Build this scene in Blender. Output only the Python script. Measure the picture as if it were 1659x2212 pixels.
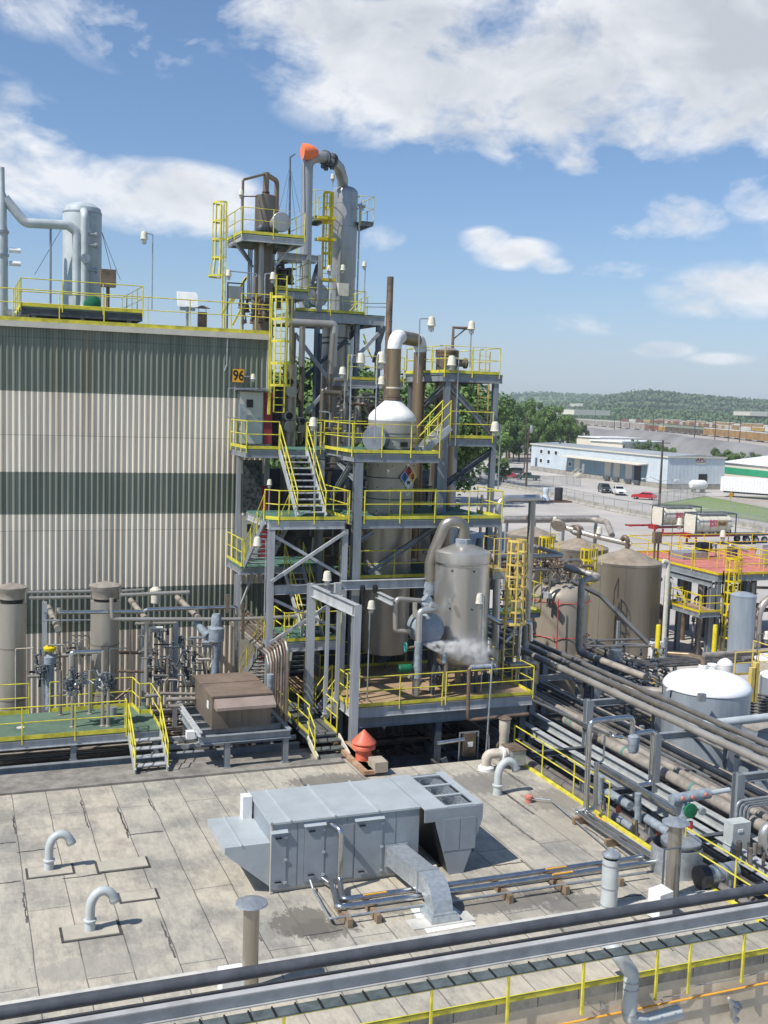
import bpy, bmesh, math, random
from mathutils import Vector, Matrix, noise
random.seed(7)
R = math.radians
for o in list(bpy.data.objects): bpy.data.objects.remove(o)
S = bpy.context.scene
COL = S.collection

# ------------------------------------------------------------------ camera, sky, sun, exposure
F, HZ, ROLL, YAW, CZ = 2360., 870.5, .0333, R(21.45), 16.5
PITCH = math.atan((1106-HZ)/F)
cam = bpy.data.cameras.new('camera'); co = bpy.data.objects.new('camera', cam); COL.objects.link(co)
cam.sensor_fit = 'HORIZONTAL'; cam.sensor_width = 36; cam.lens = F/1659*36
cam.clip_start = .5; cam.clip_end = 12000
_c, _s = math.cos(ROLL), math.sin(ROLL)
_f = Vector((math.sin(YAW)*math.cos(PITCH), math.cos(YAW)*math.cos(PITCH), -math.sin(PITCH)))
_r = Vector((math.cos(YAW), -math.sin(YAW), 0)); _u = _r.cross(_f)
_R, _U = _r*_c+_u*_s, _u*_c-_r*_s
co.matrix_world = Matrix(((_R.x, _U.x, -_f.x, 0), (_R.y, _U.y, -_f.y, 0), (_R.z, _U.z, -_f.z, CZ), (0, 0, 0, 1)))
S.camera = co
S.render.resolution_x = 768; S.render.resolution_y = 1024
S.view_settings.view_transform = 'Standard'; S.view_settings.look = 'None'
S.view_settings.exposure = EXPO = .28; S.view_settings.gamma = 1
SUNV = Vector((-.74, -.21, 1)).normalized()
sun = bpy.data.lights.new('sun', 'SUN'); so = bpy.data.objects.new('sun', sun); COL.objects.link(so)
sun.energy = 4.4; sun.angle = R(.53); sun.color = (1, .955, .88)
so.rotation_euler = SUNV.to_track_quat('Z', 'Y').to_euler(); so.location = (-40, -10, 60)
W = bpy.data.worlds.new('World'); S.world = W; W.use_nodes = True

# measured points: (region, x, y) of the photograph's crops -> a ray, met with a plane of the plant
REG = {'a': (0,400,768), 'b': (600,400,600), 'c': (600,1000,600), 'd': (1000,900,600), 'e': (1450,1100,854), 'f': (0,1650,600), 'g': (500,1650,600), 'h': (1000,1450,700),
 'i': (1500,1500,804), 'j': (1600,2100,704), 'k': (600,2250,900), 'l': (0,2400,800), 'm': (1100,2600,1204), 'w': (0,0,2304), 'n': (700,1500,400), 'o': (1050,1500,400),
 'p': (680,1850,400), 'r': (1000,2150,600), 's': (1950,1550,450.03), 't': (1900,2300,404)}
def ray(g, x, y):
    x0, y0, w = REG[g]; s = w/1659.
    a = ((x0+x*s)*.72005-829.5)/F; b = -((y0+y*s)*.72005-1106)/F
    return _f+_R*a+_U*b
def PZ(g, x, y, z):
    d = ray(g, x, y); return Vector((0, 0, CZ))+d*((z-CZ)/d.z)
def PY(g, x, y, Y):
    d = ray(g, x, y); return Vector((0, 0, CZ))+d*(Y/d.y)
def PX(g, x, y, X):
    d = ray(g, x, y); return Vector((0, 0, CZ))+d*(X/d.x)
def PD(g, x, y, D):
    return Vector((0, 0, CZ))+ray(g, x, y)*D
def cyl(g, xl, xr, y, Y):            # centre and radius of an upright cylinder from its two outlines
    a, b = ray(g, xl, y), ray(g, xr, y); A, B = math.atan2(a.x, a.y), math.atan2(b.x, b.y)
    m = (A+B)/2; D = Y/math.cos(m); return D*math.sin(m), Y, D*math.sin((B-A)/2)
def zat(g, x, y, cx, cy):
    d = ray(g, x, y); return CZ+d.z/math.hypot(d.x, d.y)*math.hypot(cx, cy)

# ------------------------------------------------------------------ world: Nishita sky and clouds
def world():
    nt = W.node_tree; n = nt.nodes; n.clear(); L = nt.links.new
    out = n.new('ShaderNodeOutputWorld'); bg = n.new('ShaderNodeBackground'); L(bg.outputs[0], out.inputs[0])
    sky = n.new('ShaderNodeTexSky'); sky.sky_type = 'NISHITA'; sky.sun_disc = False
    sky.sun_elevation = math.asin(SUNV.z); sky.sun_rotation = math.atan2(SUNV.x, SUNV.y)
    sky.altitude = 100; sky.air_density = 1.25; sky.dust_density = .7; sky.ozone_density = 2.2
    tc = n.new('ShaderNodeTexCoord'); sp = n.new('ShaderNodeSeparateXYZ'); L(tc.outputs['Generated'], sp.inputs[0])
    def M(op, *a, cl=False):
        m = n.new('ShaderNodeMath'); m.operation = op; m.use_clamp = cl
        for i, v in enumerate(a):
            if isinstance(v, (int, float)): m.inputs[i].default_value = v
            else: L(v, m.inputs[i])
        return m.outputs[0]
    az = M('ARCTAN2', sp.outputs[0], sp.outputs[1]); el = M('ARCSINE', sp.outputs[2])
    cb = n.new('ShaderNodeCombineXYZ'); L(az, cb.inputs[0]); L(M('MULTIPLY', el, 1.7), cb.inputs[1])
    def noi(sc, det, off=0, dist=0):
        t = n.new('ShaderNodeTexNoise'); t.inputs['Scale'].default_value = sc; t.inputs['Detail'].default_value = det; t.inputs['Roughness'].default_value = .58
        t.inputs['Distortion'].default_value = dist
        mp = n.new('ShaderNodeMapping'); mp.inputs[1].default_value = (off, off*.7, off*.3); L(cb.outputs[0], mp.inputs[0]); L(mp.outputs[0], t.inputs[0]); return t.outputs[0]
    n1 = noi(7, 10, 3.1, .5); n2 = noi(26, 7, 9.2, .3); n3 = noi(2.6, 3, 5.5)
    blobs = [(1160,165,560,165,1), (1540,90,420,230,1.1), (860,40,380,110,1), (1480,265,300,95,.95), (1560,160,260,150,.9), (60,380,150,100,.7), (370,430,200,75,.9), (230,410,200,70,.7),
             (560,490,60,30,.3), (1045,520,60,30,.6), (1115,548,95,34,.6), (1190,572,60,20,.5), (1390,490,90,34,.62), (1470,470,95,50,.72), (1600,620,180,55,.5), (1645,425,90,50,.6), (1340,582,90,22,.5), (1430,756,70,20,.5), (1550,775,70,14,.4),
             (310,70,170,80,.42), (120,20,170,60,.4), (815,520,70,34,.38), (1255,355,60,26,.6), (1290,700,160,26,.3), (-200,300,300,160,.8), (1950,300,260,300,.7), (1560,665,150,26,.35)]
    tot = None
    for bx, by, rx, ry, s in blobs:
        d = ray('w', bx, by).normalized(); A, E = math.atan2(d.x, d.y), math.asin(d.z)
        du = M('MULTIPLY', M('SUBTRACT', az, A), F/rx*.98); dv = M('MULTIPLY', M('SUBTRACT', el, E), F/ry*.98)
        q = M('ADD', M('MULTIPLY', du, du), M('MULTIPLY', dv, dv))
        m = M('MULTIPLY', M('SUBTRACT', 1.25, q, cl=False), s*.8)
        m = M('MAXIMUM', m, 0)
        tot = m if tot is None else M('MAXIMUM', tot, m)
    # clouds elsewhere in the sky, outside the modelled ones
    den = M('ADD', tot, M('MULTIPLY', M('SUBTRACT', n1, .5), 3.3))
    den = M('ADD', den, M('MULTIPLY', M('SUBTRACT', n2, .5), 1.6))
    den = M('MULTIPLY', M('SUBTRACT', den, .1), 1.15, cl=True)
    gate = M('MULTIPLY', tot, 3.2, cl=True)
    den = M('MULTIPLY', den, gate)
    den = M('MULTIPLY', den, M('MULTIPLY', M('ADD', n3, .75), .86), cl=True)
    n4 = noi(11, 8, 2.2, .4)
    rr = n.new('ShaderNodeValToRGB'); rr.color_ramp.interpolation = 'LINEAR'; k_ = rr.color_ramp.elements.new(.4); k_.color = (.22, .22, .22, 1); k_ = rr.color_ramp.elements.new(.75); k_.color = (.76, .76, .76, 1); L(den, rr.inputs[0])
    rr.color_ramp.elements[0].position = .02; rr.color_ramp.elements[0].color = (0, 0, 0, 1); rr.color_ramp.elements[1].position = .9; rr.color_ramp.elements[1].color = (.93, .93, .93, 1)
    # thick parts are slightly greyer than thin sunlit edges
    cm = n.new('ShaderNodeMix'); cm.data_type = 'RGBA'
    L(M('ADD', M('MULTIPLY', M('SUBTRACT', M('MULTIPLY', M('ADD', tot, n3), .9), .8), 1.0), M('MULTIPLY', M('SUBTRACT', n4, .44), 2.4), cl=True), cm.inputs[0])
    cm.inputs[6].default_value = (7.6, 7.75, 8.1, 1); cm.inputs[7].default_value = (4.6, 4.95, 5.5, 1)
    tint = n.new('ShaderNodeMix'); tint.data_type = 'RGBA'; tint.blend_type = 'MULTIPLY'; tint.inputs[0].default_value = 1
    L(sky.outputs[0], tint.inputs[6]); 
    gr = n.new('ShaderNodeValToRGB'); L(M('MULTIPLY', el, 1.5, cl=True), gr.inputs[0]); E = gr.color_ramp.elements
    E[0].position = 0; E[0].color = (.72, .82, 1.28, 1); E[1].position = .75; E[1].color = (.66, .80, .96, 1)
    k = E.new(.15); k.color = (.68, .81, 1.09, 1); k = E.new(.35); k.color = (.65, .79, 1.01, 1)
    L(gr.outputs[0], tint.inputs[7])
    mx = n.new('ShaderNodeMix'); mx.data_type = 'RGBA'; L(rr.outputs[0], mx.inputs[0]); L(tint.outputs[2], mx.inputs[6]); L(cm.outputs[2], mx.inputs[7])
    L(mx.outputs[2], bg.inputs[0]); bg.inputs[1].default_value = .1
world()

# ------------------------------------------------------------------ materials
MT = {}
def mat(name, col, rough=.6, metal=0, var=.12, vs=3., col2=None, bump=0, bs=20., streak=False, spec=None, fine=0):
    m = bpy.data.materials.new(name); m.use_nodes = True; nt = m.node_tree; n = nt.nodes; L = nt.links.new
    b = n['Principled BSDF']; b.inputs['Roughness'].default_value = rough; b.inputs['Metallic'].default_value = metal
    if spec is not None: b.inputs['Specular IOR Level'].default_value = spec
    g = n.new('ShaderNodeNewGeometry'); mp = n.new('ShaderNodeMapping'); L(g.outputs['Position'], mp.inputs[0])
    if streak: mp.inputs[3].default_value = (1, 1, .12)
    t = n.new('ShaderNodeTexNoise'); t.inputs['Scale'].default_value = vs; t.inputs['Detail'].default_value = 6; t.inputs['Roughness'].default_value = .65; L(mp.outputs[0], t.inputs[0])
    r = n.new('ShaderNodeValToRGB'); L(t.outputs[0], r.inputs[0])
    c2 = col2 or tuple(c*(1-var*2.2) for c in col)
    r.color_ramp.elements[0].position = .36; r.color_ramp.elements[0].color = (*c2, 1)
    r.color_ramp.elements[1].position = .62; r.color_ramp.elements[1].color = (*[min(1, c*(1+var*.5)) for c in col], 1)
    L(r.outputs[0], b.inputs['Base Color'])
    if bump:
        t2 = n.new('ShaderNodeTexNoise'); t2.inputs['Scale'].default_value = bs; t2.inputs['Detail'].default_value = 4; L(g.outputs['Position'], t2.inputs[0])
        bp = n.new('ShaderNodeBump'); bp.inputs['Strength'].default_value = bump; bp.inputs['Distance'].default_value = .05; L(t2.outputs[0], bp.inputs['Height']); L(bp.outputs[0], b.inputs['Normal'])
    MT[name] = m; return m
mat('yellow', (.70, .62, .06), .5, 0, .16, 2.5, bump=.05)
mat('yellow_new', (.72, .56, .01), .45, 0, .1, 4)
mat('cage_yellow', (.70, .52, .14), .5, 0, .1, 4)
mat('steel', (.245, .27, .29), .55, 0, .12, 2.5, streak=True)
mat('steel_light', (.43, .445, .455), .5, 0, .12, 2.5, streak=True)
mat('steel_dark', (.085, .10, .115), .6, 0, .2, 3)
mat('galv', (.42, .45, .47), .42, .55, .12, 6)
mat('clad', (.38, .35, .31), .34, .7, .12, 1.2, col2=(.29, .255, .21), streak=True)
mat('clad_brown', (.25, .205, .16), .4, .6, .15, .9, col2=(.17, .135, .1), streak=True)
mat('clad_light', (.46, .43, .385), .38, .5, .1, 1.0, col2=(.385, .35, .3), streak=True)
mat('clad_grey', (.42, .44, .46), .42, .45, .12, 1.4, col2=(.3, .31, .32), streak=True)
mat('chrome', (.6, .6, .6), .22, .95, .1, 3)
mat('pipe', (.36, .335, .305), .4, .5, .15, 1.6, col2=(.23, .205, .18))
mat('pipe_beige', (.40, .36, .31), .5, .25, .14, 2.2, col2=(.27, .235, .2))
mat('pipe_brown', (.23, .165, .12), .5, .3, .2, 2, col2=(.12, .085, .06))
mat('pipe_dark', (.15, .14, .13), .5, .3, .25, 2)
mat('rubber', (.03, .032, .04), .55, 0, .2, 2)
mat('white', (.80, .80, .78), .5, 0, .06, 3)
mat('cream', (.68, .64, .53), .5, 0, .08, 5)
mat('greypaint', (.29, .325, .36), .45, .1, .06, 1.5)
mat('greypaint_lit', (.44, .48, .50), .42, .1, .05, 1.5)  # paler copy for air-handler tops and trim, the top's sunlight painted into the colour
mat('tank_white', (.86, .87, .88), .6, 0, .05, 1.4)
mat('tank_silver', (.40, .45, .50), .45, .35, .12, 1.5, col2=(.31, .36, .41), streak=True)
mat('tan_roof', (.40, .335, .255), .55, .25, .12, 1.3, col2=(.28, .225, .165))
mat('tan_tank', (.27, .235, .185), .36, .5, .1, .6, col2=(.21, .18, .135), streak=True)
mat('brownbox', (.255, .19, .145), .5, .15, .12, 1.2)
mat('brownbox_side', (.235, .195, .15), .5, .35, .16, 1.6, streak=True)
mat('orange', (.72, .16, .09), .5, 0, .08, 4)
mat('windsock', (.95, .22, .08), .7, 0, .05, 2)
mat('red', (.45, .03, .025), .5, 0, .15, 3)
mat('red_rail', (.55, .06, .05), .5, 0, .1, 3)
mat('red_deck', (.52, .19, .145), .8, 0, .12, 1.0, col2=(.42, .14, .105))
mat('maroon', (.34, .035, .045), .6, 0, .1, 3)
mat('green_paint', (.01, .16, .07), .5, 0, .15, 3)
mat('green_grate', (.075, .17, .13), .8, 0, .2, 2, col2=(.045, .11, .085))
mat('green_deck', (.105, .165, .115), .85, 0, .15, 1.2, col2=(.07, .115, .085))
mat('wood_deck', (.36, .25, .145), .85, 0, .14, 1.2, col2=(.27, .185, .11))
mat('grey_deck', (.12, .13, .12), .85, 0, .2, 1.2)
mat('door', (.55, .53, .46), .6, 0, .05, 2)
mat('glass', (.015, .02, .025), .12, 0, .1, 1)
mat('black', (.012, .012, .013), .5, 0, .1, 3)
mat('concrete', (.33, .315, .28), .9, 0, .14, 1.1, col2=(.24, .225, .195), bump=.15, bs=9)
mat('fascia', (.62, .58, .48), .6, 0, .05, 2)
mat('brickred', (.26, .095, .07), .9, 0, .15, .6)
mat('bark', (.09, .07, .05), .9, 0, .2, 3)
mat('wrap', (.27, .31, .35), .75, 0, .14, 6, bump=.5, bs=14)
mat('blue', (.03, .14, .5), .5, 0, .05, 3)
mat('green_sign', (.03, .3, .15), .6, 0, .05, .5)
mat('tag_orange', (.85, .42, .05), .6, 0, .05, 3)
def leafmat(name, c, c2):
    m = mat(name, c, .8, 0, .2, .35, col2=c2); return m
leafmat('leaf', (.13, .21, .05), (.06, .12, .03)); leafmat('leaf_dark', (.08, .14, .04), (.04, .08, .025)); leafmat('leaf_far', (.10, .155, .06), (.05, .09, .035))

def special():
    # corrugated wall: painted bands by height, with rust streaks
    m = mat('siding', (.5, .44, .35), .55, 0, .1); nt = m.node_tree; n = nt.nodes; L = nt.links.new; b = n['Principled BSDF']
    g = n.new('ShaderNodeNewGeometry'); sp = n.new('ShaderNodeSeparateXYZ'); L(g.outputs['Position'], sp.inputs[0])
    zs = [PY('w', 280, 852.5, 44).z, PY('w', 280, 1021, 44).z, PY('w', 280, 1110, 44).z, PY('f', 350, 330, 44).z, PY('f', 350, 690, 44).z]
    def M(op, *a, cl=False):
        k = n.new('ShaderNodeMath'); k.operation = op; k.use_clamp = cl
        for i, v in enumerate(a):
            if isinstance(v, (int, float)): k.inputs[i].default_value = v
            else: L(v, k.inputs[i])
        return k.outputs[0]
    z = sp.outputs[2]
    band = M('GREATER_THAN', z, zs[0])
    band = M('ADD', band, M('MULTIPLY', M('LESS_THAN', z, zs[1]), M('GREATER_THAN', z, zs[2])))
    band = M('ADD', band, M('MULTIPLY', M('LESS_THAN', z, zs[3]), M('GREATER_THAN', z, zs[4])), cl=True)
    t = n.new('ShaderNodeTexNoise'); mp = n.new('ShaderNodeMapping'); mp.inputs[3].default_value = (2.2, 1, .1); L(g.outputs['Position'], mp.inputs[0]); L(mp.outputs[0], t.inputs[0])
    t.inputs['Scale'].default_value = 1.6; t.inputs['Detail'].default_value = 6
    def ramp(a, c): 
        r = n.new('ShaderNodeValToRGB'); r.color_ramp.elements[0].position = .35; r.color_ramp.elements[1].position = .65
        r.color_ramp.elements[0].color = (*a, 1); r.color_ramp.elements[1].color = (*c, 1); L(t.outputs[0], r.inputs[0]); return r.outputs[0]
    be = ramp((.68, .605, .49), (.82, .745, .61)); gr = ramp((.155, .18, .14), (.235, .255, .205))
    mx = n.new('ShaderNodeMix'); mx.data_type = 'RGBA'; L(band, mx.inputs[0]); L(be, mx.inputs[6]); L(gr, mx.inputs[7])
    t2 = n.new('ShaderNodeTexNoise'); mp2 = n.new('ShaderNodeMapping'); mp2.inputs[3].default_value = (1.1, 1, .035); L(g.outputs['Position'], mp2.inputs[0]); L(mp2.outputs[0], t2.inputs[0])
    t2.inputs['Scale'].default_value = 2.3; t2.inputs['Detail'].default_value = 3
    rust = M('MULTIPLY', M('SUBTRACT', t2.outputs[0], .6), 3.2, cl=True)
    sx_ = M('FLOOR', M('MULTIPLY', sp.outputs[0], 1.12)); sz_ = M('FLOOR', M('MULTIPLY', z, .27)); wn_ = n.new('ShaderNodeTexWhiteNoise'); cb_ = n.new('ShaderNodeCombineXYZ'); L(sx_, cb_.inputs[0]); L(sz_, cb_.inputs[1]); L(cb_.outputs[0], wn_.inputs[0])
    lap = M('LESS_THAN', M('FRACT', M('MULTIPLY', z, .27)), .008); val = M('SUBTRACT', M('ADD', .9, M('MULTIPLY', wn_.outputs[0], .16)), M('MULTIPLY', lap, .35))
    vm_ = n.new('ShaderNodeVectorMath'); vm_.operation = 'SCALE'; L(mx.outputs[2], vm_.inputs[0]); L(val, vm_.inputs['Scale'])
    m2 = n.new('ShaderNodeMix'); m2.data_type = 'RGBA'; L(rust, m2.inputs[0]); L(vm_.outputs[0], m2.inputs[6]); m2.inputs[7].default_value = (.30, .2, .1, 1)
    L(m2.outputs[2], b.inputs['Base Color'])
    # built-up roof: felt strips with dark lapped seams, stains
    m = mat('roofing', (.5, .45, .38), .9, 0, .1); nt = m.node_tree; n = nt.nodes; L = nt.links.new; b = n['Principled BSDF']
    g = n.new('ShaderNodeNewGeometry'); mp = n.new('ShaderNodeMapping'); mp.inputs[2].default_value = (0, 0, R(90)); mp.inputs[1].default_value = (3.4, .46, 0); L(g.outputs['Position'], mp.inputs[0])
    wn = n.new('ShaderNodeTexNoise'); wn.inputs['Scale'].default_value = .7; wn.inputs['Detail'].default_value = 4; L(g.outputs['Position'], wn.inputs[0])
    ad = n.new('ShaderNodeMix'); ad.data_type = 'RGBA'; ad.blend_type = 'LINEAR_LIGHT'; ad.inputs[0].default_value = .035; L(mp.outputs[0], ad.inputs[6]); L(wn.outputs[1], ad.inputs[7])
    br = n.new('ShaderNodeTexBrick'); L(ad.outputs[2], br.inputs[0]); br.inputs['Scale'].default_value = 1; br.inputs['Mortar Size'].default_value = .018; br.inputs['Mortar Smooth'].default_value = .6
    br.inputs['Brick Width'].default_value = 9.5; br.inputs['Row Height'].default_value = .98; br.offset = .37; br.offset_frequency = 2
    br.inputs['Color1'].default_value = (.53, .47, .37, 1); br.inputs['Color2'].default_value = (.47, .43, .35, 1); br.inputs['Mortar'].default_value = (.15, .14, .125, 1)
    t = n.new('ShaderNodeTexNoise'); t.inputs['Scale'].default_value = .55; t.inputs['Detail'].default_value = 8; t.inputs['Roughness'].default_value = .7; L(g.outputs['Position'], t.inputs[0])
    r = n.new('ShaderNodeValToRGB'); L(t.outputs[0], r.inputs[0]); r.color_ramp.elements[0].position = .38; r.color_ramp.elements[0].color = (.64, .66, .70, 1); r.color_ramp.elements[1].position = .55; r.color_ramp.elements[1].color = (1, 1, 1, 1)
    mu = n.new('ShaderNodeMix'); mu.data_type = 'RGBA'; mu.blend_type = 'MULTIPLY'; mu.inputs[0].default_value = 1; L(br.outputs[0], mu.inputs[6]); L(r.outputs[0], mu.inputs[7])
    t3 = n.new('ShaderNodeTexNoise'); t3.inputs['Scale'].default_value = 6; t3.inputs['Detail'].default_value = 8; t3.inputs['Roughness'].default_value = .8; mp3 = n.new('ShaderNodeMapping'); mp3.inputs[3].default_value = (1, .35, 1)
    L(g.outputs['Position'], mp3.inputs[0]); L(mp3.outputs[0], t3.inputs[0])
    r3 = n.new('ShaderNodeValToRGB'); L(t3.outputs[0], r3.inputs[0]); r3.color_ramp.elements[0].position = .3; r3.color_ramp.elements[0].color = (.72, .73, .75, 1); r3.color_ramp.elements[1].position = .55; r3.color_ramp.elements[1].color = (1, 1, 1, 1)
    mu2 = n.new('ShaderNodeMix'); mu2.data_type = 'RGBA'; mu2.blend_type = 'MULTIPLY'; mu2.inputs[0].default_value = 1; L(mu.outputs[2], mu2.inputs[6]); L(r3.outputs[0], mu2.inputs[7])
    ts = n.new('ShaderNodeTexNoise'); ts.inputs['Scale'].default_value = 2.2; ts.inputs['Detail'].default_value = 7; ts.inputs['Roughness'].default_value = .75; mps = n.new('ShaderNodeMapping'); mps.inputs[3].default_value = (1.5, .32, 1)
    L(g.outputs['Position'], mps.inputs[0]); L(mps.outputs[0], ts.inputs[0]); rs = n.new('ShaderNodeValToRGB'); L(ts.outputs[0], rs.inputs[0]); rs.color_ramp.elements[0].position = .4; rs.color_ramp.elements[0].color = (.66, .68, .72, 1); rs.color_ramp.elements[1].position = .56; rs.color_ramp.elements[1].color = (1, 1, 1, 1)
    mu3 = n.new('ShaderNodeMix'); mu3.data_type = 'RGBA'; mu3.blend_type = 'MULTIPLY'; mu3.inputs[0].default_value = .5; L(mu2.outputs[2], mu3.inputs[6]); L(rs.outputs[0], mu3.inputs[7])
    cur = mu3.outputs[2]
    def M2(op, *a, cl=False):
        k = n.new('ShaderNodeMath'); k.operation = op; k.use_clamp = cl
        for i, v in enumerate(a):
            if isinstance(v, (int, float)): k.inputs[i].default_value = v
            else: L(v, k.inputs[i])
        return k.outputs[0]
    sp = n.new('ShaderNodeSeparateXYZ'); L(g.outputs['Position'], sp.inputs[0])
    for (px, py, g_, rx, ry, colr, st) in [(580, 950, 'k', .75, .75, (.13, .12, .1), .85), (690, 990, 'k', .8, .5, (.13, .12, .1), .8), (1540, 800, 'j', .01, .01, (.1, .1, .1), 0),
            (1230, 550, 'r', 1.3, .9, (.17, .16, .145), .75), (1100, 870, 'k', .6, .3, (.13, .12, .1), .55), (560, 150, 'm', 2.2, .45, (.13, .12, .105), .75), (850, 150, 'm', .8, .5, (.14, .135, .12), .8), (200, 700, 'j', 1.3, .9, (.2, .18, .15), .75), (200, 900, 'j', .8, 1.3, (.2, .18, .15), .4), (30, 100, 'l', .5, .5, (.2, .19, .16), .5), (650, 60, 'l', 1.0, .3, (.2, .19, .17), .35), (700, 170, 'k', 1.3, .6, (.14, .13, .115), .75), (560, 1040, 'l', 1.2, .5, (.24, .23, .21), .5)]:
        c = PZ(g_, px, py, 4.3)
        dx = M2('MULTIPLY', M2('SUBTRACT', sp.outputs[0], c.x), 1/rx); dy = M2('MULTIPLY', M2('SUBTRACT', sp.outputs[1], c.y), 1/ry)
        q = M2('ADD', M2('MULTIPLY', dx, dx), M2('MULTIPLY', dy, dy))
        k = M2('ADD', M2('SUBTRACT', 1.1, q), M2('MULTIPLY', M2('SUBTRACT', t3.outputs[0], .5), 6))
        k = M2('MULTIPLY', M2('MULTIPLY', k, 4.5, cl=True), st)
        mm = n.new('ShaderNodeMix'); mm.data_type = 'RGBA'; L(k, mm.inputs[0]); L(cur, mm.inputs[6]); mm.inputs[7].default_value = (*colr, 1); cur = mm.outputs[2]
    L(cur, b.inputs['Base Color'])
    bp = n.new('ShaderNodeBump'); bp.inputs['Strength'].default_value = .35; bp.inputs['Distance'].default_value = .03; L(t3.outputs[0], bp.inputs['Height']); L(bp.outputs[0], b.inputs['Normal'])
    # ground sheet: fields of grass and bare earth
    m = mat('terrain', (.10, .15, .06), .95, 0, .3, .012, col2=(.2, .19, .14))
    m = mat('yard', (.45, .42, .385), .95, 0, .08, .09, col2=(.36, .335, .305), bump=.05)
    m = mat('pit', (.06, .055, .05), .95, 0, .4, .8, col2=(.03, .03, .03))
    m = mat('grass', (.13, .22, .05), .95, 0, .25, .25, col2=(.2, .23, .09))
    m = mat('gravel', (.23, .225, .22), 1, 0, .12, .05, col2=(.165, .16, .16), bump=.3, bs=1)
    m = mat('dirt', (.40, .36, .31), .95, 0, .12, .06, col2=(.29, .25, .21))
    m = mat('hill', (.12, .17, .06), .95, 0, .3, .012, col2=(.06, .09, .035), bump=.6, bs=.06)
special()
mat('sign_yellow', (.85, .42, .02), .5, 0, .03)
mat('clad_grey2', (.50, .54, .55), .5, .1, .1, 1.4, col2=(.40, .44, .45))
mat('beige_wall', (.66, .57, .43), .85, 0, .1, 1.3, col2=(.54,.465,.345), bump=.1)
mat('kerb_felt', (.26, .24, .21), .9, 0, .15, 2, col2=(.15,.14,.125), bump=.2)
mat('roofing_light', (.55, .53, .48), .9, 0, .12, 2, col2=(.42,.41,.38))
mat('roof_patch', (.45, .41, .33), .9, 0, .1, 2, col2=(.37,.34,.28)); mat('tar', (.07,.065,.06), .9, 0, .2, 3)
mat('vent_grey', (.50, .535, .53), .4, 0, .06, 3)
mat('galv_duct', (.47, .51, .53), .35, .5, .1, 9)
mat('timber', (.28, .2, .13), .9, 0, .2, 4)
mat('rusty', (.42, .3, .2), .85, 0, .2, 4, col2=(.3,.15,.08)); mat('timber_pale', (.42,.36,.28), .9, 0, .1, 4)
mat('cream_dirty', (.55, .49, .40), .6, 0, .1, 5)
mat('steel_warm', (.46, .455, .44), .5, .1, .1, 2); mat('pipe_rubber', (.085, .09, .10), .42, 0, .15, 2); mat('ledge_grey', (.10, .125, .13), .6, 0, .2, 3); mat('steel_pale', (.40, .42, .42), .6, 0, .1, 3)
mat('mesh_dark', (.07,.08,.08), .7, 0, .5, 9)
mat('clad_silver', (.44, .45, .455), .42, .5, .14, 1.3, col2=(.33, .33, .33), streak=True)
mat('pipe_bronze', (.30,.22,.14), .42, .55, .12, 2, streak=True); mat('white_ins', (.78,.78,.76), .7, 0, .05, 3, bump=.3, bs=8)
mat('clad_vessel', (.60, .59, .57), .32, .7, .1, 1.0, col2=(.51, .49, .455), streak=True); mat('wrap_smooth', (.30,.34,.38), .7, 0, .1, 3, bump=.25, bs=5); mat('teal', (.03,.3,.24), .5, 0, .05)
mat('brownbox_light', (.36,.28,.235), .45, .15, .08, 1.5); mat('tan_tank_light', (.44,.38,.30), .42, .3, .08, .7, col2=(.38,.325,.255), streak=True); mat('teal_dull', (.12,.25,.22), .6, 0, .1)
mat('drum_grey', (.20,.22,.25), .6, .1, .1, 3)
mat('greypaint_dark', (.17,.19,.21), .5, 0, .08, 2)
mat('tar_grey', (.13,.125,.115), .9, 0, .25, 5)
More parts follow.
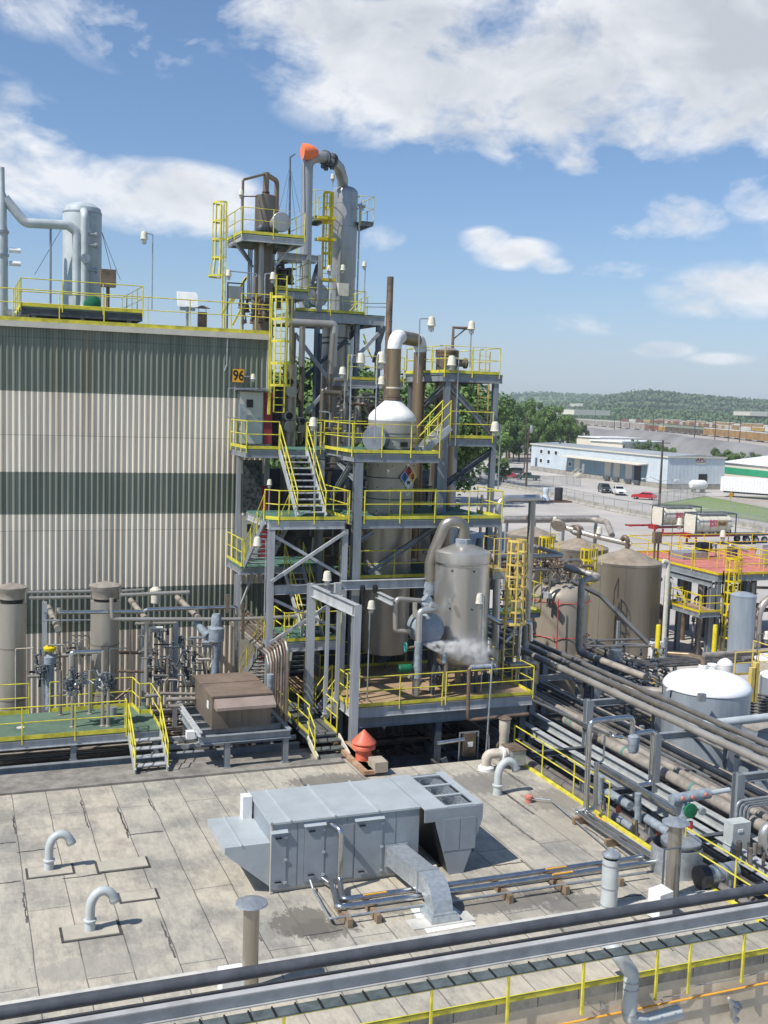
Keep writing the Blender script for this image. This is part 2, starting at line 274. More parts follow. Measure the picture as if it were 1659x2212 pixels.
# ------------------------------------------------------------------ mesh helpers
class MB:
    def __init__(s): s.v = []; s.f = []
    def add(s, vs, fs):
        o = len(s.v); s.v += [tuple(v) for v in vs]; s.f += [tuple(i+o for i in f) for f in fs]; return s
    def box(s, a, b):
        x0, x1 = sorted((a[0], b[0])); y0, y1 = sorted((a[1], b[1])); z0, z1 = sorted((a[2], b[2]))
        return s.add([(x0,y0,z0),(x1,y0,z0),(x1,y1,z0),(x0,y1,z0),(x0,y0,z1),(x1,y0,z1),(x1,y1,z1),(x0,y1,z1)],
                     [(0,3,2,1),(4,5,6,7),(0,1,5,4),(1,2,6,5),(2,3,7,6),(3,0,4,7)])
    def bar(s, p, q, w, h=None, up=(0,0,1), off=(0,0)):
        p, q = Vector(p), Vector(q); d = (q-p).normalized(); u = Vector(up)
        if abs(d.dot(u)) > .98: u = Vector((0, 1, 0))
        a = d.cross(u).normalized(); u = a.cross(d); h = h or w
        c = a*off[0]+u*off[1]; vs = []
        for e in (p, q):
            for sx, sy in ((-1,-1),(1,-1),(1,1),(-1,1)): vs.append(e+c+a*(sx*w/2)+u*(sy*h/2))
        return s.add(vs, [(3,2,1,0),(4,5,6,7),(0,1,5,4),(1,2,6,5),(2,3,7,6),(3,0,4,7)])
    def ibeam(s, p, q, w, h, up=(0,0,1), t=.022):
        s.bar(p, q, w, t, up, (0, h/2-t/2)); s.bar(p, q, w, t, up, (0, -h/2+t/2)); s.bar(p, q, t, h-2*t, up); return s
    def tube(s, pts, r, n=10, bend=0, caps=True):
        pts = [Vector(p) for p in pts]; out = [pts[0]]
        for i in range(1, len(pts)-1):
            a, b, c = pts[i-1], pts[i], pts[i+1]; u = (a-b); w = (c-b); lu, lw = u.length, w.length
            if lu < 1e-5 or lw < 1e-5: continue
            u /= lu; w /= lw; ang = u.angle(w)
            if bend and ang < 3.1:
                t = min(bend/math.tan(ang/2), lu*.49, lw*.49); k = 6
                p0, p2 = b+u*t, b+w*t
                for j in range(k+1):
                    x = j/k; out.append(p0*(1-x)**2+b*2*x*(1-x)+p2*x*x)
            else: out.append(b)
        out.append(pts[-1]); P = out; m = len(P)
        if m < 2: return s
        t0 = (P[1]-P[0]).normalized(); ref = Vector((0,0,1)) if abs(t0.z) < .9 else Vector((1,0,0)); nrm = t0.cross(ref).normalized(); base = len(s.v); rr = r if isinstance(r, (list, tuple)) else None
        for i in range(m):
            if i == 0: t = P[1]-P[0]
            elif i == m-1: t = P[-1]-P[-2]
            else: t = (P[i+1]-P[i]).normalized()+(P[i]-P[i-1]).normalized()
            t = t.normalized(); nrm = (nrm-t*nrm.dot(t)).normalized(); bn = t.cross(nrm); k = 1
            R_ = rr[min(i, len(rr)-1)] if rr else r
            for j in range(n):
                a = 2*math.pi*j/n; s.v.append(tuple(P[i]+(nrm*math.cos(a)+bn*math.sin(a))*R_))
        for i in range(m-1):
            for j in range(n):
                a = base+i*n+j; b = base+i*n+(j+1)%n; s.f.append((a, b, b+n, a+n))
        if caps: s.f.append(tuple(base+j for j in range(n))[::-1]); s.f.append(tuple(base+(m-1)*n+j for j in range(n)))
        return s
    def lathe(s, cx, cy, prof, n=32, ax='z', cap=True):
        o = len(s.v)
        for r, z in prof:
            for j in range(n):
                a = 2*math.pi*j/n; x, y = r*math.cos(a), r*math.sin(a)
                s.v.append((cx+x, cy+y, z) if ax == 'z' else (cx+x, z, cy+y) if ax == 'y' else (z, cx+x, cy+y))
        for i in range(len(prof)-1):
            for j in range(n):
                a = o+i*n+j; b = o+i*n+(j+1)%n; s.f.append((a, b, b+n, a+n) if ax != 'y' else (a, a+n, b+n, b))
        if cap:
            if prof[0][0] > .001: s.f.append(tuple(o+j for j in range(n))[::-1])
            if prof[-1][0] > .001: k = o+(len(prof)-1)*n; s.f.append(tuple(k+j for j in range(n)))
        return s
    def prism(s, poly, d):               # poly: 3-D points, extruded by vector d
        n = len(poly); d = Vector(d); vs = [Vector(p) for p in poly]; vs += [p+d for p in vs]
        return s.add(vs, [tuple(range(n))[::-1], tuple(range(n, 2*n))]+[(i, (i+1) % n, (i+1) % n+n, i+n) for i in range(n)])
def mesh(name, mb, m, smooth=True, ang=40):
    me = bpy.data.meshes.new(name); me.from_pydata(mb.v, [], mb.f); me.update()
    bm = bmesh.new(); bm.from_mesh(me); bmesh.ops.recalc_face_normals(bm, faces=bm.faces); bm.to_mesh(me); bm.free()
    if smooth:
        for p in me.polygons: p.use_smooth = True
        me.set_sharp_from_angle(angle=R(ang))
    me.materials.append(MT[m]); return me
ROOTS = []
def T(name, label, cat, group=None, kind=None):
    o = bpy.data.objects.new(name, None); COL.objects.link(o); o.empty_display_size = .3
    o['label'] = label; o['category'] = cat
    if group: o['group'] = group
    if kind: o['kind'] = kind
    ROOTS.append(o); return o
SPLIT = {'stringers': 'stringer', 'treads': 'tread', 'nozzles': 'nozzle', 'bands': 'band', 'band': 'band', 'flanges': 'flange', 'ledge_ribs': 'ledge_rib', 'tray_rungs': 'tray_rung', 'legs': 'leg', 'floor_beams': 'floor_beam', 'roof_seams': 'roof_seam',
 'saddle': 'saddle', 'seam_bands': 'seam_band', 'main_beams': 'main_beam', 'light_beam': 'light_beam', 'deck_plate': 'deck_plate', 'frame': 'frame_bar', 'base_frame': 'frame_beam', 'column': 'column', 'cable': 'cable', 'tray_rail': 'tray_rail', 'guy_wires': 'guy_wire',
 'tie_rods': 'tie_rod', 'stay_wires': 'stay_wire', 'cap_struts': 'cap_strut', 'landing_leg': 'landing_leg', 'red_valves': 'red_valve', 'pipe_clamp': 'pipe_clamp', 'studs': 'stud', 'rest_platform': 'rest_platform', 'lower_beam': 'lower_beam', 'trim': 'trim', 'side_nozzle': 'side_nozzle', 'post': 'post', 'gate': 'gate', 'door_gap': 'door_gap', 'hinge': 'hinge', 'door_handle': 'door_handle', 'access_panel': 'access_panel', 'collar': 'collar', 'duct_joint': 'duct_joint', 'condenser_top': 'condenser_top', 'wall_bracket': 'wall_bracket', 'pipe_support': 'pipe_support'}
def comps(mb):
    p = list(range(len(mb.v)))
    def find(a):
        while p[a] != a: p[a] = p[p[a]]; a = p[a]
        return a
    for f in mb.f:
        for k in f[1:]: p[find(k)] = find(f[0])
    g = {}
    for f in mb.f: g.setdefault(find(f[0]), []).append(f)
    return list(g.values())
def O(name, mb, m, par=None, label=None, cat=None, group=None, kind=None, smooth=True, ang=40):
    if name in SPLIT and par is not None and isinstance(mb, MB) and kind is None:
        cs = comps(mb)
        if name in ('floor_beams', 'column', 'main_beams', 'lower_beam', 'base_frame', 'light_beam'): k = 3 if len(cs) % 3 == 0 and name != 'light_beam' and name != 'column' else 1
        else: k = 1
        if name == 'column': k = len(cs)
        if 1 < len(cs)//k <= 100:
            # keep the plates of one beam together
            out = None
            for i in range(0, len(cs), k):
                sub = MB(); idx = {}
                for c in cs[i:i+k]:
                    for f in c:
                        for v in f:
                            if v not in idx: idx[v] = len(sub.v); sub.v.append(mb.v[v])
                        sub.f.append(tuple(idx[v] for v in f))
                out = O_(SPLIT[name], sub, m, par, label, cat, group, kind, smooth, ang)
            return out
    return O_(name, mb, m, par, label, cat, group, kind, smooth, ang)
def O_(name, mb, m, par=None, label=None, cat=None, group=None, kind=None, smooth=True, ang=40):
    me = mb if isinstance(mb, bpy.types.Mesh) else mesh(name, mb, m, smooth, ang)
    o = bpy.data.objects.new(name, me); COL.objects.link(o); o.parent = par
    if label: o['label'] = label
    if cat: o['category'] = cat
    if group: o['group'] = group
    if kind: o['kind'] = kind
    if par is None: ROOTS.append(o)
    return o
def place(o, loc, rz=0):                 # a part modelled round its own origin
    o.location = loc; o.rotation_euler.z = rz; return o
def finish():
    bpy.context.view_layer.update()
    for r in ROOTS:
        if r.type == 'MESH':
            if r.get('kind') in ('structure',) or r.location.length > 1e-6: continue
            vs = [v.co for v in r.data.vertices]
            if not vs: continue
            c = Vector(((min(v.x for v in vs)+max(v.x for v in vs))/2, (min(v.y for v in vs)+max(v.y for v in vs))/2, min(v.z for v in vs)))
            if r.data.users > 1: continue
            r.data.transform(Matrix.Translation(-c)); r.location = c
            for ch in r.children: ch.location = ch.location-c
        elif r.location.length < 1e-6:
            b = []
            for ch in r.children:
                if ch.type == 'MESH':
                    for k in ch.bound_box: b.append(ch.matrix_world @ Vector(k))
            if not b: continue
            c = Vector(((min(v.x for v in b)+max(v.x for v in b))/2, (min(v.y for v in b)+max(v.y for v in b))/2, min(v.z for v in b)))
            r.location = c
            for ch in r.children: ch.location = ch.location-c
def dup(root, loc, rz=None, label=None):
    r = root.copy(); COL.objects.link(r); r.location = loc
    if rz is not None: r.rotation_euler.z = rz
    if label: r['label'] = label
    ROOTS.append(r)
    for ch in list(root.children):
        c = ch.copy(); COL.objects.link(c); c.parent = r
        for g in ch.children:
            d = g.copy(); COL.objects.link(d); d.parent = c
    return r

POSTM = {}
def rail(par, pts, h=1.07, sp=1.5, r=.023, toe=.12, mid=True, m='yellow', close=False, drop=.16, post0=True):
    pts = [Vector(p) for p in pts]
    if close: pts = pts+[pts[0]]
    mb = MB(); up = Vector((0, 0, h)); mb.tube([p+up for p in pts], r, 6)
    if mid: mb.tube([p+up*.53 for p in pts], r*.9, 6)
    ro = O('railing', mb, m, par)
    key = (round(h+drop, 2), m, r)
    if key not in POSTM: POSTM[key] = mesh('post', MB().tube([(0,0,-drop),(0,0,h)], r*1.05, 6), m)
    for i in range(len(pts)-1):
        a, b = pts[i], pts[i+1]; L = (b-a).length; k = max(1, round(L/sp))
        for j in range(k+(1 if i == len(pts)-2 and not close else 0)):
            q = O('post', POSTM[key], m, ro); q.location = a.lerp(b, j/k)
    if toe:
        tb = MB()
        for a, b in zip(pts, pts[1:]): tb.bar(a+Vector((0,0,toe/2)), b+Vector((0,0,toe/2)), .014, toe)
        O('toe_board', tb, m, ro)
    return ro
def deck(par, x0, y0, x1, y1, z, m, beam=.26, bm='steel', inner=True):
    O('deck', MB().box((x0,y0,z-.045),(x1,y1,z)), m, par)
    mb = MB(); w = .1
    zz = z-.048-beam/2
    mb.ibeam((x0,y0+w/2,zz),(x1,y0+w/2,zz), w, beam); mb.ibeam((x0,y1-w/2,zz),(x1,y1-w/2,zz), w, beam)
    mb.ibeam((x0+w/2,y0+w+.01,zz),(x0+w/2,y1-w-.01,zz), w, beam-.01); mb.ibeam((x1-w/2,y0+w+.01,zz),(x1-w/2,y1-w-.01,zz), w, beam-.01)
    if inner:
        k = max(1, int((x1-x0)/1.3))
        for i in range(1, k): x = x0+(x1-x0)*i/k; mb.ibeam((x,y0+w+.01,zz-.002),(x,y1-w-.01,zz-.002), .07, beam-.03)
    O('floor_beams', mb, bm, par)
def column(par, x, y, z0, z1, w=.24, m='steel', name='column'):
    mb = MB(); t = .022
    mb.box((x-w/2,y-w/2,z0),(x+w/2,y-w/2+t,z1)); mb.box((x-w/2,y+w/2-t,z0),(x+w/2,y+w/2,z1)); mb.box((x-t/2,y-w/2+t,z0+.001),(x+t/2,y+w/2-t,z1-.001))
    mb.box((x-w*.7,y-w*.7,z0-.03),(x+w*.7,y+w*.7,z0))
    return O(name, mb, m, par)
def beam(par, p, q, w=.16, h=.26, m='steel', name='beam'):
    return O(name, MB().ibeam(p, q, w, h), m, par)
def stair(par, xl, xr, ytop, ztop, ybot, zbot, m='steel_light', hand=True, hm='yellow', n=None):
    sg = MB(); dy = -1 if ybot < ytop else 1
    for x in (xl, xr): sg.bar((x, ytop, ztop-.1), (x, ybot, zbot+.05), .05, .24)
    O('stringers', sg, m, par)
    n = n or max(2, round((ztop-zbot)/.21)); tr = MB()
    for i in range(1, n):
        f = i/n; y = ytop+(ybot-ytop)*f; z = ztop+(zbot-ztop)*f
        tr.box((xl+.03, y-.13, z-.035), (xr-.03, y+.13, z)); 
    O('treads', tr, m, par)
    if hand:
        for x in (xl, xr):
            a, b = Vector((x, ytop, ztop)), Vector((x, ybot, zbot))
            hr = MB(); up = Vector((0,0,.95))
            hr.tube([a+up, b+up], .023, 6); hr.tube([a+up*.5, b+up*.5], .021, 6)
            for f in (.02, .35, .68, .98): p = a.lerp(b, f); hr.tube([p-Vector((0,0,.1)), p+up], .024, 6)
            O('handrail', hr, hm, par)
def stair_x(par, y0, y1, xtop, ztop, xbot, zbot, m='steel_light', hm='yellow'):
    sg = MB(); tr = MB(); n = max(2, round((ztop-zbot)/.21))
    for y in (y0, y1): sg.bar((xtop, y, ztop-.1), (xbot, y, zbot+.05), .05, .24)
    for i in range(1, n):
        f = i/n; x = xtop+(xbot-xtop)*f; z = ztop+(zbot-ztop)*f; tr.box((x-.12, y0+.03, z-.035), (x+.12, y1-.03, z))
    O('stringers', sg, m, par); O('treads', tr, m, par)
    for y in (y0, y1):
        a, b = Vector((xtop, y, ztop)), Vector((xbot, y, zbot)); hr = MB(); up = Vector((0,0,.95))
        hr.tube([a+up, b+up], .023, 6); hr.tube([a+up*.5, b+up*.5], .021, 6)
        for f in (.02, .5, .98): p = a.lerp(b, f); hr.tube([p-Vector((0,0,.1)), p+up], .024, 6)
        O('handrail', hr, hm, par)
def ladder(par, x, y, z0, z1, cz0=None, cz1=None, m='yellow', w=.42, out=(0,-1), r=.36, name='ladder', flare=0, bars=7, flat=.05):
    ox, oy = out; sx, sy = -oy, ox; mb = MB()
    for s_ in (-1, 1): mb.bar((x+sx*w/2*s_, y+sy*w/2*s_, z0), (x+sx*w/2*s_, y+sy*w/2*s_, z1), .05, .05)
    z = z0+.2
    while z < z1-.1: mb.tube([(x-sx*w/2, y-sy*w/2, z), (x+sx*w/2, y+sy*w/2, z)], .014, 5); z += .3
    lo = O(name, mb, m, par)
    if cz0 is not None:
        cg = MB(); k = max(2, round((cz1-cz0)/.75)+1); N = 12
        def ring(z, rr):
            pts = []
            for i in range(N+1):
                a = math.pi*(-.05+1.1*i/N); pts.append(Vector((x+sx*rr*math.cos(a)+ox*(rr*math.sin(a)+.12), y+sy*rr*math.cos(a)+oy*(rr*math.sin(a)+.12), z)))
            return pts
        prev = None
        for j in range(k):
            z = cz0+(cz1-cz0)*j/(k-1); rr = r*(1+flare*(1 if j == 0 else 0)); pts = ring(z, rr)
            for a, b in zip(pts, pts[1:]): cg.bar(a, b, .012, flat*1.3)
            if prev:
                for i in range(0, N+1, 2): cg.bar(prev[i], pts[i], flat*.85, .012, up=(pts[i]-Vector((x, y, z))).normalized())
            prev = pts
        O('safety_cage', cg, m, lo)
    return lo
def lamp(label, g, fx, fy, tx, ty, Y, arm=(.25, 0), head=1., group=None, m='galv', par=None, z0=None, mode='Y', cap='cream'):
    # pole from its foot to its top, short arm, white bell-shaped head with wire guard
    top = PY(g, tx, ty, Y); fz = PY(g, fx, fy, Y).z if z0 is None else z0
    t = T('pole_lamp', label, 'lamp', group); x, y = top.x, Y; zt = top.z
    hx, hy = x+arm[0], y+arm[1]
    O('pole', MB().tube([(x, y, fz), (x, y, zt), (hx, hy, zt+.03)], .026, 6, .06), m, t)
    lamphead(t, hx, hy, zt, head, cap)
    return t
def lamphead(t, hx, hy, zt, s=1., cap='cream'):
    s *= .72
    O('lamp_shade', MB().lathe(hx, hy, [(.03*s, zt+.1*s), (.09*s, zt+.08*s), (.12*s, zt), (.13*s, zt-.14*s), (.15*s, zt-.2*s), (.11*s, zt-.22*s)], 14), cap, t)
    g = MB()
    for i in range(6): a = i*math.pi/3; g.tube([(hx+.1*s*math.cos(a), hy+.1*s*math.sin(a), zt-.2*s), (hx+.09*s*math.cos(a), hy+.09*s*math.sin(a), zt-.36*s), (hx, hy, zt-.4*s)], .008*s, 4)
    O('wire_guard', g, 'galv', t); O('lens', MB().lathe(hx, hy, [(.07*s, zt-.2*s), (.07*s, zt-.32*s), (.03*s, zt-.36*s)], 10), 'cream', t)
def text(par, s, loc, size, m, rot=(R(90), 0, 0), name='lettering', sx=1, bold=.0, thick=.003, align='CENTER'):
    cu = bpy.data.curves.new(name, 'FONT'); cu.body = s; cu.size = size; cu.extrude = thick; cu.align_x = align; cu.align_y = 'CENTER'; cu.offset = bold
    tmp = bpy.data.objects.new('tmp', cu); COL.objects.link(tmp); bpy.context.view_layer.update()
    me = bpy.data.meshes.new_from_object(tmp.evaluated_get(bpy.context.evaluated_depsgraph_get())); bpy.data.objects.remove(tmp); bpy.data.curves.remove(cu)
    me.materials.clear(); me.materials.append(MT[m]); o = bpy.data.objects.new(name, me); COL.objects.link(o); o.parent = par
    o.location = loc; o.rotation_euler = rot; o.scale = (sx, 1, 1); return o
def flange(mb, c, r, t=.06, ax='z', n=20):
    x, y, z = c
    if ax == 'z': mb.lathe(x, y, [(r, z-t/2), (r, z+t/2)], n)
    elif ax == 'y': mb.lathe(x, z, [(r, y-t/2), (r, y+t/2)], n, 'y')
    else: mb.lathe(y, z, [(r, x-t/2), (r, x+t/2)], n, 'x')
    return mb
def valve(mb, x, y, z, s=1.):
    mb.lathe(x, y, [(.05*s, z-.12*s), (.09*s, z-.1*s), (.05*s, z-.05*s), (.07*s, z), (.04*s, z+.08*s), (.03*s, z+.18*s), (.1*s, z+.19*s), (.1*s, z+.22*s)], 8)
# ------------------------------------------------------------------ the setting
def sheet(name, pts, z, m):
    return O(name, MB().add([(p[0], p[1], z) for p in pts], [tuple(range(len(pts)))]), m, kind='structure', smooth=False)
sheet('ground', [(-3000,-600),(6000,-600),(6000,6500),(-3000,6500)], 0, 'terrain')
sheet('plant_yard', [(-60,-20),(101,-20),(106,122),(107,127),(105.8,136),(100,141),(100.2,153),(101.7,165),(104.3,184),(107,240),(60,250),(-60,250)], .02, 'yard')
sheet('road', [(106.4,-20),(116,-20),(117,136),(115,168),(113,184),(112,300),(106,300),(107.2,240),(104.8,184),(102.2,165),(100.7,153),(100.5,141),(106.3,136),(107.5,127),(106.5,122)], .024, 'yard')
sheet('warehouse_lot', [(116.3,164),(139.5,180),(200,176),(200,300),(112.4,300),(113.4,184)], .02, 'yard')
sheet('grass_strip', [(116.5,-20),(134,-20),(134.2,155),(139.3,179.5),(116.4,163),(117.4,136)], .03, 'grass')
sheet('access_road', [(134.6,-20),(150,-20),(150,176),(139.8,180),(134.8,155)], .028, 'dirt')
sheet('ground_dirt', [(158,176),(700,100),(760,700),(640,1100),(500,900),(158,320)], .008, 'dirt')
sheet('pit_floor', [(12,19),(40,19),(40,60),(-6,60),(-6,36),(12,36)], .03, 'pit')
def terrain(name, prof, depth, m, base=0, amp=6, nx=90, ny=10, seed=0, fine=True):
    # prof: (region, x, y, distance) points of a ridge line; a real hill rises to it and falls behind it
    pts = [PD(*p) for p in prof]; seg = []
    for a, b in zip(pts, pts[1:]): seg.append((b-a).length)
    tot = sum(seg); mb = MB(); V = []
    for i in range(nx+1):
        s = tot*i/nx; k = 0
        while k < len(seg)-1 and s > seg[k]: s -= seg[k]; k += 1
        p = pts[k].lerp(pts[k+1], min(1, s/seg[k])); d = Vector((p.x, p.y, 0)).normalized()
        for j in range(ny+1):
            f = j/ny*1.7-1; h = math.cos(min(1, abs(f))*math.pi/2)**1.1; q = d*(depth*f)
            x, y = p.x+q.x, p.y+q.y; n = noise.noise(Vector((x*.009+seed, y*.009, 3)))+.5*noise.noise(Vector((x*.03, y*.03+seed, 3)))
            V.append((x, y, base+(p.z-base)*h+amp*n*min(1, h+.1)-.3))
    w = ny+1; mb.add(V, [(i*w+j, (i+1)*w+j, (i+1)*w+j+1, i*w+j+1) for i in range(nx) for j in range(ny)])
    return O(name, mb, m, kind='structure', ang=80), V
hr, HV1 = terrain('hills', [('w',-300,842,4200),('w',500,847,4200),('w',900,851,4200),('w',1080,858,4200),('w',1130,853,4200),('w',1230,855,4200),('w',1340,861,4200),('w',1420,868,4200),('w',1659,874,4200),('w',2300,886,4200)], 800, 'hill', amp=5)
hr2, HV2 = terrain('hills', [('e',100,235,2900),('e',250,232,2900),('e',420,240,2900),('e',560,225,2900),('e',700,200,2900),('e',830,172,2800),('e',930,158,2800),('e',1100,172,2800),('e',1330,196,2800),('e',1500,215,2800),('e',1659,212,2800),('e',2200,220,2900)], 500, 'hill', amp=6, seed=4)
hr3, HV3 = terrain('hills', [('e',500,290,2200),('e',580,262,2200),('e',640,248,2200),('e',760,250,2100),('e',900,268,2000),('e',1100,286,1900),('e',1300,290,1900),('e',1500,305,1800),('e',1659,300,1800),('e',2100,310,1800)], 150, 'hill', amp=4, seed=9)
g1, _ = terrain('gravel_heaps', [('e',540,355,520),('e',640,350,500),('e',730,362,490),('e',850,357,470),('e',930,372,450),('e',1010,378,430),('e',1100,388,420),('e',1200,402,400),('e',1330,418,380),('e',1500,438,350),('e',1659,462,330),('e',2000,500,300)], 34, 'gravel', amp=.7, nx=140, seed=2)

# leaves: clumps of small faces; a crown is a cloud of clumps with gaps
def leafcloud(mb, c, rx, rz, n, s, rnd, clumps=None):
    cl = []
    for i in range(clumps or max(6, n//40)):
        a = rnd.random()*6.283; u = rnd.uniform(-.85, 1); rr = rnd.random()**.45
        rad = math.sqrt(max(0, 1-u*u))*(1 if u > 0 else .85)
        cl.append((c[0]+rx*rr*rad*math.cos(a), c[1]+rx*rr*rad*math.sin(a), c[2]+rz*rr*u, rx*rnd.uniform(.16, .34)))
    for i in range(n):
        x, y, z, r = rnd.choice(cl); v = Vector((rnd.gauss(0,1), rnd.gauss(0,1), rnd.gauss(0,.8))).normalized()*r*rnd.uniform(.55, 1.05)
        p = Vector((x, y, z))+v; nn = (v.normalized()+Vector((rnd.uniform(-.6,.6), rnd.uniform(-.6,.6), rnd.uniform(-.2,.9)))).normalized()
        a = nn.orthogonal().normalized(); b = nn.cross(a); q = s*rnd.uniform(.6, 1.3); ro = rnd.random()*3
        a, b = a*math.cos(ro)+b*math.sin(ro), b*math.cos(ro)-a*math.sin(ro)
        mb.add([p-a*q-b*q*.6, p+a*q-b*q*.5, p+a*q*.4+b*q, p-a*q*.7+b*q*.7], [(0,1,2,3)])
TREES = {}
def treeproto(k, h, m, n=9000, s=.13):
    rnd = random.Random(k); tr = MB(); tr.tube([(0,0,-.5),(.1,.05,h*.25),(-.05,.1,h*.5),(.1,0,h*.8)], [.028*h,.022*h,.015*h,.006*h], 7)
    for i in range(6):
        a = i*1.05+k; z = h*(.22+.08*i); tr.tube([(0,0,z),(math.cos(a)*h*.14,math.sin(a)*h*.14,z+h*.12),(math.cos(a)*h*.22,math.sin(a)*h*.22,z+h*.22)], [.011*h,.007*h,.003*h], 5)
    cr = MB(); leafcloud(cr, (0,0,h*.56), h*.36, h*.43, n, s, rnd, 34)
    TREES[k] = (mesh('trunk', tr, 'bark'), mesh('crown', cr, m, smooth=False))
for k, m in enumerate(['leaf', 'leaf', 'leaf_dark', 'leaf_far']): treeproto(k, 10, m)
TC = {}
def tree(x, y, h, k, label, group, z=0):
    t = T('broadleaf_tree', label, 'tree', group); t.location = (x, y, z); t.rotation_euler.z = random.random()*6; s = h/10*random.uniform(.95, 1.05); t.scale = (s*random.uniform(1,1.2), s*random.uniform(1,1.2), s)
    if group.startswith('grove'): t.scale = (s*.85, s*.85, s)
    O('trunk', TREES[k][0], None, t); O('crown', TREES[k][1], None, t); return t
def nice(n): return ['first','second','third','fourth','fifth','sixth','seventh','eighth','ninth','tenth','eleventh','twelfth','thirteenth','fourteenth','fifteenth','sixteenth','seventeenth','eighteenth','nineteenth','twentieth'][n] if n < 20 else '%dth' % (n+1)
# trees behind the towers (tops measured on the photo), left to right
rows = [(600,800,118),(640,790,112),(672,783,108),(700,800,120),(735,812,125),(775,815,116),(812,822,120),(860,812,130),(905,815,125),(940,812,128),(985,800,225),(955,806,180)]
for i, (px, py, D) in enumerate(rows):
    p = PD('w', px, py, D); tree(p.x, p.y, max(12, p.z+.5), i % 2, 'leafy green tree behind the process towers, %s from the left' % nice(i), 'trees behind the towers')
rows = [(1085,872,330),(1105,864,350),(1125,872,380),(1143,863,380),(1165,868,400),(1180,880,400),(1200,884,360),(1098,900,340),(1125,905,330),(1152,900,350),(1180,900,380),(1205,898,400),(1228,908,400),(1112,925,330),(1085,915,320),(1240,905,440),(1256,912,450)]
for i, (px, py, D) in enumerate(rows):
    p = PD('w', px, py, D); tree(p.x, p.y, max(7, p.z+.3), [0,2,1][i % 3], 'round green tree in the grove left of the warehouse, %s from the back' % nice(i), 'grove beyond the parking lot')
for i, (px, py, D) in enumerate([(1345,955,330),(1370,948,325),(1395,950,322),(1420,957,318),(1440,962,320),(1552,968,290),(1575,972,290),(1600,976,285),(1628,978,285)]):
    p = PD('w', px, py, D); tree(p.x, p.y, max(5, p.z+.2), [0,1,3][i % 3], 'low bushy tree behind the blue warehouse roof, %s from the left' % nice(i), 'trees behind the warehouse')
for i, (px, py, y) in enumerate([(1060,1010,250),(1040,1000,262),(1012,992,272),(1078,985,262),(1090,1000,240)]):
    p = PD('w', px, py, y*.97); tree(p.x, p.y, max(4, p.z), 1, 'green shrubby tree by the parked cars, %s of the clump' % nice(i), 'shrubs by the parking lot')
# woods on the hills: nobody could count them
def woods(name, V, n, s, hgt, m, seed, zc):
    rnd = random.Random(seed); mb = MB()
    for i in range(n):
        x, y, z = rnd.choice(V); x += rnd.uniform(-18,18); y += rnd.uniform(-18,18); h = hgt*rnd.uniform(.6,1.3)
        o = len(mb.v)
        for k in range(7):
            v = Vector((rnd.gauss(0,1), rnd.gauss(0,1), rnd.gauss(0,.7))).normalized(); p = Vector((x,y,z+h*.4))+v*h*.55; a = v.orthogonal().normalized()*s; b = v.cross(a)
            mb.add([p-a-b*.6, p+a-b*.5, p+a*.4+b, p-a*.7+b*.7], [(0,1,2,3)])
    O(name, mb, m, kind='stuff', label='dense green woods covering the far hills', cat='woods', smooth=False)
woods('woods', HV1, 9000, 4.2, 13, 'leaf_far', 1, 0)
woods('woods', HV2, 9000, 3.2, 11, 'leaf_far', 2, 0)
woods('woods', HV3, 6000, 2.4, 9, 'leaf_dark', 3, 0)

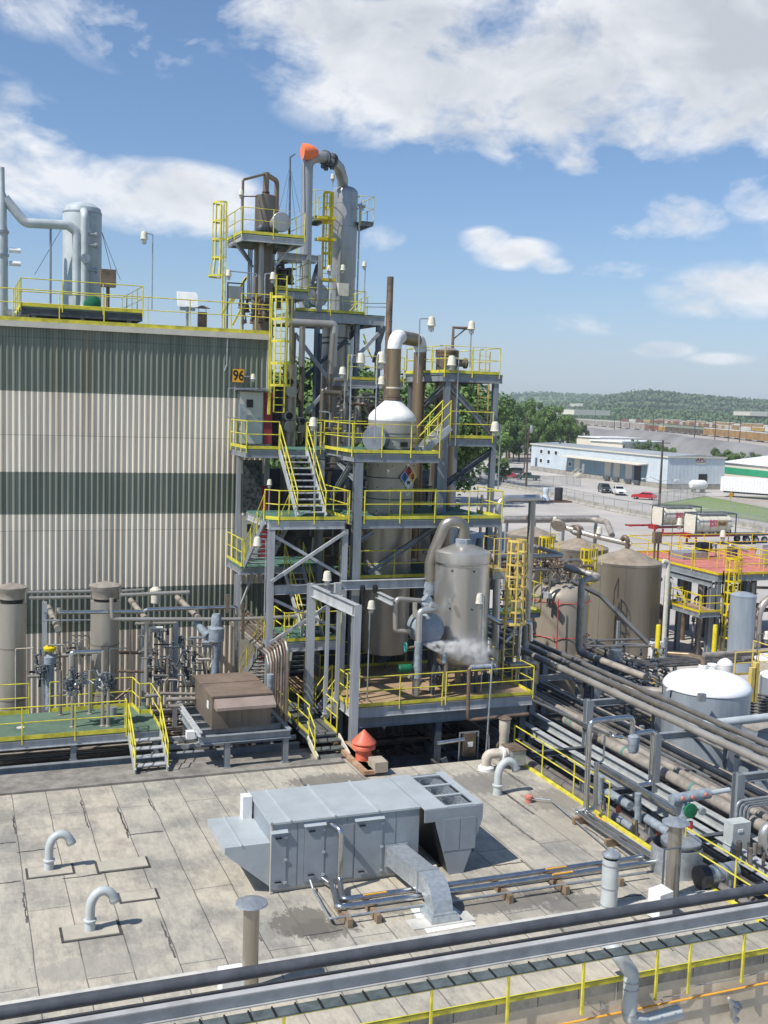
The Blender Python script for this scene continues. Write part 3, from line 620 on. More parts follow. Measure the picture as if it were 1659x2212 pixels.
# ------------------------------------------------------------------ warehouse, far buildings
def warehouse():
    mat('wh_blue', (.56, .62, .66), .5, .1, .05, .3); mat('wh_teal', (.19, .29, .36), .6, 0, .05, .4); mat('wh_roof', (.33, .35, .37), .6, 0, .1, .1)
    t = T('warehouse', 'long pale blue metal warehouse with loading docks and a grey roof', 'warehouse')
    x0, x1, y0, y1, h = 142, 157, 196, 256, 7.05
    w = MB(); rib = 1.0
    w.box((x0, y0, 1.2), (x1, y1, h))
    O('wall', w, 'wh_blue', t, smooth=False)
    O('plinth', MB().box((x0+.05, y0+.05, 0), (x1-.05, y1-.05, 1.2)), 'concrete', t)
    rb = MB()
    for i in range(1, 60): rb.box((x0-.04, y0+i, 1.25), (x0+.002, y0+i+.08, h-.3))
    for i in range(1, 15): rb.box((x0+i, y0-.04, 1.25), (x0+i+.08, y0+.002, h-.3))
    O('ribs', rb, 'wh_blue', t)
    O('roof', MB().prism([(x0-.3, y0-.3, h), (x1+.3, y0-.3, h), (x1+.3, y0-.3, h+.1), ((x0+x1)/2, y0-.3, h+.55), (x0-.3, y0-.3, h+.1)], (0, y1-y0+.6, 0)), 'wh_roof', t, smooth=False)
    tr = MB(); tr.box((x0-.34, y0-.34, h-.2), (x0-.302, y1+.3, h+.12)); tr.box((x0-.3, y0-.34, h-.2), (x1+.3, y0-.302, h+.1)); O('trim', tr, 'fascia', t)
    O('dock_recess', MB().box((x0-.06, 203.5, 1.2), (x0-.005, 237.5, 4.7)), 'wh_teal', t)
    O('awning', MB().prism([(x0-.1, 203, 4.9), (139.3, 203, 4.7), (139.3, 203, 4.85), (x0-.1, 203, 5.15)], (0, 34.4, 0)), 'fascia', t, smooth=False)
    for y, m in ((232.6, 'door'), (219, 'door'), (215.2, 'door'), (210.3, 'door'), (206.9, 'black')):
        d = MB().box((x0-.12, y-1.3, 1.2), (x0-.07, y+1.3, 4.4)); do = O('dock_door', d, m, t)
        if y != 232.6: O('dock_bumper', MB().box((x0-.5, y-1.2, .5), (x0-.075, y+1.2, 1.15)), 'steel_dark', do)
    O('door', MB().box((x0-.12, 229.2, 1.2), (x0-.07, 230.2, 3.4)), 'white', t)
    O('door', MB().box((x0-.08, 252.6, 1.3), (x0+.02, 253.6, 3.5)), 'steel_dark', t)
    for y, z in ((250.5, 5.3), (246.6, 5.3), (243, 5.3), (250.5, 2.9), (246.6, 2.9), (236, 2.9)):
        f = O('window', MB().box((x0-.1, y-.75, z-.6), (x0-.01, y+.75, z+.6)), 'white', t); O('pane', MB().box((x0-.13, y-.6, z-.45), (x0-.101, y+.6, z+.45)), 'glass', f)
    st = MB()
    for i in range(6): st.box((x0-1.2-i*.3, 228.6, 1.1-i*.2), (x0-.9-i*.3, 230.8, 1.2-i*.2))
    st.tube([(x0-2.8,228.6,1.0),(x0-1.1,228.6,2.2),(x0-.2,228.6,2.2)], .06, 5); st.tube([(x0-2.8,230.8,1.0),(x0-1.1,230.8,2.2),(x0-.2,230.8,2.2)], .06, 5)
    O('steps', st, 'cream', t)
    p = PY('e', 1268, 545, y0-.06)
    sg = O('sign_board', MB().box((p.x-1.15, y0-.12, p.z-.75), (p.x+1.15, y0-.045, p.z+.75)), 'cream', t)
    text(sg, 'APC', (p.x, y0-.13, p.z+.12), 1.15, 'maroon', sx=1.15, bold=.03)
    text(sg, 'APC', (p.x+.05, y0-.128, p.z+.06), 1.15, 'blue', sx=1.15, bold=.01, name='lettering_shadow')
    O('sign_stripe', MB().box((p.x-1.0, y0-.13, p.z-.58), (p.x+1.0, y0-.121, p.z-.46)), 'maroon', sg)
    for y, x in ((250, 147), (225, 150)): O('roof_vent', MB().lathe(x, y, [(.25, h+.2), (.25, h+1.1), (.45, h+1.1), (.1, h+1.5)], 10), 'steel_dark', t)
    O('door', MB().box((150.2, y0-.08, .8), (152.4, y0-.005, 3.4)), 'black', t)
warehouse()
def shed(name, label, x0, y0, x1, y1, h, rise, wallm, roofm, axis='x', extra=None, z=0):
    t = T(name, label, 'building'); O('wall', MB().box((x0,y0,z), (x1,y1,h)), wallm, t, smooth=False)
    if axis == 'x': pr = MB().prism([(x0-.4,y0-.4,h),(x0-.4,y1+.4,h),(x0-.4,(y0+y1)/2,h+rise)], (x1-x0+.8,0,0))
    else: pr = MB().prism([(x0-.4,y0-.4,h),(x1+.4,y0-.4,h),((x0+x1)/2,y0-.4,h+rise)], (0,y1-y0+.8,0))
    O('roof', pr, roofm, t, smooth=False); return t
w2 = shed('storage_building', 'white gable-roofed building with a green wall stripe beyond the blue warehouse', 163, 170, 200, 205, 5.6, 2.6, 'cream', 'tank_white', 'x')
O('wall_stripe', MB().box((163, 169.9, 3.2), (200, 169.99, 4.6)), 'green_sign', w2); O('wall_stripe', MB().box((162.9, 170, 3.2), (162.99, 205, 4.6)), 'green_sign', w2)
p = PZ('d', 1100, 1290, 0); 
bk = shed('brick_building', 'red brick building with white shopfront behind the parked vans', p.x-14, p.y+8, p.x+10, p.y+26, 5.5, .4, 'brickred', 'cream', 'x')
O('shopfront', MB().box((p.x-1, p.y+7.8, .3), (p.x+6, p.y+7.99, 3.4)), 'cream', bk); O('window', MB().box((p.x-8, p.y+7.8, 1), (p.x-5, p.y+7.99, 3)), 'glass', bk)
def farbox(name, label, g, xl, xr, yb, yt, depth, wallm, roofm, rise=.5):
    a, b = PZ(g, xl, yb, 0), PZ(g, xr, yb, 0); h = PY(g, xl, yt, a.y).z; return shed(name, label, min(a.x, b.x), min(a.y, b.y), max(a.x, b.x)+depth, max(a.y, b.y)+2, h, rise, wallm, roofm, 'y')
farbox('storage_building', 'white low building left of the trees beside the brick building', 'e', 112, 180, 500, 425, 20, 'white', 'white')
def roofbox(label, g, xl, yl, xr, yr, D, w, m='white'):
    a, b = PD(g, xl, yl, D), PD(g, xr, yr, D*.97); m = 'concrete' if D > 1000 else m; h = max(3, (a.z+b.z)/2); zb = 0 if D < 1000 else max(0, h-7); dv = (b-a); dv.z = 0; nrm = Vector((-dv.y, dv.x, 0)).normalized()
    if nrm.y < 0: nrm = -nrm
    t = T('storage_building', label, 'building'); P0 = [Vector((a.x,a.y,zb)), Vector((b.x,b.y,zb)), Vector((b.x,b.y,zb))+nrm*w, Vector((a.x,a.y,zb))+nrm*w]
    O('wall', MB().prism(P0, (0,0,h-zb)), 'cream', t, smooth=False); O('roof', MB().prism([p+Vector((0,0,h-zb)) for p in (P0[0]-nrm*.5, P0[1]-nrm*.5, P0[2]+nrm*.5, P0[3]+nrm*.5)], (0,0,.35)), m, t, smooth=False)
roofbox('flat white-roofed shed behind the blue warehouse, nearer the grove', 'e', 545, 410, 690, 415, 420, 20)
roofbox('bright white-roofed shed behind the blue warehouse, right of the other one', 'e', 625, 432, 815, 440, 330, 18, 'tank_white')
roofbox('tan far house on the wooded hillside', 'e', 548, 214, 582, 216, 2500, 16)
roofbox('long pale building at the far right on the hill', 'e', 1560, 262, 1659, 262, 1750, 30)
roofbox('dark grey industrial hall beyond the train at left', 'e', 400, 243, 530, 250, 1500, 60, 'steel_dark')
# ------------------------------------------------------------------ freight trains
for nm, c in (('rc_tan', (.33,.2,.09)), ('rc_yellow', (.45,.26,.04)), ('rc_red', (.19,.045,.035)), ('rc_black', (.05,.045,.04)), ('rc_white', (.62,.6,.56)), ('rc_grey', (.34,.33,.31)), ('rc_brown', (.14,.08,.06))): mat(nm, c, .7, 0, .15, .2)
def railcar(a, b, h, bm, rm, label, group, open_=False):
    a, b = Vector(a), Vector(b); d = (b-a).normalized(); t = T('railcar', label, 'railcar', group); up = Vector((0,0,1))
    t.location = a.lerp(b, .5); t.rotation_euler.z = math.atan2(d.y, d.x); L = (b-a).length-1.4
    O('body', MB().box((-L/2,-1.55,1.1),(L/2,1.55,h)), bm, t, smooth=False)
    rb = MB()
    for i in range(int(L/1.6)): x = -L/2+.5+i*1.6; rb.box((x,-1.62,1.1),(x+.18,1.62,h-.02))
    O('ribs', rb, 'rc_tan' if bm != 'rc_tan' else 'rc_yellow', t)
    if not open_: O('roof', MB().prism([(-L/2-.1,-1.65,h),(-L/2-.1,1.65,h),(-L/2-.1,.9,h+.35),(-L/2-.1,-.9,h+.35)], (L+.2,0,0)), rm, t, smooth=False)
    else: O('load', MB().box((-L/2+.2,-1.4,h),(L/2-.2,1.4,h+.15)), 'rc_black', t)
    for s_ in (-1, 1):
        w = MB()
        for k in (-.9, .9):
            for y in (-.75, .75): w.lathe(y, .5, [(.46, s_*(L/2-2)+k-.001), (.46, s_*(L/2-2)+k+.12)], 10, 'x') if 0 else w.lathe(s_*(L/2-2)+k, .5, [(.46, y-.07), (.46, y+.07)], 10, 'y')
        w.box((s_*(L/2-2)-1.2,-1,.35),(s_*(L/2-2)+1.2,1,.75)); O('bogie', w, 'rc_black', t)
def train(line, kinds, name, z=0):
    pts = [Vector(p) for p in line]; k = 0; pos = 0; n = 0
    lens = [(b-a).length for a, b in zip(pts, pts[1:])]; tot = sum(lens)
    def at(s):
        for a, b, L in zip(pts, pts[1:], lens):
            if s <= L: return a.lerp(b, s/L)
            s -= L
        return pts[-1]
    s = 0
    while s < tot-8:
        kd = kinds[n % len(kinds)] if not callable(kinds) else kinds(s/tot, n)
        L, h, bm, rm, op, desc = kd
        railcar(at(s), at(min(tot, s+L)), h, bm, rm, '%s, %s from the right in %s' % (desc, nice(n), name), 'railcars of '+name, op); s += L; n += 1
A = (27, 5.8, 'rc_tan', 'rc_white', False, 'tan and yellow car-carrier'); B = (16, 4.3, 'rc_black', 'rc_black', True, 'dark open hopper')
Cc = (18, 4.6, 'rc_red', 'rc_brown', False, 'red boxcar'); D_ = (27, 5.8, 'rc_grey', 'rc_white', False, 'pale grey car-carrier'); E_ = (18, 4.4, 'rc_white', 'rc_white', False, 'white covered hopper'); G_ = (18, 4.6, 'rc_yellow', 'rc_white', False, 'yellow boxcar')
q = lambda x, y: PZ('e', x, y, 0)
V3 = lambda p: (p.x, p.y, 0)
train([V3(q(1900,470)), V3(q(1659,445)), V3(q(1380,412)), V3(q(1100,385)), V3(q(700,350)), V3(q(410,326))], lambda f, n: A if n < 8 else (B if n < 14 else (G_ if n == 14 else (Cc if n < 17 else D_))), 'nearest freight train')
train([V3(q(1800,392)), V3(q(1480,375)), V3(q(1240,350)), V3(q(1060,335)), V3(q(800,322))], lambda f, n: [E_, E_, G_, E_, A][n % 5] if n < 9 else [Cc, E_, Cc, Cc, G_][n % 5], 'middle freight train')
train([V3(q(1750,368)), V3(q(1460,352)), V3(q(1180,337)), V3(q(1000,325))], lambda f, n: [A, E_, A][n % 3], 'farthest freight train')

# ------------------------------------------------------------------ utility poles
def upole(x, y, h, label, arms=1, lampa=False, m='bark', r=.17, group=None):
    t = T('utility_pole', label, 'utility pole', group); O('shaft', MB().tube([(x,y,0),(x,y,h*.5),(x,y,h)], [r*1.1, r*.9, r*.7], 8), m, t)
    mb = MB()
    for i in range(arms): mb.bar((x-1.3,y+.4,h-.5-i*1.1),(x+1.3,y-.4,h-.5-i*1.1), .12, .14)
    if arms: O('crossarm', mb, m, t)
    if lampa:
        O('lamp_arm', MB().tube([(x-2.1,y+1.2,h-6.8),(x-1.6,y+.9,h-6.6),(x,y,h-7.4),(x+1.7,y-.9,h-6.9),(x+2.4,y-1.3,h-7)], .05, 5), 'galv', t)
        for s_ in (-1, 1): O('lamp_head', MB().box((x+s_*2.5-.45,y-s_*1.4-.2,h-7.1),(x+s_*2.5+.45,y-s_*1.4+.2,h-6.9)), 'white', t)
def up_at(g, xf, yf, xt, yt, label, **k):
    p = PZ(g, xf, yf, 0); upole(p.x, p.y, PY(g, xt, yt, p.y).z, label, **k)
up_at('e', 1025, 805, 1045, 428, 'tall wooden pole with a crossarm and two street lights in front of the warehouse', lampa=True, r=.22)
up_at('e', 248, 725, 258, 350, 'wooden utility pole with a transformer by the barrier', arms=0, r=.2)
up_at('e', 238, 600, 247, 292, 'wooden utility pole with crossarm behind the parked pickup')
TP = [r for r in ROOTS if r.get('label','').startswith('wooden utility pole with a tr')][0]; p = PZ('e', 248, 725, 0)
O('transformer', MB().lathe(p.x+.5, p.y-.2, [(.3, 11.6), (.34, 11.7), (.34, 12.9), (.3, 13)], 10), 'galv', TP)
for i, (x, yf, yt) in enumerate([(540,440,360),(600,395,320),(650,340,248),(690,460,380),(760,415,270),(795,420,280),(848,415,320),(895,330,255),(985,430,280),(1045,400,270),(1110,470,430),(1225,490,288),(1290,510,430),(1310,400,280),(1345,480,310),(1427,435,290),(1490,470,300),(1500,330,285)]):
    up_at('e', x, yf, x+2, yt, 'thin pole of the rail yard, %s from the left behind the warehouse' % nice(i), group='poles of the rail yard', arms=(1 if i % 3 else 0), r=.22)
# barrier wall and chain-link fence
bp = [(107,225),(104.3,184),(101.7,165),(100.1,153),(100,141),(105.8,136),(107,127),(105.7,122),(104,90)]
def barrier():
    n = 0
    for a, b in zip(bp, bp[1:]):
        a, b = Vector((*a,0)), Vector((*b,0)); L = (b-a).length; k = max(1, round(L/6)); d = (b-a)/k
        for i in range(k):
            p, q2 = a+d*i+d.normalized()*.05, a+d*(i+1)-d.normalized()*.05; s_ = d.cross(Vector((0,0,1))).normalized()
            mb = MB(); pr = [(-.35,0),(.35,0),(.35,.12),(.14,.4),(.1,.95),(-.1,.95),(-.14,.4),(-.35,.12)]
            mb.prism([p+s_*u+Vector((0,0,v+.02)) for u, v in pr], q2-p)
            O('concrete_barrier', mb, 'concrete', label='pale concrete barrier segment, %s from the far end of the yard wall' % nice(n), cat='barrier', group='concrete barriers along the yard', smooth=False); n += 1
barrier()
def chainlink():
    m = bpy.data.materials.new('chainlink'); m.use_nodes = True; nt = m.node_tree; n = nt.nodes; L = nt.links.new; b = n['Principled BSDF']; b.inputs['Base Color'].default_value = (.3,.3,.3,1); b.inputs['Alpha'].default_value = .22
    MT['chainlink'] = m
    def fence(pts, label, h=2.1):
        t = T('chainlink_fence', label, 'fence'); mb = MB(); pm = mesh('post', MB().tube([(0,0,0),(0,0,h)], .04, 6), 'galv'); rl = MB()
        for a, b in zip(pts, pts[1:]):
            a, b = Vector((*a,0)), Vector((*b,0)); L_ = (b-a).length; k = max(1, round(L_/3.5)); mb.add([a, b, b+Vector((0,0,h)), a+Vector((0,0,h))], [(0,1,2,3)]); rl.tube([a+Vector((0,0,h)), b+Vector((0,0,h))], .03, 5)
            for i in range(k): q2 = O('post', pm, None, t); q2.location = a.lerp(b, i/k)
        O('mesh_panel', mb, 'chainlink', t); O('top_rail', rl, 'galv', t)
    fence([(107.6,225),(104.9,184),(102.3,165),(100.8,153),(100.7,141),(106.4,136),(107.6,127),(106.4,122),(105,90)], 'chain-link fence right behind the concrete barriers')
    fence([(116.6,128),(115.4,163),(139,179),(139,190)], 'chain-link fence in front of the parked cars by the grass')
    fence([(112.6,225),(112.6,205),(125,203),(125,212)], 'chain-link fence with gate by the warehouse lot')
chainlink()
# ------------------------------------------------------------------ vehicles
def wheel(par, x, y, r=.33):
    w = O('wheel', MB().lathe(x, r, [(r*.8, y-.1), (r, y-.07), (r, y+.07), (r*.8, y+.1)], 14, 'y'), 'rubber', par); O('hub', MB().lathe(x, r, [(r*.5, y-.112), (r*.5, y+.112)], 10, 'y'), 'galv', w)
def vehicle(kind, label, cat, x, y, rz, colr, z=0.03):
    if colr not in MT: mat(colr, CARS[colr], .3, .1, .03, 1)
    t = T(kind, label, cat); t.location = (x, y, z); t.rotation_euler.z = rz
    L, Wd, H = (4.6, 1.78, 1.42); prof = [(-2.3,.35),(-2.32,.75),(-1.9,.95),(1.15,.98),(2.15,.85),(2.3,.6),(2.28,.35)]; cab = [(-1.95,.95),(-1.25,1.38),(.25,1.42),(1.1,.96)]
    if kind == 'pickup_truck': L, Wd, H = 5.4, 1.9, 1.8; prof = [(-2.7,.5),(-2.7,1.12),(.95,1.15),(2.5,1.05),(2.7,.8),(2.7,.45)]; cab = [(-.75,1.13),(-.6,1.75),(.55,1.78),(1.25,1.14)]
    if kind in ('van', 'suv'): L, Wd, H = 4.8, 1.9, 1.8; prof = [(-2.4,.45),(-2.4,1.05),(1.3,1.08),(2.3,.98),(2.4,.7),(2.4,.4)]; cab = [(-2.35,1.04),(-2.1,1.76),(.4,1.8),(1.35,1.07)]
    w2 = Wd/2
    O('body', MB().prism([(a, -w2, b) for a, b in prof], (0, Wd, 0)), colr, t, smooth=False)
    i = .12; c = O('cabin', MB().add([(a, s_*(w2-.03-(b-1.0)*.22), b) for s_ in (-1, 1) for a, b in cab], [(0,1,2,3),(7,6,5,4),(0,4,5,1),(1,5,6,2),(2,6,7,3),(0,3,7,4)]), colr, t, smooth=False)
    g = MB(); (a0,b0),(a1,b1),(a2,b2),(a3,b3) = cab
    for s_ in (-1, 1):
        yy = lambda b: s_*(w2-.015-(b-1.0)*.22)
        lo, hi = b0+.1, b1-.07
        def ed(pa, pb, z): f = (z-pa[1])/(pb[1]-pa[1]); return pa[0]+(pb[0]-pa[0])*f
        g.add([(ed((a0,b0),(a1,b1),lo)+.15, yy(lo), lo), (ed((a3,b3),(a2,b2),lo)-.2, yy(lo), lo), (ed((a3,b3),(a2,b2),hi)-.12, yy(hi), hi), (ed((a0,b0),(a1,b1),hi)+.12, yy(hi), hi)], [(0,1,2,3)])
    for (pa, pb, e) in (((a0,b0),(a1,b1),-.02), ((a3,b3),(a2,b2),.02)):
        f0, f1 = .18, .86; q0 = (pa[0]+(pb[0]-pa[0])*f0+e, pa[1]+(pb[1]-pa[1])*f0+.01); q1 = (pa[0]+(pb[0]-pa[0])*f1+e, pa[1]+(pb[1]-pa[1])*f1+.01)
        g.add([(q0[0],-w2+.17,q0[1]),(q0[0],w2-.17,q0[1]),(q1[0],w2-.25,q1[1]),(q1[0],-w2+.25,q1[1])], [(0,1,2,3)])
    O('windows', g, 'glass', c, smooth=False)
    fx = prof[-1][0]
    for s_ in (-1, 1): O('headlight', MB().box((fx-.05, s_*(w2-.35)-.16, .66), (fx+.03, s_*(w2-.35)+.16, .8)), 'white', t); O('tail_light', MB().box((prof[0][0]-.03, s_*(w2-.2)-.12, .75), (prof[0][0]+.05, s_*(w2-.2)+.12, .92)), 'red', t)
    O('grille', MB().box((fx-.04,-.4,.5),(fx+.025,.4,.78)), 'black', t)
    if kind == 'pickup_truck': O('truck_bed', MB().box((-2.6,-w2+.12,1.02),(-.85,w2-.12,1.16)), 'black', t)
    for xx in (-L/2+.95, L/2-.85):
        for s_ in (-1, 1): wheel(t, xx, s_*(w2-.08), .36 if kind != 'car' else .32)
CARS = {'car_white': (.75,.75,.74), 'car_dark': (.05,.06,.055), 'car_red': (.5,.03,.04), 'car_green': (.04,.075,.055), 'car_silver': (.35,.37,.38)}
vehicle('pickup_truck', 'white pickup truck facing the yard beside the loading docks', 'pickup truck', 121.5, 183.2, R(-112), 'car_white')
vehicle('suv', 'dark green four-wheel drive parked left of the white pickup', 'suv', 121.5, 188.2, R(-110), 'car_dark')
vehicle('car', 'red saloon car parked on the verge by the grass', 'car', 120.6, 173.2, R(135), 'car_red')
vehicle('pickup_truck', 'white pickup truck parked side-on near the trees', 'pickup truck', 134, 254.5, R(150), 'car_white')
vehicle('pickup_truck', 'dark green pickup parked side-on behind the chain-link fence', 'pickup truck', 121.7, 220.5, R(140), 'car_green')
vehicle('car', 'red car half hidden behind the dark green pickup', 'car', 119.6, 226.5, R(140), 'car_red')
vehicle('suv', 'dark car at the left end of the warehouse wall', 'suv', 127.5, 238, R(140), 'car_dark')
vehicle('van', 'white van parked in front of the brick building', 'van', 139, 295, R(-115), 'car_white')
vehicle('suv', 'grey off-roader parked right of the white van', 'suv', 142.2, 292.5, R(-60), 'car_silver')
def semitrailer():
    t = T('semi_trailer', 'white box semi-trailer parked by the right end of the warehouse', 'semi-trailer'); t.location = (142.8, 179.2, 0); t.rotation_euler.z = math.atan2(-7.6, 5.2)
    O('box', MB().box((0,-.1,1.25),(14.5,2.5,4.05)), 'white', t); rb = MB()
    for i in range(1,24): rb.box((i*.6,-.13,1.3),(i*.6+.04,-.101,4)); 
    O('ribs', rb, 'wh_blue', t)
    O('logo_panel', MB().box((-.03,.2,2.4),(-.002,1.1,3.6)), 'maroon', t); O('chassis', MB().box((.5,.3,.9),(14,2.1,1.24)), 'steel_dark', t)
    for x in (11.5, 12.8): wheel(t, x, .1, .5); wheel(t, x, 2.3, .5)
    O('landing_leg', MB().box((2,.4,0),(2.15,.55,1)), 'steel_dark', t); O('landing_leg', MB().box((2,1.9,0),(2.15,2.05,1)), 'steel_dark', t)
semitrailer()
p = PZ('e', 1250, 735, 0)
t = T('propane_tank', 'white horizontal propane tank beside the warehouse end wall', 'gas tank'); O('shell', MB().lathe(p.y, 1.7, [(.1,p.x-2.1),(.7,p.x-1.9),(1.0,p.x-1.4),(1.0,p.x+1.4),(.7,p.x+1.9),(.1,p.x+2.1)], 18, 'x'), 'white', t)
O('saddle', MB().box((p.x-1.3,p.y-.6,0),(p.x-1,p.y+.6,.9)), 'concrete', t); O('saddle', MB().box((p.x+1,p.y-.6,0),(p.x+1.3,p.y+.6,.9)), 'concrete', t)
p = PZ('e', 1438, 808, 0); t = T('warning_sign', 'yellow diamond road sign on the grass', 'sign'); O('post', MB().tube([(p.x,p.y,0),(p.x,p.y,1.9)], .04, 6), 'galv', t); O('sign_plate', MB().prism([(p.x-.62,p.y-.06,1.9),(p.x,p.y-.06,1.28),(p.x+.62,p.y-.06,1.9),(p.x,p.y-.06,2.52)], (0,-.03,0)), 'tag_orange', t)
p = PZ('e', 405, 790, 0)
pal = O('timber_pallet', MB().box((p.x-3.2,p.y-1.2,.05),(p.x+3.2,p.y+1.2,.3)), 'rc_brown', label='long brown timber skid lying on the yard under two drums', cat='pallet')
O('drum', MB().lathe(p.x+1.1, p.y, [(.7,.31),(.74,.5),(.7,1.4),(.74,2.3),(.7,2.6)], 14), 'rubber', label='black drum standing on the timber skid', cat='drum')
O('wrapped_drum', MB().lathe(p.x-1.4, p.y+.2, [(.85,.31),(.8,.6),(.5,1.1),(.45,1.6),(.6,2.2),(.5,2.5),(.1,2.6)], 12), 'wh_blue', label='pale plastic-wrapped drum standing on the timber skid', cat='drum')
# ------------------------------------------------------------------ tank containers on red chassis
def iso(loc, label, first=True):
    t = T('tank_trailer', label, 'tank trailer', 'tank containers on red trailers'); t.location = loc
    fr = MB(); L, Wd, z0, z1 = 6.06, 2.44, 1.35, 3.94
    for x in (0, L):
        for y in (0, Wd): fr.bar((x,y,z0),(x,y,z1), .12, .12)
        fr.bar((x,0,z0),(x,Wd,z0), .15); fr.bar((x,0,z1),(x,Wd,z1), .15)
    for y in (0, Wd): fr.bar((0,y,z0),(L,y,z0), .13); fr.bar((0,y,z1),(L,y,z1), .13)
    O('frame', fr, 'steel_dark', t)
    tk = O('tank_shell', MB().lathe(Wd/2, z0+1.27, [(.3,.2),(.9,.28),(1.1,.5),(1.1,L-.5),(.9,L-.28),(.3,L-.2)], 24, 'x'), 'cream', t)
    bd = MB()
    for x in (1.2,2.4,3.6,4.8): bd.lathe(Wd/2, z0+1.27, [(1.115,x),(1.115,x+.06)], 24, 'x', cap=False)
    O('band', bd, 'rc_grey', tk)
    pl = MB().box((.9,.6,z1-.05),(5.2,1.1,z1+.02)); O('walkway', pl, 'galv', t)
    O('end_panel', MB().add([(-.08,.25,z0+.1),(-.08,Wd-.25,z0+.1),(-.08,Wd-.1,z0+.5),(-.08,Wd-.1,z1-.5),(-.08,Wd-.25,z1-.12),(-.08,.25,z1-.12),(-.08,.1,z1-.5),(-.08,.1,z0+.5)], [(0,1,2,3,4,5,6,7)]) , 'cream', t)
    O('chassis', MB().box((-.4,.7,1.0),(11.4,1.75,1.24)).box((-4.6,.9,1.3),(-.4,1.05,1.5)).box((-4.6,1.4,1.3),(-.4,1.55,1.5)).box((-4.6,.5,1.3),(-4.4,1.95,1.5)).box((-.9,.5,.9),(-.4,1.95,1.5)).box((-2.6,.9,1.32),(-2.4,1.5,1.48)), 'red', t)
    O('deck_rear', MB().box((6.2,.2,1.1),(11.6,2.25,1.3)), 'steel_dark', t)
    O('landing_leg', MB().box((.2,.2,.02),(.4,.4,1)).box((.2,2.0,.02),(.4,2.2,1)), 'red', t)
    for x in (8.2,9.6,11.0): wheel(t, x, .3, .5); wheel(t, x, 2.2, .5)
    # brand lettering on the side facing the camera
    yy = Wd/2-1.12
    lg = O('logo', MB().box((2.15,yy-.03,z0+1.3-.35),(2.3,yy-.001,z0+1.3+.55)).box((3.1,yy-.03,z0+1.3-.35),(3.16,yy-.001,z0+1.3+.55)), 'lettering_red', tk)
    text(lg, 'S', (2.72, yy-.02, z0+1.37), 1.15, 'lettering_red', bold=.03)
    pn = O('name_plate', MB().box((3.25,yy-.03,z0+1.02),(4.75,yy-.001,z0+1.78)), 'plate_ochre', tk)
    text(pn, 'Stolt', (4.0, yy-.04, z0+1.36), .62, 'maroon_dark', bold=.02)
    return t
mat('lettering_red', (.6,.08,.12), .5, 0, .05); mat('plate_ochre', (.42,.30,.13), .6, 0, .05); mat('maroon_dark', (.10,.04,.03), .5, 0, .05)
iso((86, 112.1, .03), 'white tank container on a red trailer, the nearer of the two')
iso((87.4, 121, .03), 'white tank container on a red trailer, the farther one partly hidden by the other')
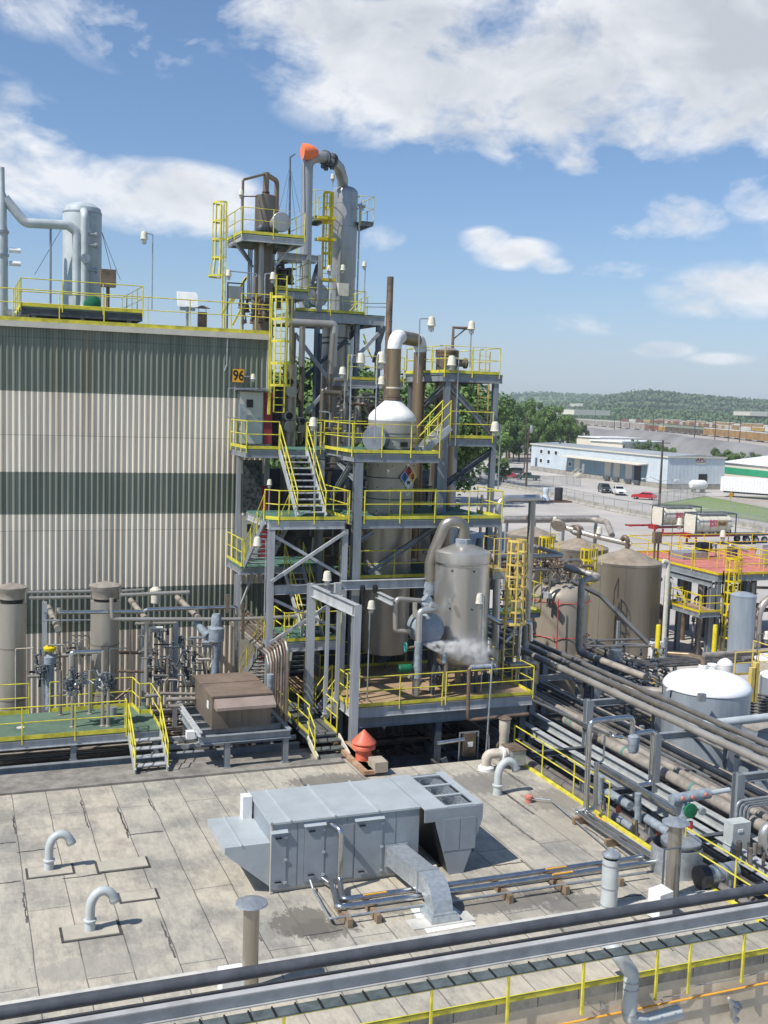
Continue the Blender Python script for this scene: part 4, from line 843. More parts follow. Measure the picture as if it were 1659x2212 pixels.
# ------------------------------------------------------------------ factory building with corrugated siding
YW = 44
zr = PY('c', 545, 15, YW).z; xr = PY('c', 548, 300, YW).x; zfb = PY('a', 800, 1245, YW).z; XC = PY('c', 590, 300, YW).x
def factory():
    t = T('factory_building', 'large factory building with corrugated beige and green striped siding', 'building')
    mb = MB(); x = -8.; P = .225; z0, z1 = 3.0, zr-.08; prof = []
    while x < xr: prof += [(x, 0), (x+.07, 0), (x+.105, -.055), (x+.155, -.055), (x+.19, 0)]; x += P
    prof.append((xr, 0)); n = len(prof)
    for z in (z0, z1): mb.v += [(a, YW+b, z) for a, b in prof]
    mb.f += [(i, i+1, i+1+n, i+n) for i in range(n-1)]
    O('wall', mb, 'siding', t, ang=20)
    O('side_wall', MB().box((-8, YW+.05, 0), (xr, 62, z1-.01)), 'door', t, smooth=False)
    O('lower_wall', MB().box((-8, YW-.02, 0), (xr, YW+.04, 3.0)), 'concrete', t)
    O('roof', MB().box((-8.1, YW-.1, z1), (XC+.1, 62, z1+.06)), 'concrete', t)
    O('fascia', MB().box((-8, YW-.2, zr-.2), (xr+.1, YW-.101, zr+.02)), 'fascia', t)
    O('roof_kerb', MB().box((-8, YW-.16, zr+.025), (xr+.05, YW+.1, zr+.17)), 'yellow', t)
    O('corner_trim', MB().box((xr+.01, YW-.12, 9), (XC, YW+.1, zr-.02)), 'steel_light', t)
    # roof edge rail
    rail(t, [(-8, YW, zr+.15), (PY('b', 590, 1500, YW).x, YW, zr+.15)], sp=1.7, toe=0)
    # doors on the stair landings and the red wall strip between levels
    def door(xa, xb, za, zb):
        d = O('door', MB().box((xa, YW-.16, za), (xb, YW-.085, zb)), 'door', t)
        O('door_frame', MB().box((xa-.06, YW-.13, za), (xa-.003, YW-.06, zb+.06)).box((xb+.003, YW-.13, za), (xb+.06, YW-.06, zb+.06)).box((xa, YW-.13, zb+.003), (xb, YW-.06, zb+.06)), 'steel', d)
        w = (xb-xa); O('window', MB().box((xa+w*.28, YW-.175, zb-.62), (xa+w*.58, YW-.161, zb-.3)), 'glass', d)
        O('handle', MB().box((xb-.16, YW-.2, za+.85), (xb-.1, YW-.161, za+1.1)), 'galv', d)
    a, b = PY('c', 325, 485, YW), PY('c', 505, 915, YW); door(a.x, b.x, b.z, a.z)
    O('door_canopy', MB().box((a.x-.2, YW-.5, a.z+.08), (b.x+.15, YW-.06, a.z+.12)), 'steel', t)
    c = PY('c', 585, 915, YW); O('red_panel', MB().box((b.x+.08, YW-.17, b.z), (c.x, YW-.121, PY('c', 560, 490, YW).z)), 'maroon', t)
    a2, b2 = PY('n', 105, 205, YW), PY('n', 290, 740, YW); door(a2.x, b2.x, b2.z, a2.z)
    c2 = PY('n', 430, 740, YW); O('red_panel', MB().box((b2.x+.12, YW-.17, b2.z), (c2.x, YW-.121, b2.z+3.1)), 'maroon', t)
    a3, b3 = PY('g', 600, 700, YW), PY('g', 700, 985, YW); c3 = PY('g', 825, 985, YW)
    O('lower_cladding', MB().box((PY('p',150,300,YW).x, YW-.09, b3.z-1.6), (PY('p',395,300,YW).x, YW-.062, PY('p',150,120,YW).z)), 'door', t)
    O('red_panel', MB().box((PY('g',765,900,YW).x, YW-.17, b3.z-1.5), (c3.x, YW-.121, PY('g', 780, 820, YW).z)), 'maroon', t)
    s0, s1 = PY('c', 267, 295, YW), PY('c', 360, 407, YW)
    sg = O('number_sign', MB().box((s0.x, YW-.12, s1.z), (s1.x, YW-.08, s0.z)), 'sign_yellow', t)
    text(sg, '96', ((s0.x+s1.x)/2, YW-.123, (s0.z+s1.z)/2-.01), (s0.z-s1.z)*1.08, 'black', sx=.82, bold=.012)
    # downpipe and conduit on the wall
    p0, p1 = PY('a', 1475, 1300, YW-.15), PY('a', 1470, 1500, YW-.15); O('drain_pipe', MB().tube([p0, p1, p1+Vector((-.1,0,-.25))], .03, 6, .05), 'galv', t)
    q = PY('c', 235, 455, YW-.2); q2 = PY('c', 560, 460, YW-.2); q3 = PY('c', 230, 700, YW-.2); O('conduit', MB().tube([q2, q, q3, q3+Vector((.4,0,0))], .022, 6, .08), 'galv', t)
    e = PY('c', 350, 640, YW-.3); O('switch_box', MB().box((e.x-.14, YW-.45, e.z-.35), (e.x+.14, YW-.25, e.z+.25)), 'galv', t)
    return t
BLD = factory()
q = PY('c', 440, 370, 43.6); t = T('wall_lamp', 'cream wall lamp above the upper landing door beside the 96 sign', 'lamp'); O('bracket', MB().tube([(q.x-.35,44,q.z-.2),(q.x-.35,43.6,q.z+.05),(q.x-.1,43.6,q.z+.05)], .02, 6), 'galv', t); lamphead(t, q.x, 43.6, q.z+.1, 1.0)

# --------------------------------------- equipment on the factory roof
def roof_gear():
    ZR = zr+.1
    Y = 45.2; a, b = PY('a', 135, 1130, Y), PY('a', 925, 1160, Y); zd = (a.z+b.z)/2+.02
    t = T('roof_platform', 'yellow railed grey platform on the factory roof under the pale grey tank', 'platform')
    deck(t, a.x, Y, b.x, Y+6, zd, 'green_grate', .28, 'steel_dark')
    rail(t, [(a.x, Y, zd), (b.x, Y, zd), (b.x, Y+6, zd), (a.x, Y+6, zd), (a.x, Y, zd)], sp=1.6)
    lg = MB()
    for x in (a.x+.5, (a.x+b.x)/2, b.x-.5):
        for y in (Y+.3, Y+5.6): lg.box((x-.08, y-.08, ZR-.1), (x+.08, y+.08, zd-.32))
    O('legs', lg, 'steel', t)
    # pale grey tank with pipe loop
    cx, cy, r = cyl('a', 405, 660, 700, 49.5); zt = zat('a', 530, 445, cx, cy); zs = zat('a', 530, 520, cx, cy)
    t = T('roof_tank', 'pale grey dome-topped tank with a loop of pipe on the factory roof', 'tank')
    O('shell', MB().lathe(cx, cy, [(r, zd), (r, zs), (r*.93, zs+(zt-zs)*.45), (r*.6, zt-.08), (r*.2, zt), (.02, zt+.03)], 32), 'clad_grey2', t)
    O('seam_band', MB().lathe(cx, cy, [(r+.015, zs-.03), (r+.015, zs+.03)], 32), 'galv', t)
    A = PY('a', 165, 580, 48.4); B_ = PY('a', 440, 595, 48.4); C_ = PY('a', 500, 640, 48.4); D_ = PY('a', 500, 1050, 48.4); S0 = PY('a', 30, 420, 48.4); S1 = PY('a', 120, 530, 48.4)
    O('vapour_pipe', MB().tube([S0, S1, A, B_, C_, D_], .2, 12, .35), 'clad_grey2', t)
    E0 = PY('a', 550, 530, 48.3); O('overhead_pipe', MB().tube([(cx, cy, zt-.25), (E0.x, 48.3, E0.z+.05), (E0.x, 48.3, zd)], .17, 12, .3), 'clad_grey2', t)
    nz = MB()
    for zz in (655, 725, 885): p = PY('a', 590, zz, 48.25); nz.lathe(p.y, p.z, [(.07, p.x-.2), (.07, p.x+.15), (.12, p.x+.16), (.12, p.x+.24)], 12, 'x')
    p = PY('a', 555, 810, 48.1); nz.lathe(p.x, p.z, [(.2, 48.05), (.2, 48.2)], 16, 'y'); O('nozzles', nz, 'galv', t)
    O('pump_body', MB().lathe(PY('a',590,1060,47).x, zd+.35, [(.1,46.2),(.32,46.3),(.32,46.9),(.1,47)], 16, 'y'), 'green_paint', t)
    gw = MB()
    for (x0, y0, x1, y1) in ((660, 640, 780, 950), (660, 640, 720, 880), (395, 625, 225, 915)): gw.tube([PY('a', x0, y0, 49.5), PY('a', x1, y1, 50)], .012, 4)
    O('guy_wires', gw, 'steel_dark', t)
    # stack at the left edge
    cx2, cy2, r2 = cyl('a', -35, 52, 600, 48.4); zt = zat('a', 20, 222, cx2, cy2)
    t = T('vent_stack', 'pale grey pipe stack at the left edge of the factory roof', 'stack')
    O('shaft', MB().lathe(cx2+.3*0, cy2, [(r2, ZR), (r2, zat('a',20,625,cx2,cy2)), (r2*.85, zat('a',20,600,cx2,cy2)), (r2*.8, zat('a',20,400,cx2,cy2)), (r2*.55, zat('a',20,380,cx2,cy2)), (r2*.5, zt)], 20), 'clad_grey2', t)
    fl = MB()
    for zz in (640, 790): z = zat('a', 30, zz, cx2, cy2); fl.lathe(cx2, cy2, [(r2*1.2, z-.05), (r2*1.2, z+.05)], 20)
    O('flanges', fl, 'galv', t); O('side_nozzle', MB().lathe(cy2, ZR+.5, [(.14, cx2), (.14, cx2+1.1)], 12, 'x').lathe(cy2-.1, zat('a',80,760,cx2,cy2), [(.1, cx2+.3), (.1, cx2+.75)], 10, 'x').lathe(cy2-.1, zat('a',80,845,cx2,cy2), [(.1, cx2+.3), (.1, cx2+.75)], 10, 'x'), 'white', t)
    p = PY('a', 328, 620, 48.4); O('pipe_support', MB().tube([(p.x, 48.4, p.z), (p.x, 48.4, zd)], .05, 6), 'steel', t)
    # odds on the roof
    p = PY('a', 700, 940, 46.5); t = T('junction_box', 'rusty brown box on a post behind the roof platform rail', 'box'); O('box', MB().box((p.x-.3, 46.3, p.z-.35), (p.x+.3, 46.7, p.z+.35)), 'pipe_brown', t); O('post', MB().tube([(p.x,46.5,zd),(p.x,46.5,p.z-.36)], .08, 6), 'pipe_brown', t)
    lamp('white-headed lamp on a slim pole rising from the factory roof', 'a', 985, 1150, 990, 655, 46, (-.35, 0), 1.5)
    p = PY('a', 1215, 1085, 45.5); t = T('floodlight', 'white square floodlight on a bracket at the factory roof edge', 'lamp'); O('housing', MB().prism([(p.x-.4,45.3,p.z-.25),(p.x+.4,45.3,p.z-.25),(p.x+.4,45.5,p.z+.33),(p.x-.4,45.5,p.z+.33)], (0,.3,.05)), 'white', t, smooth=False); O('bracket', MB().tube([(p.x,45.5,ZR-.1),(p.x,45.5,p.z-.2)], .06, 6).box((p.x-.3,45.35,p.z-.4),(p.x+.3,45.6,p.z-.27)), 'galv', t)
    p = PY('a', 1312, 1130, 46); t = T('roof_vent', 'brown capped vent pipe on the factory roof', 'vent'); O('pipe', MB().lathe(p.x, 46, [(.2, ZR-.1), (.2, PY('a',1312,1160,46).z)], 16), 'pipe_brown', t); O('cap', MB().lathe(p.x, 46, [(.34, p.z-.02), (.02, p.z+.1)], 16), 'pipe_brown', t)
    O('cap_struts', MB().tube([(p.x-.15,46,p.z-.3),(p.x-.15,46,p.z)], .012, 4).tube([(p.x+.15,46,p.z-.3),(p.x+.15,46,p.z)], .012, 4), 'pipe_brown', t)
roof_gear()

# ------------------------------------------------------------------ the low roof in front
RZ = 4.3
def low_roof():
    t = T('low_building', 'low building with a flat felt roof and beige front wall', 'building')
    mb = MB(); pts = [(-9,18.98),(18.0,18.98),(18.0,33.0),(12.45,33.0),(12.45,35.2),(-9,35.2)]
    mb.prism([(x,y,RZ-.3) for x, y in pts], (0,0,.3)); O('roof', mb, 'roofing', t, smooth=False)
    O('wall', MB().prism([(x,y,0) for x, y in [(-8.9,19.0),(17.95,19.0),(17.95,32.95),(12.4,32.95),(12.4,35.1),(-8.9,35.1)]], (0,0,RZ-.31)), 'beige_wall', t, smooth=False)
    k = MB(); k.box((-9,35.2,RZ-.9),(12.3,35.75,RZ+.02)); k.box((-9,33.9,RZ+.004),(12.2,35.2,RZ+.07)); O('back_kerb', k, 'kerb_felt', t, smooth=False)
    k = MB(); k.box((-9,21.75,RZ+.003),(18,21.95,RZ+.05)); O('expansion_strip', k, 'roofing_light', t, smooth=False)
    y = MB(); y.box((-9,18.9,RZ-.03),(18.0,18.975,RZ+.07)); O('front_kerb', y, 'yellow', t)
    y = MB(); y.box((18.005,18.5,RZ-.12),(18.11,33.0,RZ+.07)); O('side_kerb', y, 'yellow', t)
    rl = random.Random(12)
    for i in range(46):                      # curled, tarred laps along and across the felt strips
        xs = .46+.98*rl.randint(-2, 17)-.98*.0; yy = rl.uniform(19.5, 33); L_ = rl.uniform(.5, 2.4); mb2 = MB(); n_ = int(L_/.16)+2
        if 5.6 < xs < 13.2 and 24 < yy < 28: continue
        for k in range(n_):
            w_ = rl.uniform(.006, .024); o_ = rl.uniform(-.02, .02)
            if i % 3: mb2.box((xs+o_-w_, yy+k*.16, RZ+.002), (xs+o_+w_, yy+k*.16+.17, RZ+.014+.001*(k % 2)))
            elif k < 6: mb2.box((xs+k*.16, yy+o_-w_, RZ+.002), (xs+k*.16+.17, yy+o_+w_, RZ+.014+.001*(k % 2)))
        O('felt_lap', mb2, 'tar_grey', t, smooth=False)
    # raised felt patches and seams (real laps of felt)
    for i, (g, x0, y0, x1, y1, h) in enumerate([('l',180,400,440,490,.03),('l',620,360,900,455,.05),('l',400,755,720,885,.04),('l',760,560,960,640,.03),('k',1180,900,1480,1000,.03)]):
        a, b = PZ(g, x0, y1, RZ), PZ(g, x1, y0, RZ); O('felt_patch', MB().box((a.x, a.y, RZ+.004), (max(b.x, a.x+.6), max(b.y, a.y+.5), RZ+h)), 'roofing_light' if i == 4 else 'roof_patch', t, smooth=False)
        if i < 4: O('patch_lap', MB().box((a.x-.06, a.y-.05, RZ+.002), (max(b.x, a.x+.6)+.06, max(b.y, a.y+.5)+.05, RZ+h*.4)), 'tar', t, smooth=False)
    return t
LOW = low_roof()
# single rail along the front kerb, on its brackets
t = T('guard_rail', 'yellow single guard rail along the front roof kerb', 'railing')
hgt = .62
O('rail', MB().tube([(-9,18.8,RZ+hgt),(18.3,18.8,RZ+hgt)], .025, 8), 'yellow', t)
for x in [PZ('m', a, b, RZ).x for a, b in ((243,600),(583,570),(903,520),(1195,450),(1325,420),(1550,380))]+[3.5, 5.7]:
    O('post', MB().bar((x,18.8,RZ-.55),(x,18.8,RZ+hgt), .05, .05), 'yellow', t)
t = T('guard_rail', 'yellow guard rail along the far right roof kerb above the pipe trench', 'railing')
rail(t, [(18.1,32.9,RZ+.15),(18.1,26.9,RZ+.15)], h=1.0, sp=1.95, toe=0)
t = T('guard_rail', 'yellow guard rail with a grey painted gap right of the round roof fan', 'railing')
rail(t, [(18.15,23.3,RZ+.15),(18.15,19.2,RZ+.15)], h=1.0, sp=1.8, toe=0)

def goose(g, bx, by, label, r=.108, arch=.42, hh=.55, tall=1.):
    p = PZ(g, bx, by, RZ); t = T('gooseneck_vent', label, 'vent', 'gooseneck vents on the low roof'); x, y = p.x, p.y; s = tall
    pts = [(x, y, RZ+.22*s)]+[(x+arch*s*(1-math.cos(a))*.5*1.35, y, RZ+(.5+.42*math.sin(a))*s) for a in [i*math.pi*.86/10 for i in range(11)]]
    O('pipe', MB().tube(pts, r*s, 14), 'vent_grey', t); O('base', MB().lathe(x, y, [(.125*s, RZ), (.12*s, RZ+.24*s), (.15*s, RZ+.25*s), (.15*s, RZ+.28*s), (.1*s, RZ+.3*s)], 18), 'vent_grey', t)
    e = Vector(pts[-1]); d = (e-Vector(pts[-2])).normalized(); O('mouth_ring', MB().tube([e-d*.02, e+d*.05], r*s*1.15, 14), 'galv', t)
goose('l', 305, 435, 'grey gooseneck vent on the low roof, the one farthest left', tall=1.0)
goose('l', 560, 815, 'grey gooseneck vent on the low roof, in front of the farthest left one', tall=1.0)
goose('r', 1360, 645, 'grey gooseneck vent on the low roof behind the air handler near the yellow kerb', tall=1.15)

def hvac():
    t = T('air_handler', 'large grey rooftop air-handling unit with intake hood and slanted condenser end', 'air conditioner')
    a = PZ('k', 380, 785, RZ); x0, y0 = a.x, 25.1; zt = 6.08; zb = RZ+.12; x1 = PY('k', 1215, 325, y0).x; yb = 27.3
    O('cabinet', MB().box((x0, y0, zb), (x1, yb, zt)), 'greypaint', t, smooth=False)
    O('roof_sheet', MB().box((x0-.04, y0-.04, zt+.001), (x1, yb+.04, zt+.05)), 'greypaint_lit', t)
    sm = MB()
    for xx in (500, 745, 985): X = PY('k', xx, 370, y0).x; sm.box((X-.02, y0-.06, zt+.051), (X+.02, yb+.05, zt+.09))
    sm.box((x0-.05, y0-.06, zt+.051), (x0, yb+.05, zt+.085)); O('roof_seams', sm, 'greypaint_lit', t)
    O('base_curb', MB().box((x0+.1, y0+.08, RZ+.002), (x1+.6, yb-.05, zb-.002)), 'fascia', t)
    b = PY('k', 135, 540, y0+.1); c = PY('k', 135, 575, y0+.1); z2, z3 = b.z, c.z
    O('intake_hood', MB().prism([(x0-.003, y0+.06, z2), (b.x, y0+.06, z2), (b.x, y0+.06, z3), (x0-.003, y0+.06, zb+.05)], (0, yb-y0-.25, 0)), 'greypaint_lit', t, smooth=False)
    X = PY('k', 235, 520, y0).x; O('hood_seam', MB().box((X-.015, y0+.04, z2), (X+.015, yb-.17, z2+.035)), 'greypaint_lit', t)
    # condenser section
    xa, xb = x1+.03, PY('k', 1562, 335, y0-.25).x; ya, yc = y0-.28, yb+.1; z4 = PY('k', 1275, 425, ya).z; xm = PY('k', 1300, 425, ya).x; xf = PY('k', 1380, 700, ya).x; xg = PY('k', 1450, 690, ya).x; zl = PY('k', 1400, 700, ya).z
    O('condenser_housing', MB().prism([(xa, ya, zt-.3), (xa, ya, zt+.02), (xb, ya, zt+.02), (xb, ya, zt-.35), (xg, ya, zl), (xf, ya, zl), (xm, ya, zt-.3)], (0, .04, 0)).prism([(xa, yc-.04, zt-.3), (xa, yc-.04, zt+.02), (xb, yc-.04, zt+.02), (xb, yc-.04, zt-.35), (xg, yc-.04, zl), (xf, yc-.04, zl), (xm, yc-.04, zt-.3)], (0, .04, 0))
      .prism([(xb, ya+.04, zt-.35), (xb, ya+.04, zt+.02), (xb-.03, ya+.04, zt+.02), (xg-.03, ya+.04, zl), (xg, ya+.04, zl)], (0, yc-ya-.08, 0)), 'greypaint', t, smooth=False)
    O('coil', MB().prism([(xm+.02, ya+.05, zt-.32), (xm+.08, ya+.05, zt-.32), (xf+.08, ya+.05, zl), (xf+.02, ya+.05, zl)], (0, yc-ya-.1, 0)), 'black', t, smooth=False)
    pn = MB(); 
    for (u0, u1, v0, v1) in ((1350,1430,385,550),(1445,1520,375,540),): 
        A, B2 = PY('k', u0, v0, ya), PY('k', u1, v1, ya); pn.box((A.x, ya-.012, B2.z), (B2.x, ya-.001, A.z))
    O('access_panel', pn, 'greypaint', t)
    fx0, fx1 = xa+.62, xb-.22; n = 3; w = (yc-ya-.3)/3
    top = MB(); top.box((xa, ya, zt+.021), (fx0, yc, zt+.06)); top.box((fx1, ya, zt+.021), (xb, yc, zt+.06))
    for i in range(4): yy = ya+.03+i*w; top.box((fx0+.001, yy, zt+.021), (fx1-.001, yy+.1, zt+.06))
    O('condenser_top', top, 'greypaint_lit', t)
    O('fan_plenum', MB().box((fx0, ya+.05, zt-.35), (fx1, yc-.05, zt-.33)), 'black', t)
    for i in range(3):
        cy = ya+.03+i*w+.05+w/2; cx = (fx0+fx1)/2; fr = min(w, fx1-fx0)*.42
        rg = O('fan_ring', MB().lathe(cx, cy, [(fr, zt-.3), (fr, zt), (fr+.02, zt), (fr+.02, zt-.3)], 24, cap=False).box((fx0, cy-w/2+.06, zt-.02), (fx0+.02, cy+w/2-.06, zt+.02)), 'greypaint', t)
        bl = MB(); bl.lathe(cx, cy, [(.07, zt-.22), (.07, zt-.1), (.03, zt-.08)], 12)
        for k in range(4):
            an = k*math.pi/2+.4+i; d = Vector((math.cos(an), math.sin(an), 0)); s_ = Vector((-d.y, d.x, 0))
            bl.add([Vector((cx,cy,zt-.17))+d*.06-s_*.05, Vector((cx,cy,zt-.2))+d*fr*.95-s_*.12, Vector((cx,cy,zt-.12))+d*fr*.95+s_*.12, Vector((cx,cy,zt-.15))+d*.06+s_*.05], [(0,1,2,3)])
        O('fan_blades', bl, 'galv', rg)
        gm = MB()
        for k in range(1, 9): X = fx0+(fx1-fx0)*k/9; gm.tube([(X, cy-w/2+.06, zt+.035), (X, cy+w/2-.06, zt+.035)], .004, 4)
        for k in range(1, 7): Y_ = cy-w/2+w*k/7; gm.tube([(fx0, Y_, zt+.04), (fx1, Y_, zt+.04)], .004, 4)
        O('fan_guard', gm, 'steel_dark', rg)
    for xx in [x0+(x1-x0)*k/6 for k in range(1, 6)]: O('panel_joint', MB().box((xx-.006, y0-.008, zb+.01), (xx+.006, y0-.001, zt-.005)), 'fascia' if 0 else 'greypaint_dark', t)
    for k in range(1, 9): X = x0+.3+k*.4; O('screw_row', MB().box((X, y0-.006, zb+.05), (X+.012, y0-.002, zb+.06)).box((X, y0-.007, zt-.06), (X+.012, y0-.001, zt-.05)), 'galv', t) if 0 else None
    # service doors with handles and hinges, rain gutters over them
    def D(u0, v0, u1, v1, dv):
        A, B2 = PY('k', u0, v0, y0), PY('k', u1, v1, y0)
        d = O('service_door', MB().box((A.x, y0-.022, B2.z), (B2.x, y0-.001, A.z)), 'greypaint', t)
        ln = MB(); ln.box((A.x-.006, y0-.006, B2.z-.006), (A.x-.0005, y0-.002, A.z)); ln.box((B2.x+.0005, y0-.006, B2.z-.006), (B2.x+.006, y0-.002, A.z)); O('door_gap', ln, 'black', d)
        O('rain_lip', MB().prism([(A.x-.03, y0-.001, A.z+.02), (A.x-.03, y0-.09, A.z+.0), (A.x-.03, y0-.001, A.z+.07)], (B2.x-A.x+.06, 0, 0)), 'greypaint_lit', d)
        h = MB()
        for z in (A.z-.14, B2.z+.18): h.box((A.x+.1, y0-.07, z-.015), (A.x+.26, y0-.045, z+.02)); h.box((A.x+.23, y0-.05, z-.012), (A.x+.26, y0-.023, z+.012))
        O('door_handle', h, 'black', d)
        hg = MB()
        for z in (A.z-.14, (A.z+B2.z)/2, B2.z+.14): hg.box((B2.x-.05, y0-.04, z-.03), (B2.x+.03, y0-.023, z+.03))
        O('hinge', hg, 'greypaint_lit', d)
    D(395, 460, 470, 760, 0); D(580, 420, 680, 715, 0); D(860, 390, 1000, 690, 0); 
    A, B2 = PY('k', 700, 425, y0), PY('k', 840, 700, y0); O('blank_panel', MB().box((A.x, y0-.014, B2.z), (B2.x, y0-.001, A.z)), 'greypaint', t)
    O('corner_post', MB().box((x0-.02, y0-.02, RZ+.01), (x0+.02, y0+.02, zt)), 'fascia', t)
    e = PY('k', 235, 310, yb-.1); O('disconnect_box', MB().box((x0-.3, yb-.5, zt-.62), (x0-.06, yb-.2, zt+.12)), 'white', t); O('conduit', MB().tube([(x0-.06,yb-.35,zt-.2),(x0-.12,yb-.1,zt-.3),(x0-.1,yb-.1,zt-.9)], .025, 6), 'galv', t)
    # galvanised duct going down into the roof
    xc = 10.5; path = [(y0-.001, 4.92, 0), (24.2, 4.94, 0), (23.35, 4.96, 0)]+[(23.35-.62*math.sin(a), 4.96-.62*(1-math.cos(a)), a) for a in [k*math.pi/12 for k in range(1, 7)]]+[(22.73, RZ+.2, math.pi/2)]
    V = []
    for i, (y, z, a) in enumerate(path):
        f = min(1, i/3); X = xc+.2*f
        for sx, sn in ((-1,1),(1,1),(1,-1),(-1,-1)): V.append((X+sx*(.27-.02*f), y-sn*.25*math.sin(a), z+sn*.25*math.cos(a)))
    mb = MB().add(V, [(4*i+j, 4*i+(j+1)%4, 4*i+4+(j+1)%4, 4*i+4+j) for i in range(len(path)-1) for j in range(4)])
    jb = MB()
    for i in (2, 9): y, z, a = path[i]; X = xc+.2*min(1, i/3); jb.box((X-.29, y-.02-.27*math.sin(a), z-.27*math.cos(a)-.01), (X+.29, y+.02+.27*math.sin(a), z+.27*math.cos(a)+.01))
    O('duct_joint', jb, 'galv_duct', t); y2 = 22.48
    O('duct', mb, 'galv_duct', t, smooth=False)
    X = xc+.2; O('duct_collar', MB().box((X-.36, y2-.12, RZ+.03), (X+.36, y2+.6, RZ+.17)).box((X-.3, y2-.06, RZ+.171), (X+.3, y2+.54, RZ+.22)), 'galv_duct', t)
    O('duct_flashing', MB().add([(X-.6,y2-.4,RZ+.006),(X+.68,y2-.36,RZ+.006),(X+.55,y2+.8,RZ+.006),(X-.5,y2+.85,RZ+.006)], [(0,1,2,3)]), 'white', t)
    rb = MB(); rb.box((xc-.31, y0-.05, 4.63), (xc+.31, y0-.024, 5.21)); O('duct_rib', rb, 'galv_duct', t)
hvac()
def roof_pipes():
    # chrome insulated pair + conduit running along the roof from the air handler to the pipe bridge
    t = T('insulated_pipes', 'pair of shiny insulated pipes on timber blocks running across the low roof', 'pipes')
    y0 = 25.1; zc = RZ+.3
    P = lambda *a: PZ(*a)
    A = PY('k', 722, 410, y0); z1 = A.z; xa = A.x
    l1 = P('k', 800, 845, zc); l2 = P('k', 785, 885, zc); r1 = P('j', 740, 1095, zc); r2 = P('j', 830, 1125, zc); ya, yb = (l1.y+r1.y)/2, (l2.y+r2.y)/2
    ra = P('j', 375, 820, zc); rb = P('j', 310, 800, zc)
    xr1, xr2 = 17.12, 17.38
    # verticals by the trench
    O('pipe', MB().tube([(xa, y0, z1), (xa+.16, y0-.35, z1-.03), (xa+.16, y0-.35, zc), (l1.x, ya, zc), (xr1, ya, zc), (xr1, 27.0, zc), (17.05, 27.05, zc)], .075, 12, .14), 'chrome', t)
    B2 = PY('k', 680, 712, y0); O('pipe', MB().tube([(B2.x, y0, B2.z), (B2.x+.12, y0-.28, B2.z-.05), (B2.x+.12, y0-.3, zc-.01), (l2.x-.05, yb, zc-.01), (xr2, yb, zc-.01), (xr2, 27.0, zc-.01), (xr2, 27.0, zc+.2)], .075, 12, .14), 'chrome', t)
    yc = yb-.3; C0 = PY('k', 615, 740, y0-.2)
    O('conduit', MB().tube([(C0.x, y0-.1, C0.z+.05), (C0.x+.02, y0-.3, C0.z-.1), (l2.x-.35, yc, RZ+.2), (P('j',770,1200,RZ+.2).x, yc-.02, RZ+.2)], .03, 8, .08), 'galv', t)
    for x in (l2.x+.1, 9.2, 11.0, 12.7, 14.3, 15.9): O('timber_block', MB().box((x-.06, yb-.5, RZ+.01), (x+.06, ya+.2, zc-.09)), 'timber', t)
    for y in (26.9, 25.2): O('timber_block', MB().box((16.9, y-.06, RZ+.01), (17.6, y+.06, zc-.09)), 'timber', t)
    for x, yy in ((PZ('k', 990, 835, zc).x, ya), (P('m', 790, 20, zc).x, ya), (P('j', 175, 1215, zc).x, yb)):
        O('orange_tag', MB().box((x-.3, yy-.06, zc+.05), (x+.3, yy-.02, zc+.078)), 'tag_orange', t)
    tg = MB().box((17.4, 26, zc+.06), (17.43, 26.5, zc+.08))
    O('orange_tag', tg, 'tag_orange', t)
    # risers at the kerb, over the trench
    zt = PY('j', 385, 150, 27).z
    return t
roof_pipes()
def red_vent():
    p = PZ('h', 200, 1960, RZ+.35); t = T('roof_ventilator', 'orange-red mushroom roof ventilator with a conical cap on the roof corner', 'vent')
    x, y = p.x, p.y; z = RZ+.35; 
    x, y = 12.75, 33.6; q = zat('h', 200, 1750, x, y); z = zat('h', 200, 1975, x, y)
    h = q-z
    O('base_plate', MB().box((x-.36, y-.36, z), (x+.36, y+.36, z+.06)), 'orange', t); O('neck', MB().lathe(x, y, [(.27, z+.06), (.27, z+h*.42)], 24), 'orange', t)
    O('skirt', MB().lathe(x, y, [(.3, z+h*.4), (.4, z+h*.42), (.4, z+h*.5), (.33, z+h*.56)], 24), 'orange', t); O('cap', MB().lathe(x, y, [(.36, z+h*.56), (.42, z+h*.6), (.41, z+h*.64), (.02, z+h)], 28), 'orange', t)
    t = T('roof_ledge', 'rusty steel and timber ledge at the edge of the roof gap under the red ventilator', 'ledge')
    O('ledge_beam', MB().box((12.35, 32.4, RZ+.075), (12.75, 35.9, RZ+.2)).box((12.5, 32.5, RZ+.2), (13.2, 35.6, z-.002)), 'rusty', t); O('timber_box', MB().box((12.7, 32.35, z+.002), (13.15, 33.0, z+.35)), 'timber_pale', t)
red_vent()
# little roof fan house and tee vent at the roof corner by the trench
p = PZ('r', 1265, 440, RZ); t = T('roof_exhaust', 'beige elbow exhaust joined to a grey box with a rusty lid near the trench rail', 'vent')
O('elbow', MB().tube([(p.x, p.y, RZ), (p.x, p.y, RZ+.55), (p.x+.75, p.y-.1, RZ+.55)], .17, 14, .25), 'cream_dirty', t); O('collar', MB().lathe(p.x, p.y, [(.27, RZ), (.27, RZ+.1), (.2, RZ+.16)], 18).lathe(p.y-.1, RZ+.55, [(.23, p.x+.5), (.23, p.x+.58)], 18, 'x'), 'white', t)
O('fan_box', MB().box((p.x+.75, p.y-.45, RZ+.2), (p.x+1.25, p.y+.3, RZ+.7)), 'galv', t, smooth=False); O('lid', MB().box((p.x+.72, p.y-.48, RZ+.702), (p.x+1.28, p.y+.33, RZ+.74)), 'pipe_brown', t)
p = PZ('r', 1410, 350, RZ); cx, cy, r = cyl('r', 1375, 1460, 150, p.y); zt = zat('r', 1420, 0, cx, cy)
